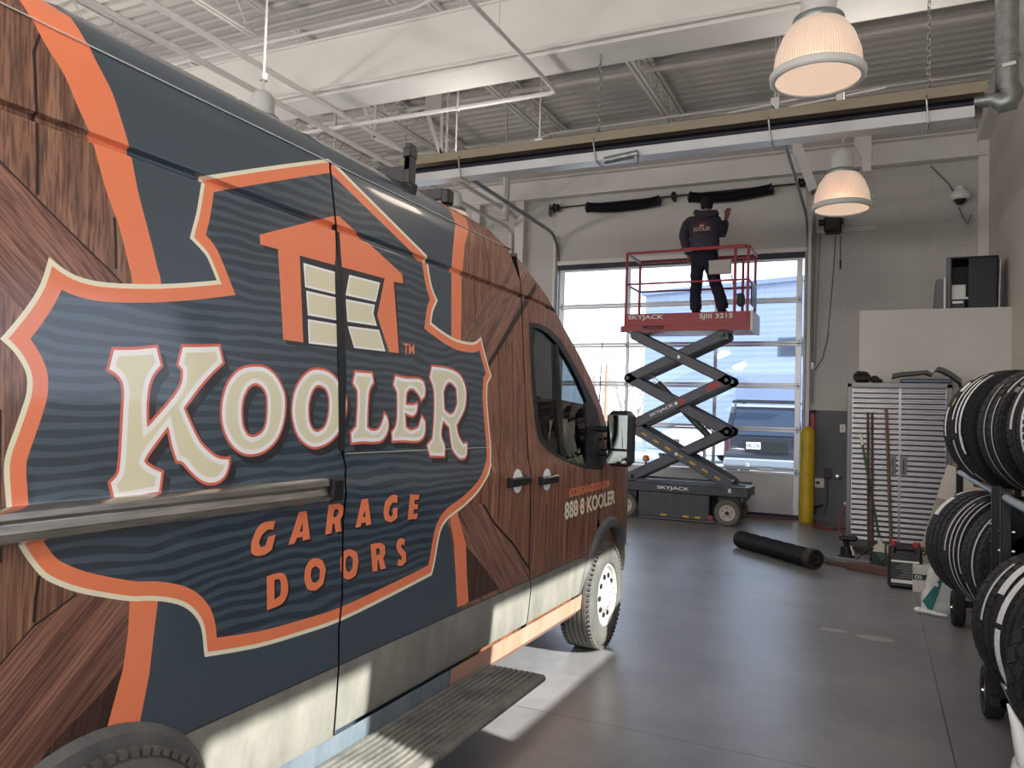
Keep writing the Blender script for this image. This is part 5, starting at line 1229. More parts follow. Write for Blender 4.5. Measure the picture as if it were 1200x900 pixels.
# ================================================================== steel cabinet and what stands on and by it
mat('cab_steel', srgb(98, 98, 98), .35, metal=.6); mat('ribbed_steel', srgb(146, 146, 150), .34, metal=.92)
CX0, CX1, CY0, CY1, CH = -.335, .825, 10.66, 11.20, 2.10
cab = thing('storage_cabinet', ((CX0 + CX1) / 2, (CY0 + CY1) / 2, 0), 'tall two-door ribbed stainless steel storage cabinet against the cream enclosure', 'cabinet')
b = MB(); t = .02
b.box(((CX0 + CX1) / 2, (CY0 + CY1) / 2 + .01, CH / 2 + .02), (CX1 - CX0, CY1 - CY0 - .02, CH - .06), bev=.008)
b.box(((CX0 + CX1) / 2, CY0 + .02, CH - .03), (CX1 - CX0, .05, .06), bev=.004); b.box(((CX0 + CX1) / 2, CY0 + .02, .075), (CX1 - CX0, .05, .09), bev=.004)
for x in (CX0 + .025, CX1 - .03): b.box((x, CY0 + .02, CH / 2 + .02), (.05 if x < 0 else .06, .05, CH - .06), bev=.004)
for x in (CX0 + .05, CX1 - .05):
    for y in (CY0 + .06, CY1 - .06): b.box((x, y, .02), (.06, .06, .04))
b.build('body', 'cab_steel', cab)
mid = .262
for x0, x1, hx in ((CX0 + .055, mid - .004, mid - .075), (mid + .004, CX1 - .065, mid + .045)):
    b = MB(); z = .13; z1 = CH - .07; n = 60; vs = []; pr = []
    for k in range(n * 4 + 1):
        zz = z + (z1 - z) * k / (n * 4); pr.append((CY0 - .006 - .010 * (.5 + .5 * math.sin(2 * PI * k / 8)), zz))
    for y, zz in pr: vs += [(x0, y, zz), (x1, y, zz)]
    b.add(vs, [(2 * i, 2 * i + 1, 2 * i + 3, 2 * i + 2) for i in range(len(pr) - 1)])
    b.box(((x0 + x1) / 2, CY0 + .004, (z + z1) / 2), (x1 - x0, .016, z1 - z)); b.box((x0 + .004, CY0 - .008, (z + z1) / 2), (.010, .022, z1 - z)); b.box((x1 - .004, CY0 - .008, (z + z1) / 2), (.010, .022, z1 - z))
    d = b.build('door', 'ribbed_steel', cab, smooth=60)
    b = MB(); b.box((hx, CY0 - .022, 1.08), (.070, .012, .26), bev=.004); b.build('handle_plate', 'cab_steel', d)
    b = MB(); b.tube([(hx, CY0 - .03, .99), (hx, CY0 - .06, 1.0), (hx, CY0 - .06, 1.16), (hx, CY0 - .03, 1.17)], .010, 8); b.build('handle', 'chrome', d)
# on top of the cabinet
mat('canvas_grey', srgb(88, 88, 86), .85, bump=.2, bscale=30); mat('bag_black', srgb(46, 42, 40), .85, bump=.3, bscale=30); mat('tray_blue', srgb(60, 72, 88), .35, metal=.3)
q = ony(1010, 440, 10.8); q.z = CH
o = thing('tool_bag', (q.x, 10.85, CH), 'crumpled black tool bag on the left end of the cabinet top', 'bag')
b = MB(); b.box((q.x, 10.85, CH + .075), (.20, .20, .15), Matrix.Rotation(.1, 3, 'Y'), bev=.045); b.box((q.x + .01, 10.74, CH + .06), (.16, .04, .07), bev=.02); b.build('bag_body', 'bag_black', o)
b = MB(); b.tube([(q.x - .08, 10.74, CH + .09), (q.x, 10.71, CH + .12), (q.x + .08, 10.74, CH + .09)], .012, 8); b.build('strap', 'black_plastic', o)
b = MB(); 
for dx, dz_, r in ((.15, .05, .05), (.21, .03, .03)): ball(b, (q.x + dx, 10.86, CH + dz_), r * 1.1, r * 1.2, r)
tag(b.build('work_gloves', 'bag_black'), 'small dark pair of work gloves beside the black tool bag on the cabinet', 'gloves')
o = tag(MB().box((.55, 10.92, CH + .028), (.56, .40, .05), bev=.012).build('plastic_tray', 'tray_blue'), 'flat dark blue tray on the right end of the cabinet top', 'tray')
b = MB(); ys = (10.75, 11.05)
pr = [ony(1046, 438, 10.8), ony(1058, 436, 10.8), ony(1075, 435, 10.8), ony(1086, 434, 10.8), ony(1093, 438, 10.8), ony(1099, 430, 10.8), ony(1105, 431, 10.8), ony(1115, 436, 10.8), ony(1126, 444, 10.8), ony(1128, 453, 10.8)]
top_ = [Vector((p.x, 0, p.z)) for p in pr]; vs = []
th_ = [.06, .05, .045, .04, .03, .05, .05, .05, .05, .02]
for p, t_ in zip(top_, th_):
    for y in ys: vs += [(p.x, y, p.z), (p.x - .01, y, p.z - t_)]
fs = []
for i in range(len(pr) - 1):
    a = i * 4; c = a + 4; fs += [(a, c, c + 2, a + 2), (a + 1, a + 3, c + 3, c + 1), (a, a + 1, c + 1, c), (a + 2, c + 2, c + 3, a + 3)]
fs += [(0, 2, 3, 1), (len(vs) - 4, len(vs) - 3, len(vs) - 1, len(vs) - 2)]; b.add(vs, fs)
tag(b.build('canvas_sheet', 'canvas_grey', smooth=50), 'folded grey canvas sheet draped over the blue tray on the cabinet', 'canvas')
# long handled tools leaning on the cabinet
mat('dark_handle', srgb(72, 46, 36), .55); mat('pale_handle', srgb(104, 80, 66), .55); mat('green_handle', srgb(24, 84, 60), .4); mat('mop_white', srgb(196, 196, 186), .8)
def stick(name, top, bot, r, m, label, cat, extra=None):
    t, g = ony(*top, CY0 - .06), ony(*bot, CY0 - .28); o = thing(name, (g.x, g.y, 0), label, cat); b = MB(); b.tube([g, t], r, 10); b.build('handle', m, o); return o, g, t
o, g, t = stick('broom', (1017, 483), (1018, 652), .015, 'dark_handle', 'dark-handled broom leaning on the cabinet, leftmost of the tall brown handles', 'broom')
b = MB(); b.box((g.x, g.y, .06), (.30, .07, .05), bev=.01); b.box((g.x, g.y, .028), (.29, .05, .05)); b.build('broom_head', 'black_plastic', o)
o, g, t = stick('push_broom', (1022, 483.5), (1022, 654), .015, 'dark_handle', 'brown-handled push broom just right of the leftmost broom, leaning on the cabinet', 'broom')
b = MB(); b.box((g.x + .08, g.y - .06, .07), (.26, .06, .05), bev=.01); b.box((g.x + .08, g.y - .06, .030), (.25, .05, .06)); b.build('broom_head', 'dark_grey', o)
o, g, t = stick('shovel', (1038.5, 480), (1045, 655), .019, 'pale_handle', 'pale wooden shovel handle leaning near the middle of the cabinet', 'shovel')
b = MB(); b.add([(g.x - .10, g.y - .04, .16), (g.x + .10, g.y - .04, .16), (g.x + .10, g.y - .10, .01), (g.x - .10, g.y - .10, .01), (g.x, g.y - .01, .18), (g.x, g.y - .07, .01)], [(0, 4, 5, 3), (4, 1, 2, 5)]); b.build('blade', 'dark_grey', o)
o, g, t = stick('mop', (1009, 511), (1033, 644), .014, 'green_handle', 'green-handled mop with pale head slanting across the cabinet doors', 'mop')
b = MB(); b.tube([g + (t - g) * .0, g + (t - g) * .10], [.045, .02], 12); b.lathe([(.001, .16), (.09, .13), (.15, .05), (.16, .0), (.001, .0)], (g.x + .02, g.y - .02, 0), (0, 0, 1), 24); b.build('mop_head', 'mop_white', o)
b = MB(); b.tube([t - (t - g) * .08, t + (t - g) * .02], .017, 10); b.build('handle_grip', 'white_plastic', o)
# clutter on the floor in front
mat('plank_brown', srgb(92, 66, 54), .6, vary=.2, vscale=10, stretch=(1, 6, 6)); mat('green_pan', srgb(62, 80, 72), .5)
a, c = onz(963, 658), onz(1012, 664)
b = MB(); b.bar((a.x, 9.52, .055), (c.x + .08, 9.36, .055), .11, .045, bev=.006); tag(b.build('steel_channel', 'galv'), 'bright metal channel lying on the floor, pointing left of the cabinet', 'metal channel')
b = MB(); b.bar((a.x + .06, 9.43, .018), (c.x + .02, 9.26, .018), .10, .035, bev=.004); tag(b.build('wooden_batten', 'plank_brown'), 'narrow dark wooden batten on the floor under the metal channel', 'batten')
b = MB(); b.bar((-.24, 9.24, .04), (.34, 8.96, .04), .14, .08, bev=.006); tag(b.build('wooden_block', 'plank_brown'), 'thick brown wooden block on the floor beside the black jug', 'wood block')
o = thing('bottle_jack', (-.30, 9.95, 0), 'small black floor jack standing at the left foot of the cabinet', 'jack')
b = MB(); b.lathe([(.09, 0), (.095, .03), (.07, .06), (.065, .14), (.03, .15), (.03, .2)], (-.30, 9.95, 0), (0, 0, 1), 18, caps=True); b.build('body', 'black_steel', o)
b = MB(); b.box((-.28, 9.95, .235), (.20, .10, .06), bev=.02); b.build('saddle', 'black_plastic', o)
b = MB(); b.tube([(-.25, 9.9, .15), (-.22, 9.85, .05)], .014, 8); b.build('release_valve', 'chrome', o)
o = thing('dustpan', (.10, 9.45, 0), 'dark green dustpan on the floor behind the brown wooden block', 'dustpan')
b = MB(); b.add([(-.06, 9.30, .012), (.26, 9.25, .012), (.24, 9.55, .02), (-.02, 9.60, .02), (-.06, 9.30, .02), (-.04, 9.60, .16), (.26, 9.55, .16), (.27, 9.25, .03)], [(0, 1, 2, 3), (3, 2, 6, 5), (0, 3, 5, 4), (1, 7, 6, 2)]); b.build('pan', 'green_pan', o, smooth=0)
b = MB(); b.tube([(.11, 9.57, .14), (.11, 9.75, .26)], .012, 8); b.build('handle', 'green_pan', o)
b = MB(); b.tube([(-.22, 9.5, .03), (-.05, 9.42, .22), (.1, 9.30, .05), (.02, 9.32, .05), (.2, 9.38, .23), (.42, 9.42, .22)], .009, 6); tag(b.build('bent_wire', 'black_steel'), 'bent black wire frame lying over the dustpan', 'wire')
# black jug
q = onz(1060, 689); jg = thing('oil_jug', (q.x, q.y, 0), 'black plastic oil jug with two red caps on the floor before the cabinet', 'jug')
jw, jh, jd = .30, .40, .17
b = MB(); b.box((q.x, q.y, jh * .42), (jw, jd, jh * .84), bev=.03); b.box((q.x - .11, q.y, jh * .86), (.07, .12, .13), bev=.02); b.box((q.x + .11, q.y, jh * .86), (.07, .12, .13), bev=.02); b.bar((q.x - .12, q.y, jh * .965), (q.x + .12, q.y, jh * .965), .05, .045, up=(0, 1, 0), bev=.012); b.build('jug_body', 'black_plastic', jg)
for dx in (-.10, .10): b = MB(); b.lathe([(.001, .05), (.03, .05), (.034, 0)], (q.x + dx, q.y, jh * .99), (0, 0, 1), 16); b.build('cap', 'red_paint', jg)
b = MB(); b.box((q.x, q.y - jd / 2 - .002, .265), (.24, .004, .018)); b.box((q.x, q.y - jd / 2 - .002, .075), (.24, .004, .030))
b.build('label_band', 'white_ink', jg)
b = MB()
for k in range(7):
    ww = (.12, .15, .15, .10, .08, .12, .14)[k]; b.box((q.x + (.02, 0, -.01, .02, .03, .01, 0)[k], q.y - jd / 2 - .002, .235 - .02 * k), (ww, .004, .007))
b.build('label_print', 'mid_grey', jg)['kind'] = 'stuff'
# white box and boxes at the foot of the rack
mat('carton_white', srgb(200, 196, 192), .8); mat('carton_grey', srgb(168, 160, 152), .85); mat('carton_brown', srgb(150, 112, 82), .85); mat('label_green', srgb(38, 52, 46), .6)
o = thing('white_carton', (.42, 8.30, 0), 'small white carton with a dark green label right of the black jug', 'box')
b = MB(); b.box((.46, 8.42, .125), (.26, .20, .25), bev=.004); b.build('carton', 'carton_white', o)
b = MB(); b.box((.42, 8.316, .145), (.18, .004, .05)); lb = b.build('label', 'label_green', o); lettering('label_text', 'CO', (.345, 8.314, .13), (.06, 0, 0), (0, 0, .03), 'white_ink', lb, bold=.03)
o = thing('flat_carton', (.62, 8.75, 0), 'tall flattened grey carton leaning in behind the tyre rack', 'cardboard')
b = MB(); b.box((.60, 8.78, .52), (.28, .05, 1.06), Matrix.Rotation(.26, 3, 'Y'), bev=.003); b.build('sheet', 'carton_grey', o)
b = MB(); b.box((.72, 8.74, 1.0), (.26, .03, .34), Matrix.Rotation(.26, 3, 'Y'), bev=.003); b.build('flap', 'carton_white', o)
lettering('carton_print', 'GL', Vector((.46, 8.745, .28)), (.03, 0, .10), (-.09, 0, .025), 'black_ink', o, bold=.02)
o = thing('brown_carton', (.95, 8.9, 0), 'open brown cardboard carton behind the upright posts of the tyre rack', 'box')
b = MB(); b.box((1.02, 9.25, .55), (.55, .4, 1.1), bev=.004); b.build('carton', 'carton_brown', o); b = MB(); b.box((.92, 9.0, 1.14), (.42, .16, .01), Matrix.Rotation(.5, 3, 'X')); b.build('flap', 'carton_brown', o)
o = thing('printed_carton', (.86, 8.6, 0), 'white printed carton leaning behind the rack posts below the brown one', 'box')
b = MB(); b.box((.83, 8.55, .50), (.40, .22, 1.0), Matrix.Rotation(.12, 3, 'Y'), bev=.003); b.build('carton', 'carton_white', o)
b = MB()
for k in range(5): b.box((.80 + .035 * k, 8.434, .88 - .03 * k), (.012, .004, .20), Matrix.Rotation(.35, 3, 'Y'))
b.build('printed_stripe', 'black_ink', o)['kind'] = 'stuff'
# bag of absorbent
mat('bag_white', srgb(206, 208, 206), .45, bump=.5, bscale=9); mat('bag_teal', srgb(22, 108, 104), .45); mat('plastic_film', srgb(220, 220, 218), .3, bump=.4, bscale=14)
sk = thing('absorbent_bag', (.50, 7.62, 0), 'slumped white and teal bag standing on the floor at the foot of the tyre rack', 'bag')
def sack(b, c, w_, d_, h_, lean=(0, 0), seed=0):
    n, m = 20, 12; vs = []
    for i in range(m + 1):
        t = i / m; sc = (1 - .10 * abs(2 * t - 1) ** 3); 
        if t > .9: sc *= .9
        for k in range(n):
            a = 2 * PI * k / n; ca, sa = math.cos(a), math.sin(a); e = .55
            x = math.copysign(abs(ca) ** e, ca) * w_ / 2 * sc; y = math.copysign(abs(sa) ** e, sa) * d_ / 2 * sc * (1 - .55 * t)
            nz = noise.noise(Vector((x * 8 + seed, y * 8, t * 6))) * .02
            vs.append((c[0] + x + lean[0] * t + nz, c[1] + y + lean[1] * t + nz, c[2] + h_ * t))
    b.add(vs, [(i * n + k, i * n + (k + 1) % n, (i + 1) * n + (k + 1) % n, (i + 1) * n + k) for i in range(m) for k in range(n)] + [tuple(range(n))[::-1], tuple(m * n + k for k in range(n))])
b = MB(); sack(b, (.50, 7.62, .0), .30, .22, .42, (.10, .06)); b.build('bag_body', 'bag_white', sk, smooth=60)
def sheet(b, pts, th=.004):
    n = len(pts); c = [Vector(p) for p in pts]; nn = (c[1] - c[0]).cross(c[2] - c[0]).normalized() * th; b.add(c + [p + nn for p in c], [tuple(range(n)), tuple(range(n, 2 * n))[::-1]] + [(i, (i + 1) % n, n + (i + 1) % n, n + i) for i in range(n)])
b = MB(); sheet(b, [ony(*p, 7.44) for p in ((1081, 704), (1091, 720), (1104, 683), (1112, 676), (1104, 675))]); b.build('teal_print', 'bag_teal', sk, smooth=0)
b = MB(); sheet(b, [ony(*p, 7.43) for p in ((1085, 683), (1090, 679), (1100, 684), (1099, 688))]); b.build('white_print', 'white_ink', sk, smooth=0)
b = MB(); sack(b, (.72, 7.86, .0), .24, .20, .44, (.12, .04), 3); tag(b.build('plastic_sack', 'bag_white', smooth=60), 'plain white sack slumped between the teal bag and the rack caster', 'sack')
b = MB(); 
for k in range(6): ball(b, (.34 + .035 * k, 7.42 - .02 * k, .025), .035, .03, .025 - .002 * k, 10, 6)
tag(b.build('plastic_scrap', 'plastic_film'), 'scrap of crumpled white plastic on the floor left of the teal bag', 'plastic scrap')

# ================================================================== black boxes on top of the enclosure
EZ = 3.09
mat('carton_navy', srgb(22, 24, 34), .5, vary=.2, vscale=9); mat('grey_foam', srgb(112, 112, 118), .7)
q0, q1 = ony(1138, 345, 11.62), ony(1162, 345, 11.62)
_mb_box = MB.box
def _shifted(s, c, d, rot=None, bev=0.0): return _mb_box(s, (c[0] + .07, c[1], c[2]), d, rot, bev)
MB.box = _shifted
o = thing('black_carton', (1.08, 11.7, EZ), 'big dark navy carton with an open end standing on top of the drywall enclosure', 'box')
b = MB(); hz = .68; x0_, x1_ = .78, 1.30
b.box((1.04, 12.02, EZ + hz / 2), (.54, .02, hz)); b.box((x1_, 11.72, EZ + hz / 2), (.02, .60, hz)); b.box((1.04, 11.72, EZ + hz), (.54, .60, .02)); b.box((1.04, 11.72, EZ + .01), (.54, .60, .02)); b.box((1.14, 11.43, EZ + hz / 2), (.32, .02, hz)); b.box((x0_ + .0, 11.72, EZ + hz / 2), (.02, .60, hz))
b.build('carton', 'carton_navy', o)
b = MB(); b.box((.76, 11.40, EZ + hz / 2), (.05, .10, hz), Matrix.Rotation(-.25, 3, 'Z'), bev=.004); b.build('open_flap', 'grey_foam', o)
b = MB(); b.box((1.31, 11.70, EZ + .58), (.006, .05, .06)); b.box((1.31, 11.55, EZ + .10), (.006, .05, .20)); b.build('tape', 'mid_grey', o)
b = MB(); b.box((.87, 11.52, EZ + .25), (.17, .10, .17), bev=.006)
for k in range(3): b.box((.82 + .045 * k, 11.468, EZ + .25), (.008, .006, .15))
b.box((.89, 11.50, EZ + .155), (.22, .12, .03), bev=.004); tag(b.build('foam_block', 'white_plastic'), 'pale grooved foam block inside the open end of the navy carton', 'foam block')
b = MB(); b.box((.865, 11.50, EZ + .065), (.17, .10, .13), bev=.006); o = tag(b.build('black_device', 'black_plastic'), 'small black device with silver strip under the foam block in the carton', 'device'); b = MB(); b.box((.865, 11.448, EZ + .105), (.12, .004, .03)); b.build('silver_strip', 'alu', o)
b = MB(); b.box((.655, 11.52, EZ + .20), (.10, .30, .40), Matrix.Rotation(.06, 3, 'Y'), bev=.01)
for k in range(2): b.box((.64, 11.36, EZ + .10 + .12 * k), (.03, .006, .05))
o = tag(b.build('grey_panel_stack', 'grey_foam'), 'stack of grey panels leaning against the left side of the navy carton', 'panels')
b = MB(); b.box((.705, 11.44, EZ + .205), (.02, .30, .41), bev=.003); tag(b.build('thin_board', 'white_plastic'), 'thin white-edged panel between the grey panels and the carton flap', 'panel')
b = MB(); b.box((1.33, 11.75, EZ + .33), (.02, .55, .66), Matrix.Rotation(.02, 3, 'Y'), bev=.003); tag(b.build('pale_board', 'alu'), 'thin pale upright board right of the navy carton against the wall', 'board')

MB.box = _mb_box
# ================================================================== tyre racks and tyres
mat('tyre_black', srgb(30, 31, 35), .62, vary=.15, vscale=12); mat('tyre_side', srgb(24, 25, 27), .7); mat('tyre_label', srgb(222, 224, 226), .5, vary=.12, vscale=40); mat('tyre_chalk', srgb(196, 198, 200), .7); mat('label_tan', srgb(190, 150, 100), .6)
def rack(y0, y1, label):
    r = thing('tyre_rack', (.8, (y0 + y1) / 2, 0), label, 'tyre rack')
    for y in (y0, y1):
        for x in (.62, 1.02):
            b = MB(); b.bar((x, y, .10), (x, y, 1.24), .05, .05, bev=.005); b.build('post', 'black_steel', r)
        b = MB(); b.bar((.56, y, .14), (1.10, y, .14), .05, .05, up=(0, 1, 0)); b.build('foot_bar', 'black_steel', r)
    for z in (.24, .405, 1.20):
        if z == .405 and y0 < 5: continue
        if z == .24 and y0 > 5: continue
        for x in (.62, 1.02):
            b = MB(); b.tube([(x, y0, z), (x, y1, z)], .022, 10); b.build('support_bar', 'galv', r)
    b = MB()
    for y in (y0, y1):
        for z in (1.02, .92): b.tube([(.585, y, z), (.66, y, z)], .012, 8)
    b.build('bolt', 'chrome', r)['kind'] = 'stuff'
    return r
rA = rack(5.14, 7.30, 'black tyre rack with galvanised bars behind, holding the far tyres')
rB = rack(3.62, 4.80, 'black tyre rack nearest the camera at the right edge')
for (x, y), par in (((.585, 4.97), rB), ((.60, 7.11), rA), ((1.05, 7.11), rA), ((1.05, 4.95), rB)):
    b = MB(); b.lathe([(.075, -.04), (.125, -.045), (.140, -.03), (.140, .03), (.125, .045), (.075, .04)], (x, y, .14), (-1, 0, 0), 32, closed=True); w_ = b.build('caster', 'rubber', par)
    b = MB(); b.lathe([(.001, .040), (.018, .04), (.02, .028), (.065, .024), (.082, .034), (.082, -.03), (.001, -.03)], (x, y, .14), (-1, 0, 0), 24); b.build('caster_hub', 'mid_grey', w_)
    b = MB(); b.lathe([(.001, .052), (.008, .05), (.010, .036)], (x, y, .14), (-1, 0, 0), 10); b.build('axle_nut', 'chrome', w_)
def make_tyre(name, label, R, wd, rin, grooves=4, blocks=60, chunky=False, group=None):
    """tyre standing on z=0 at its own origin, axle along local y"""
    o = thing(name, (0, 0, 0), label, 'tyre', group)
    b = MB(); b.use('tyre_side'); h = wd / 2
    b.lathe([(rin, -h * .62), (rin + .012, -h * .80), (rin + .05, -h * .98), (R * .80, -h * 1.04), (R * .91, -h * 1.0), (R * .965, -h * .93)], (0, 0, R), (0, 1, 0), 64)
    b.lathe([(R * .965, h * .93), (R * .91, h * 1.0), (R * .80, h * 1.04), (rin + .05, h * .98), (rin + .012, h * .80), (rin, h * .62)], (0, 0, R), (0, 1, 0), 64)
    b.lathe([(rin, h * .62), (rin + .03, h * .70), (R * .90, h * .80), (R * .93, 0), (R * .90, -h * .80), (rin + .03, -h * .70), (rin, -h * .62)], (0, 0, R), (0, 1, 0), 48)
    b.build('sidewall', None, o)
    b = MB(); tw = 1.78 * h; dp = .014 if chunky else .009; gw = .010 if not chunky else .016; rib = (tw - grooves * gw) / (grooves + 1); y = -tw / 2; prof = [(R * .965, -h * .93)]
    for k in range(grooves + 1):
        cr = lambda yy: R - .012 * (abs(yy) / h) ** 2.5
        prof += [(cr(y), y + .002), (cr(y + rib), y + rib - .002)]
        if k < grooves: prof += [(R - dp, y + rib), (R - dp, y + rib + gw)]
        y += rib + gw
    prof += [(R * .965, h * .93)]; b.lathe(prof, (0, 0, R), (0, 1, 0), 72); b.build('tread', 'tyre_black', o, smooth=30)
    # cross sipes and shoulder blocks stand proud of the ribs
    b = MB(); nb = blocks; y = -tw / 2
    for k in range(grooves + 1):
        yc = y + rib / 2
        for j in range(nb):
            a = 2 * PI * (j + (.5 if k % 2 else 0)) / nb; Rm = Matrix.Rotation(a, 3, 'Y'); ln = 2 * PI * R / nb
            rr = R - .012 * (abs(yc) / h) ** 2.5
            Rz_ = Rm @ Matrix.Rotation(.25 if k % 2 else -.25, 3, 'Z') if not chunky else Rm @ Matrix.Rotation(.5 if k % 2 else -.4, 3, 'Z')
            b.box(Vector((0, yc, R)) + Rm @ Vector((0, 0, rr + .0015)), (ln * (.82 if not chunky else .72), rib * .94, .004 if not chunky else .014), Rz_)
        y += rib + gw
    for j in range(nb):
        for sg in (-1, 1):
            a = 2 * PI * j / nb; Rm = Matrix.Rotation(a, 3, 'Y'); b.box(Vector((0, sg * h * .96, R)) + Rm @ Vector((0, 0, R * .945)), (2 * PI * R / nb * .6, .008, .026), Rm)
    b.build('tread_blocks', 'tyre_black', o, smooth=0)['kind'] = 'stuff'
    return o
def arc_strip(par, R, a0, a1, y0, y1, m, name, lift_=.006):
    b = MB(); n = max(3, int(abs(a1 - a0) / .06)); vs = []
    for k in range(n + 1):
        a = a0 + (a1 - a0) * k / n
        for y in (y0, y1): vs.append((-(R + lift_) * math.cos(a), y, R + (R + lift_) * math.sin(a)))
    b.add(vs, [(2 * k, 2 * k + 1, 2 * k + 3, 2 * k + 2) for k in range(n)]); o = b.build(name, m, par, world=False, smooth=60); return o
# angles: 0 points to the camera-left side of the tyre, positive is up
road = make_tyre('car_tyre', 'x', .375, .245, .20)
offr = make_tyre('car_tyre', 'x', .40, .27, .21, grooves=3, blocks=30, chunky=True)
touring = make_tyre('car_tyre', 'x', .37, .225, .205, grooves=3, blocks=44)
TH = math.radians(24)
def put(src, x_left, y, zb, R, label, group, th=None, strips=()):
    o = dup(src, (x_left + R * .93, y, zb), TH if th is None else th, label, group)
    for a0, a1, y0, y1, m, nm in strips: arc_strip(o, R, math.radians(a0), math.radians(a1), y0, y1, m, nm)
    return o
G1, G2, G3 = 'tyres on the top bars of the rack', 'tyres on the middle bars of the rack', 'tyres low at the right edge'
def rest(R): return -R + math.sqrt(max(.01, R * R - .2 ** 2)) + .022
zt, zm, zl = 1.20 + rest(.375) + .02, .405 + rest(.375) + .02, .24 + rest(.375) + .02
put(road, .43, 5.80, zt, .375, 'top-row tyre farthest from the camera, its tread covered with white paper strips', G1, strips=(
    (-20, 62, -.105, -.085, 'tyre_label', 'paper_strip'), (-5, 55, -.062, -.045, 'tyre_label', 'paper_strip'), (8, 66, -.015, .0, 'tyre_label', 'paper_strip'), (38, 50, .018, .055, 'tyre_label', 'paper_label'), (-50, -12, -.02, -.004, 'tyre_chalk', 'paper_strip'),
    (-8, 20, .062, .078, 'tyre_label', 'paper_strip'), (22, 30, .03, .05, 'label_tan', 'tan_label'), (55, 78, .05, .062, 'tyre_label', 'paper_strip'), (-75, -48, -.05, -.035, 'tyre_label', 'paper_strip'), (-25, -8, -.112, -.088, 'tyre_label', 'torn_label')))
put(touring, .575, 5.40, zt, .37, 'second top-row tyre from the far end, with thin chalk lines round its tread', G1, strips=(
    (-60, 30, -.06, -.052, 'tyre_chalk', 'chalk_line'), (-70, 45, .015, .022, 'tyre_chalk', 'chalk_line'), (35, 62, -.10, -.085, 'tyre_chalk', 'paper_strip')))
put(road, .68, 5.03, zt, .375, 'third top-row tyre with a wide white strip at the edge of the photo', G1, strips=((-30, 25, -.06, -.02, 'tyre_label', 'paper_strip'), (0, 60, .05, .07, 'tyre_chalk', 'paper_strip')))
put(road, .70, 4.66, zt, .375, 'top-row tyre cut by the right edge of the photo', G1)
put(touring, .352, 6.20, zm, .37, 'middle-row tyre at the far end, plain black with two white labels at its shoulder', G2, strips=((32, 58, .035, .085, 'tyre_label', 'paper_label'), (63, 92, .06, .095, 'tyre_chalk', 'paper_strip')))
put(road, .43, 5.87, zm, .375, 'second middle-row tyre wrapped with narrow white chalk bands', G2, strips=(
    (-18, 85, -.112, -.10, 'tyre_chalk', 'chalk_line'), (-60, 60, -.055, -.044, 'tyre_chalk', 'chalk_line'), (-60, 55, -.008, .004, 'tyre_chalk', 'chalk_line'), (0, 85, .045, .060, 'tyre_chalk', 'paper_strip')))
put(touring, .505, 5.50, zm, .37, 'third middle-row tyre right behind the black rack post', G2, strips=((-20, 80, -.04, -.026, 'tyre_chalk', 'chalk_line'), (-85, -30, -.085, -.065, 'tyre_label', 'paper_strip'), (-80, -20, .06, .07, 'tyre_chalk', 'chalk_line')))
put(touring, .475, 4.58, zl, .37, 'low tyre at the right edge with a white label on its far shoulder', G3, strips=((28, 62, -.10, -.05, 'tyre_label', 'paper_label'), (5, 55, .0, .016, 'tyre_chalk', 'paper_strip')))
put(road, .53, 4.24, zl, .375, 'low tyre with two broad white labels across its tread, just above the caster', G3, strips=((-32, 8, .045, .085, 'tyre_label', 'paper_label'), (12, 58, .045, .085, 'tyre_label', 'paper_label')))
put(offr, .535, 3.84, zl - .07, .40, 'chunky off-road tyre in the bottom right corner, nearest the camera', G3)
for y in (): put(road, .66, y, zt, .375, 'top-row tyre beyond the right edge of the photo', G1)
for src in (road, offr, touring):
    def kill(o):
        for ch in list(o.children): kill(ch)
        C.objects.unlink(o); bpy.data.objects.remove(o)
    kill(src)
# white bag at the bottom right
wb = thing('trash_bag', (.565, 3.30, 0), 'white and green plastic bag standing in the bottom right corner', 'bag')
gb = ony(1190, 870, 3.35)
b = MB(); sack(b, (.565, 3.30, 0), .24, .26, .45, (-.0, 0), 7); b.build('bag_body', 'plastic_film', wb, smooth=60)
mat('bag_green', srgb(120, 150, 110), .4)
b = MB(); sheet(b, [(.45, 3.172, .40), (.66, 3.172, .47), (.67, 3.180, .44), (.46, 3.172, .36)]); b.build('green_print', 'bag_green', wb, smooth=0)
b = MB(); b.tube([(.49, 3.25, .40), (.468, 3.24, .47), (.452, 3.23, .53), (.425, 3.22, .60)], [.035, .026, .018, .004], 8); b.build('bag_ear', 'plastic_film', wb, smooth=60)
b = MB(); b.tube([(.62, 3.25, .40), (.645, 3.24, .48), (.67, 3.22, .58)], [.035, .024, .004], 8); b.build('bag_ear', 'plastic_film', wb, smooth=60)
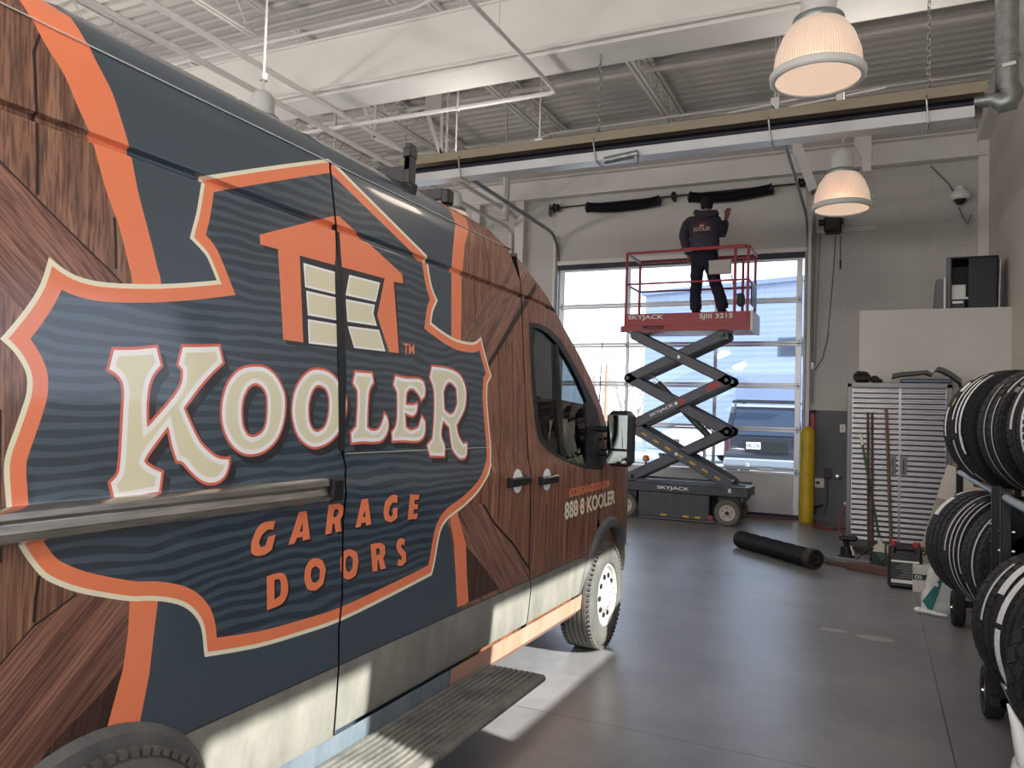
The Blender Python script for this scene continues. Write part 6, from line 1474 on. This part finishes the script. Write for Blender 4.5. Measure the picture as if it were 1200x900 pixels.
# ================================================================== pendant lamps
mat('lamp_white', srgb(206, 206, 202), .45); 
def lampglass():
    m = bpy.data.materials.new('prismatic_glass'); m.use_nodes = True; M['prismatic_glass'] = m
    n = m.node_tree.nodes; l = m.node_tree.links; b = n['Principled BSDF']
    b.inputs['Base Color'].default_value = srgb(214, 190, 168); b.inputs['Roughness'].default_value = .22; b.inputs['Transmission Weight'].default_value = .35; b.inputs['Coat Weight'].default_value = .4
    t = n.new('ShaderNodeTexCoord'); w_ = n.new('ShaderNodeTexWave'); sp = n.new('ShaderNodeSeparateXYZ'); l.new(t.outputs['Object'], sp.inputs[0])
    at = n.new('ShaderNodeMath'); at.operation = 'ARCTAN2'; l.new(sp.outputs['Y'], at.inputs[0]); l.new(sp.outputs['X'], at.inputs[1])
    mu = n.new('ShaderNodeMath'); mu.operation = 'MULTIPLY'; l.new(at.outputs[0], mu.inputs[0]); mu.inputs[1].default_value = 100
    sn = n.new('ShaderNodeMath'); sn.operation = 'SINE'; l.new(mu.outputs[0], sn.inputs[0])
    bp = n.new('ShaderNodeBump'); bp.inputs['Strength'].default_value = .5; bp.inputs['Distance'].default_value = .004; l.new(sn.outputs[0], bp.inputs['Height']); l.new(bp.outputs[0], b.inputs['Normal'])
    b.inputs['Emission Color'].default_value = srgb(255, 218, 192)
    mr = n.new('ShaderNodeMapRange'); l.new(sn.outputs[0], mr.inputs['Value']); mr.inputs['From Min'].default_value = -1; mr.inputs['To Min'].default_value = .22; mr.inputs['To Max'].default_value = .30; l.new(mr.outputs[0], b.inputs['Emission Strength'])
lampglass()
mat('lamp_lens', srgb(226, 200, 176), .3, emit=.36, ecol=srgb(255, 218, 190))
LZ = 3.70
def make_lamp(lit=True, label='', hang=5.4):
    o = thing('pendant_lamp', (0, 0, 0), label, 'pendant lamp', 'high-bay pendant lamps')
    b = MB(); b.lathe([(.118, .37), (.165, .345), (.215, .27), (.255, .16), (.268, .04), (.262, .035), (.248, .155), (.208, .262), (.160, .335), (.118, .36)], (0, 0, 0), (0, 0, 1), 56, closed=True); b.build('prismatic_shade', 'prismatic_glass', o, world=False, smooth=50)
    b = MB(); b.lathe([(.250, .0), (.272, -.004), (.284, .006), (.286, .040), (.278, .050), (.262, .048), (.255, .02)], (0, 0, 0), (0, 0, 1), 56, closed=True); b.build('rim_ring', 'lamp_white', o, world=False)
    b = MB(); b.lathe([(.001, .020), (.255, .020), (.255, .012), (.001, .004)], (0, 0, 0), (0, 0, 1), 48); b.build('lens', 'lamp_lens', o, world=False)
    b = MB(); b.lathe([(.150, .352), (.156, .375), (.150, .392), (.118, .405), (.105, .40), (.105, .37)], (0, 0, 0), (0, 0, 1), 40); b.build('collar', 'galv', o, world=False)
    b = MB(); b.lathe([(.105, .39), (.106, .52), (.098, .57), (.075, .605), (.04, .625), (.001, .63)], (0, 0, 0), (0, 0, 1), 36); b.build('ballast_housing', 'lamp_white', o, world=False)
    b = MB(); b.tube([(0, 0, .62), (0, 0, hang - LZ)], .010, 8); b.lathe([(.001, .72), (.035, .72), (.035, .78), (.001, .78)], (0, 0, 0), (0, 0, 1), 12); b.build('suspension_rod', 'lamp_white', o, world=False)
    return o
lamp0 = make_lamp(True, 'lit glass pendant lamp nearest the camera, at the top right', 6.65)
lamp0.location = (-.36, 5.08, LZ)
for loc, lab in (((-.34, 8.28, LZ), 'lit glass pendant lamp hanging right of the worker, below the heater'), ((-4.92, 5.08, LZ), 'pendant lamp behind the van roof, nearer of the two seen over it'), ((-4.80, 8.28, LZ), 'pendant lamp behind the van roof, in front of the wall, farther one')):
    dup(lamp0, loc, None, lab)
for x, y in ((-.36, 5.08), (-.34, 8.28), (-4.92, 5.08), (-4.80, 8.28)):
    d = bpy.data.lights.new('pendant_bulb', 'SPOT'); d.energy = LAMP_W; d.color = (1.0, .86, .70); d.shadow_soft_size = .25; d.spot_size = math.radians(170); d.spot_blend = .5
    o = bpy.data.objects.new('pendant_bulb', d); C.objects.link(o); o.location = (x, y, LZ - .01)
    d = bpy.data.lights.new('pendant_uplight', 'SPOT'); d.energy = LAMP_W * .95; d.color = (1.0, .94, .88); d.shadow_soft_size = .15; d.spot_size = math.radians(170); d.spot_blend = .5
    o = bpy.data.objects.new('pendant_uplight', d); C.objects.link(o); o.location = (x + .28, y, LZ + .75); o.rotation_euler = (PI, 0, 0)

# ================================================================== gas tube heater
mat('reflector_alu', srgb(206, 208, 210), .35, metal=.25, vary=.05, vscale=2); mat('heater_tan', srgb(146, 136, 116), .5, metal=.2); mat('heater_tube', srgb(24, 26, 40), .5, metal=.4)
HY = 7.72; hx0, hx1 = -5.2, .86
ht = thing('tube_heater', (-2.2, HY, 4.3), 'long overhead tube heater with tan and silver reflector crossing the hall', 'heater')
b = MB(); zz = ony(1165, 112, HY).z
b.add([(hx0, HY - .10, zz + .02), (hx1 - .03, HY - .10, zz + .02), (hx1 - .03, HY - .03, zz + .11), (hx0, HY - .03, zz + .11), (hx0, HY + .16, zz + .11), (hx1 - .03, HY + .16, zz + .11), (hx0, HY + .26, zz - .10), (hx1 - .03, HY + .26, zz - .10),
       (hx0, HY - .098, zz + .015), (hx1 - .03, HY - .098, zz + .015)], [(0, 1, 2, 3), (3, 2, 5, 4), (4, 5, 7, 6)]); b.box(((hx0 + hx1 - .03) / 2, HY - .10, zz + .055), (hx1 - hx0 - .03, .006, .095)); b.build('upper_reflector', 'heater_tan', ht, smooth=0)
b = MB(); b.tube([(hx0, HY + .04, zz - .035), (hx1 - .1, HY + .04, zz - .035)], .05, 14); b.build('burner_tube', 'heater_tube', ht)
b = MB(); b.box(((hx0 + hx1 - .12) / 2, HY - .06, zz - .135), (hx1 - hx0 - .12, .006, .095)); b.box(((hx0 + hx1 - .12) / 2, HY + .03, zz - .183), (hx1 - hx0 - .12, .18, .006)); b.build('lower_reflector', 'reflector_alu', ht, smooth=0)
fx = ony(1178, 112, HY).x
b = MB(); b.tube([(hx1 - .12, HY + .04, zz - .02), (fx - .02, HY + .04, zz - .02)], .060, 14); b.tube([(fx - .08, HY + .04, zz - .02), (fx - .03, HY + .04, zz - .06), (fx + .03, HY + .04, zz - .05), (fx + .05, HY + .04, zz + .01), (fx + .02, HY + .04, zz + .10)], [.07, .092, .098, .096, .092], 16); b.build('elbow', 'galv', ht)
b = MB(); b.tube([(fx + .02, HY + .04, zz + .04), (fx + .0, HY + .04, 6.72)], .092, 20); b.tube([(fx + .02, HY + .04, zz + .33), (fx + .02, HY + .04, zz + .36)], .097, 20); fl = b.build('flue_pipe', 'galv', ht)
b = MB(); b.box((fx + .02, HY - .055, zz + .24), (.10, .01, .03), Matrix.Rotation(-.15, 3, 'Y')); b.build('flue_label', 'white_plastic', fl)
for cx in (.385, -2.72):
    b = MB(); chain(b, [(cx, HY, zz + .14), (cx, HY, 5.44)], link=.05, r=.006); b.build('hanging_chain', 'chain_steel', ht)
    b = MB(); b.tube([(cx - .02, HY - .11, zz + .02), (cx, HY - .05, zz + .16), (cx + .03, HY + .12, zz + .14), (cx, HY + .14, zz - .2), (cx, HY - .08, zz - .2), (cx - .02, HY - .11, zz + .0)], .009, 6); b.build('hanger', 'galv', ht)
for cx in (-4.35, -.95):
    b = MB(); b.tube([(cx - .02, HY - .11, zz + .02), (cx, HY - .05, zz + .16), (cx + .03, HY + .12, zz + .14), (cx, HY + .14, zz - .2), (cx, HY - .08, zz - .2), (cx - .02, HY - .11, zz + .0)], .009, 6); b.build('hanger', 'galv', ht)
b = MB(); q = ony(728, 184, HY - .12); b.tube([q - Vector((.18, 0, .02)), q + Vector((.18, 0, .015))], .04, 12); b.box(q + Vector((.16, 0, -.03)), (.04, .05, .12), bev=.005); b.build('tube_coupling', 'galv', ht)
# ================================================================== pipes and conduits in the ceiling
def pipe(name, pts, r, m, label, cat, hangers=()):
    o = thing(name, pts[0], label, cat); b = MB(); b.tube(pts, r, 10); b.build('run', m, o)
    for p in hangers: b = MB(); b.tube([p, (p[0], p[1], 6.68)], .008, 6); b.box(p, (.03, .06, .06), bev=.005); b.build('hanger_rod', m, o)
    return o
zs_ = 5.30; e = onz(653, 108, zs_)
pipe('sprinkler_pipe', [(-9.8, e.y, zs_), (e.x - .12, e.y, zs_), (e.x - .02, e.y - .03, zs_), (e.x, e.y - .14, zs_), (e.x + .0, 3.0, zs_), (e.x, -7.5, zs_)], .026, 'steel_paint', 'white sprinkler pipe that turns a corner below the girder', 'pipe',
     [(-4.7, e.y, zs_), (-6.6, e.y, zs_), (e.x, 6.6, zs_)])
pipe('electrical_conduit', [(XL + .2, 7.40, 6.22), (-6.0, 7.40, 6.22), (-4.95, 7.40, 6.22), (-4.6, 7.40, 6.30), (XR - .2, 7.40, 6.30)], .022, 'steel_paint', 'white conduit running along the top of the deep girder', 'conduit')
pipe('electrical_conduit', [(XL + .2, 7.46, 5.50), (XR - .1, 7.46, 5.50)], .020, 'steel_paint', 'white conduit running along the bottom edge of the deep girder', 'conduit')
a = onz(640, 158, 6.2); pipe('electrical_conduit', [(-7.0, 11.9, 6.2), (-5.3, 11.75, 6.2), (-4.9, 11.56, 6.2), (1.3, 11.5, 6.2)], .022, 'steel_paint', 'thin white conduit under the deck behind the girder', 'conduit')
pipe('sprinkler_branch', [(-9, 10.4, 6.45), (1.4, 10.4, 6.45)], .04, 'deck_paint', 'thick pale pipe under the deck, nearer of two behind the girder', 'pipe')
pipe('sprinkler_branch', [(-9, 12.3, 6.45), (1.4, 12.3, 6.45)], .035, 'deck_paint', 'thick pale pipe under the deck near the front wall', 'pipe')
pipe('bridging_pipe', [(-12, 5.3, 6.25), (-4.6, 5.3, 6.25)], .03, 'steel_paint', 'white pipe across the near joists above the van', 'pipe')
pipe('roof_drain_pipe', [(-6.35, 12.9, 6.68), (-6.35, 12.9, 5.2)], .07, 'deck_paint', 'short vertical drain pipe dropping from the deck left of the strobe', 'pipe')
pipe('electrical_conduit', [(-6.55, 13.60, 4.6), (-6.55, 13.56, 5.12), (-6.55, 13.4, 5.20), (-6.55, -6, 5.20)], .035, 'steel_paint', 'long pale conduit running back over the van roof, lower of two', 'conduit')
pipe('electrical_conduit', [(-6.42, 13.60, 4.6), (-6.42, 13.5, 5.36), (-6.42, 13.3, 5.44), (-6.42, 3.2, 5.44), (-6.42, 3.05, 5.5), (-6.42, 3.0, 6.6)], .035, 'steel_paint', 'pale conduit over the van roof that turns up to the deck near the camera', 'conduit')
q = ony(632, 171, 9.5); o = thing('alarm_strobe', q, 'red round alarm disc hanging above the tube heater', 'alarm')
b = MB(); b.lathe([(.001, .03), (.14, .02), (.155, 0), (.15, -.03), (.001, -.04)], q, (.05, -.35, 1), 24); b.build('red_disc', 'red_paint', o); b = MB(); b.box(q + Vector((0, 0, .06)), (.12, .08, .07), bev=.01); b.tube([q + Vector((0, 0, .08)), (q.x, q.y, 6.3)], .012, 8); b.build('mount', 'steel_paint', o)
for px, py in ((908, 127), (985, 119)):
    q = ony(px, py, 10.2); o = thing('conduit_box', q, 'small pale junction box hanging under the deck ' + ('left of the nearest lamp' if px < 950 else 'between the two lit lamps'), 'junction box')
    b = MB(); b.box(q, (.10, .10, .26), bev=.01); b.build('box', 'steel_paint', o); b = MB(); b.tube([q, (q.x, q.y, 6.68)], .012, 6); b.build('rod', 'steel_paint', o); b = MB(); b.tube([q + Vector((-.6, 0, .02)), q + Vector((.5, 0, .10))], .012, 6); b.build('conduit', 'steel_paint', o)
# V-shaped hangers by the door tracks
for px, py in ((508, 150), (430, 130)):
    q = onz(px, py - 20, 6.3); o = thing('unit_heater_bracket', q, 'pale angle-iron bracket hanging from the roof ' + ('left of the heater' if px > 500 else 'above the middle of the van roof'), 'bracket')
    q1 = ony(px + 9, py + 32, q.y); b = MB(); b.bar(q - Vector((.12, 0, 0)), q1, .07, .02, up=(0, 1, 0)); b.build('brace', 'steel_paint', o); b = MB(); b.bar(q + Vector((.16, 0, 0)), q1, .05, .02, up=(0, 1, 0)); b.build('brace', 'steel_paint', o)
    b = MB(); b.bar(q1, q1 + Vector((.3, .4, -.12)), .08, .02); b.build('arm', 'steel_paint', o); b = MB(); b.bar((q.x, q.y, q.z - .02), (q.x, q.y, 6.70), .30, .03, up=(0, 1, 0)); b.build('top_plate', 'steel_paint', o)
# ================================================================== outside the glazed door
mat('yard_concrete', srgb(150, 150, 152), .8, vary=.08, vscale=1.5); mat('asphalt', srgb(110, 110, 112), .9, vary=.1, vscale=3)
b = MB(); b.box((-10, 74, -.06), (170, 120, .1)); o = b.build('ground', 'yard_concrete'); o['kind'] = 'structure'; o['label'] = 'pale concrete parking lot outside the door'
b = MB(); b.box((-10, -38, -.06), (170, 59, .1)); o = b.build('ground', 'yard_concrete'); o['kind'] = 'structure'
def siding():
    m = bpy.data.materials.new('blue_siding'); m.use_nodes = True; M['blue_siding'] = m
    n = m.node_tree.nodes; l = m.node_tree.links; b = n['Principled BSDF']; b.inputs['Roughness'].default_value = .6
    t = n.new('ShaderNodeTexCoord'); sp = n.new('ShaderNodeSeparateXYZ'); l.new(t.outputs['Object'], sp.inputs[0])
    mu = n.new('ShaderNodeMath'); mu.operation = 'MULTIPLY'; l.new(sp.outputs['Z'], mu.inputs[0]); mu.inputs[1].default_value = 2 * PI / .25
    sn = n.new('ShaderNodeMath'); sn.operation = 'SINE'; l.new(mu.outputs[0], sn.inputs[0])
    r = n.new('ShaderNodeValToRGB'); l.new(sn.outputs[0], r.inputs[0]); r.color_ramp.elements[0].position = .0; r.color_ramp.elements[0].color = srgb(140, 150, 172); r.color_ramp.elements[1].position = .3; r.color_ramp.elements[1].color = srgb(148, 158, 180)
    l.new(r.outputs[0], b.inputs['Base Color'])
siding()
bd = thing('warehouse', (2.0, 44, 0), 'big pale blue warehouse across the yard behind the parked vehicles', 'building')
b = MB(); c0 = ony(757, 345, 36); x0_ = c0.x
Rb = Matrix.Rotation(math.radians(-13), 3, 'Z'); L_ = 34
def W_(u, v, z): p = Rb @ Vector((u, v, 0)); return Vector((x0_ + p.x, 36 + p.y, z))
hb = c0.z
b.add([W_(0, 0, 0), W_(L_, 0, 0), W_(L_, 0, hb + .6), W_(0, 0, hb), W_(0, 16, 0), W_(L_, 16, 0), W_(L_, 16, hb + .6), W_(0, 16, hb)], [(0, 1, 2, 3), (1, 5, 6, 2), (5, 4, 7, 6), (4, 0, 3, 7), (3, 2, 6, 7)]); b.build('wall', 'blue_siding', bd, smooth=0)
mat('blue_trim', srgb(124, 134, 156), .6)
b = MB(); b.bar(W_(-.1, -.1, hb), W_(L_, -.1, hb + .6), .35, .2); b.build('roof_edge', 'blue_trim', bd)
for k, (u, wd, z0, z1) in enumerate(((4.6, 3.4, 0, 3.6), (9.2, 3.4, 0, 3.6), (6.4, 1.2, 4.4, 5.2))):
    b = MB(); 
    a, c = W_(u, -.06, z0), W_(u + wd, -.06, z0); b.add([a, c, c + Vector((0, 0, z1 - z0)), a + Vector((0, 0, z1 - z0))], [(0, 1, 2, 3)]); b.build('roller_door' if k < 2 else 'window', 'blue_trim' if k < 2 else 'van_glass', bd, smooth=0)
def car(name, loc, rz, col, label, cat, kind='suv', plate=None, group=None):
    """local frame: rear faces -y, origin on the ground under the middle"""
    pm = 'paint_' + name + str(len(M)); mat(pm, col, .25, coat=.8)
    o = thing(name, loc, label, cat, group, rz)
    L, Wd = (4.8, 1.92) if kind != 'sedan' else (4.7, 1.82)
    if kind == 'suv': side = [(-2.4, .42), (-2.42, .75), (-2.38, 1.12), (-2.15, 1.95), (-1.95, 2.02), (.3, 2.02), (.6, 1.95), (1.15, 1.30), (2.2, 1.15), (2.4, .95), (2.42, .45)]
    elif kind == 'pickup': side = [(-2.6, .5), (-2.62, 1.15), (-.7, 1.15), (-.65, 1.75), (-.4, 1.82), (.6, 1.80), (1.2, 1.20), (2.4, 1.10), (2.55, .9), (2.55, .45)]
    else: side = [(-2.35, .35), (-2.38, .95), (-1.7, 1.05), (-1.0, 1.42), (.2, 1.44), (1.0, 1.02), (2.1, .88), (2.35, .6), (2.35, .35)]
    b = MB(); n = len(side); vs = []; zt_ = max(p[1] for p in side)
    for sx, ins in ((-1, 0), (1, 0)):
        for y, z in side: vs.append((sx * (Wd / 2 - (.16 if z > 1.25 else .02)), y, z))
    b.add(vs, [tuple(range(n))[::-1], tuple(range(n, 2 * n))] + [(i, (i + 1) % n, n + (i + 1) % n, n + i) for i in range(n)]); b.build('car_body', pm, o, world=False, smooth=30)
    for sx in (-1, 1):
        for y in (-1.45, 1.5):
            b = MB(); r = .36; b.lathe([(.20, -.11), (.33, -.115), (r, -.08), (r, .08), (.33, .115), (.20, .11)], (sx * (Wd / 2 - .10), y, r), (sx, 0, 0), 28, closed=True); w_ = b.build('wheel', 'rubber', o, world=False)
            b = MB(); b.lathe([(.001, .09), (.06, .09), (.09, .06), (.21, .08), (.22, .0)], (sx * (Wd / 2 - .10), y, r), (sx, 0, 0), 20); b.build('wheel_rim', 'alu', o, world=False)
    if kind == 'suv':
        b = MB(); t0, t1 = Vector((0, -2.365, 1.20)), Vector((0, -2.16, 1.90)); 
        for z0_, z1_, h0, h1 in ((1.24, 1.88, .78, .66),): 
            f = lambda z: -2.39 + (z - 1.12) / .83 * .23 - .015
            b.add([(-h0, f(z0_), z0_), (h0, f(z0_), z0_), (h1, f(z1_), z1_), (-h1, f(z1_), z1_)], [(0, 1, 2, 3)])
        b.build('rear_window', 'mirror_dark', o, world=False, smooth=0)
        b = MB(); b.box((0, -2.46, .56), (1.86, .16, .20), bev=.04); b.build('rear_bumper', 'bumper_silver', o, world=False)
        b = MB(); b.box((0, -2.40, 2.06), (1.5, .12, .05), bev=.01); b.bar((-.75, -2.1, 2.10), (-.75, .3, 2.10), .04, .04); b.bar((.75, -2.1, 2.10), (.75, .3, 2.10), .04, .04); b.bar((-.75, -1.6, 2.12), (.75, -1.6, 2.12), .04, .04); b.build('roof_rack', 'black_plastic', o, world=False)
        for sx in (-1, 1): b = MB(); b.box((sx * .86, -2.40, 1.02), (.14, .06, .40), bev=.02); b.build('tail_light', 'tail_red', o, world=False)
        b = MB(); b.box((.10, -2.44, .96), (1.05, .03, .30), bev=.01); b.build('plate_recess', 'black_plastic', o, world=False)
        b = MB(); b.box((-.22, -2.465, .98), (.34, .01, .17), bev=.003); pl_ = b.build('number_plate', 'white_plastic', o, world=False)
        if plate:
            tv, tf, _ = text_shape(plate, .02); b = MB(); b.add([(-.37 + .30 * u, -2.474, .93 + .10 * v) for u, v in tv], tf); b.build('plate_text', 'navy_seal', pl_, world=False, smooth=0)
        b = MB(); b.box((0.1, -2.56, .38), (.34, .06, .12), bev=.01); b.build('tow_hitch', 'alu', o, world=False)
        b = MB(); b.box((-.35, -2.55, .50), (.10, .06, .09), bev=.02); b.build('tow_plug', 'alu', o, world=False)
        for sx in (-1, 1): b = MB(); b.box((sx * .80, .1, 1.60), (.02, 3.4, .48), bev=.0); b.build('side_window', 'mirror_dark', o, world=False)
    else:
        z_ = 1.50 if kind == 'pickup' else 1.22
        for sx in (-1, 1): b = MB(); b.box((sx * (Wd / 2 - .15), .0 if kind == 'pickup' else -.4, z_), (.02, 1.1 if kind == 'pickup' else 2.0, .30)); b.build('side_window', 'mirror_dark', o, world=False)
        for sx in (-1, 1): b = MB(); b.box((sx * .75, -2.38 if kind == 'sedan' else -2.62, .80), (.28, .05, .16), bev=.01); b.build('tail_light', 'tail_red', o, world=False)
        b = MB(); b.box((0, -2.40 if kind == 'sedan' else -2.64, .55), (1.7, .1, .16), bev=.03); b.build('rear_bumper', 'bumper_silver', o, world=False)
    return o
mat('mirror_dark', srgb(70, 84, 104), .08, metal=.6); mat('bumper_silver', srgb(150, 156, 164), .3, metal=.6); mat('tail_red', srgb(70, 34, 44), .3)
q = ony(893, 520, 20.2)
car('parked_suv', (-2.62, 22.4, 0), math.radians(2), srgb(38, 42, 52), 'dark parked sport utility car with roof rack seen through the right door panes', 'car', 'suv', 'DKL-D76')
car('parked_car', (-5.6, 29.5, 0), math.radians(-35), srgb(196, 200, 208), 'pale silver sedan outside, seen behind the scissor lift arms', 'car', 'sedan')
car('parked_truck', (-20.5, 50, 0), math.radians(70), srgb(120, 140, 170), 'light blue pickup far across the lot, seen left of the van mirror', 'truck', 'pickup')
car('parked_truck', (-17.0, 46, 0), math.radians(85), srgb(160, 166, 176), 'grey pickup across the lot, right of the blue one', 'truck', 'pickup')
# utility pole, bare trees
mat('pole_wood', srgb(150, 118, 98), .8); mat('bark', srgb(150, 138, 132), .9)
q = onz(712, 497, 0); Yp = 60
pt = ony(712, 410, Yp); o = thing('utility_pole', (pt.x, Yp, 0), 'thin wooden utility pole far off beyond the parking lot', 'pole')
b = MB(); b.tube([(pt.x, Yp, 0), (pt.x, Yp, pt.z)], [.20, .13], 10); b.build('pole', 'pole_wood', o); b = MB(); b.box((pt.x, Yp - .15, pt.z - .3), (1.6, .12, .12)); b.build('crossarm', 'pole_wood', o)
def bare_tree(px, Y, h, label, seed):
    rnd = random.Random(seed); p = ony(px, 490, Y); o = thing('bare_tree', (p.x, Y, 0), label, 'tree', 'bare trees beyond the lot'); b = MB()
    def br(a, d, L, r, k):
        c = a + d * L; b.tube([a, c], [r, r * .65], 5, cap=False)
        if k == 0: return
        for _ in range(3 if k > 1 else 3):
            nd = (d + Vector((rnd.uniform(-.8, .8), rnd.uniform(-.8, .8), rnd.uniform(-.1, .5)))).normalized(); br(c, nd, L * .68, r * .6, k - 1)
    br(Vector((p.x, Y, 0)), Vector((0, 0, 1)), h * .3, h * .02, 5); b.build('branches', 'bark', o, smooth=0); return o
bare_tree(728, 62, 8.0, 'bare leafless tree across the lot, right of the utility pole', 1); bare_tree(690, 66, 7.0, 'bare leafless tree across the lot, left of the utility pole', 2); bare_tree(748, 58, 6.5, 'small bare leafless tree beside the corner of the blue warehouse', 3)
# whip antenna on the van's cowl
b = MB(); q0, q1 = ony(700, 512, 5.45), ony(707, 385, 5.45); b.tube([q0 - (q1 - q0) * .25, q0, q0.lerp(q1, .5), q1], [.010, .006, .004, .003], 6); b.tube([q0 - (q1 - q0) * .02, q0 + (q1 - q0) * .12], .009, 6); b.build('whip_antenna', 'black_plastic', van)
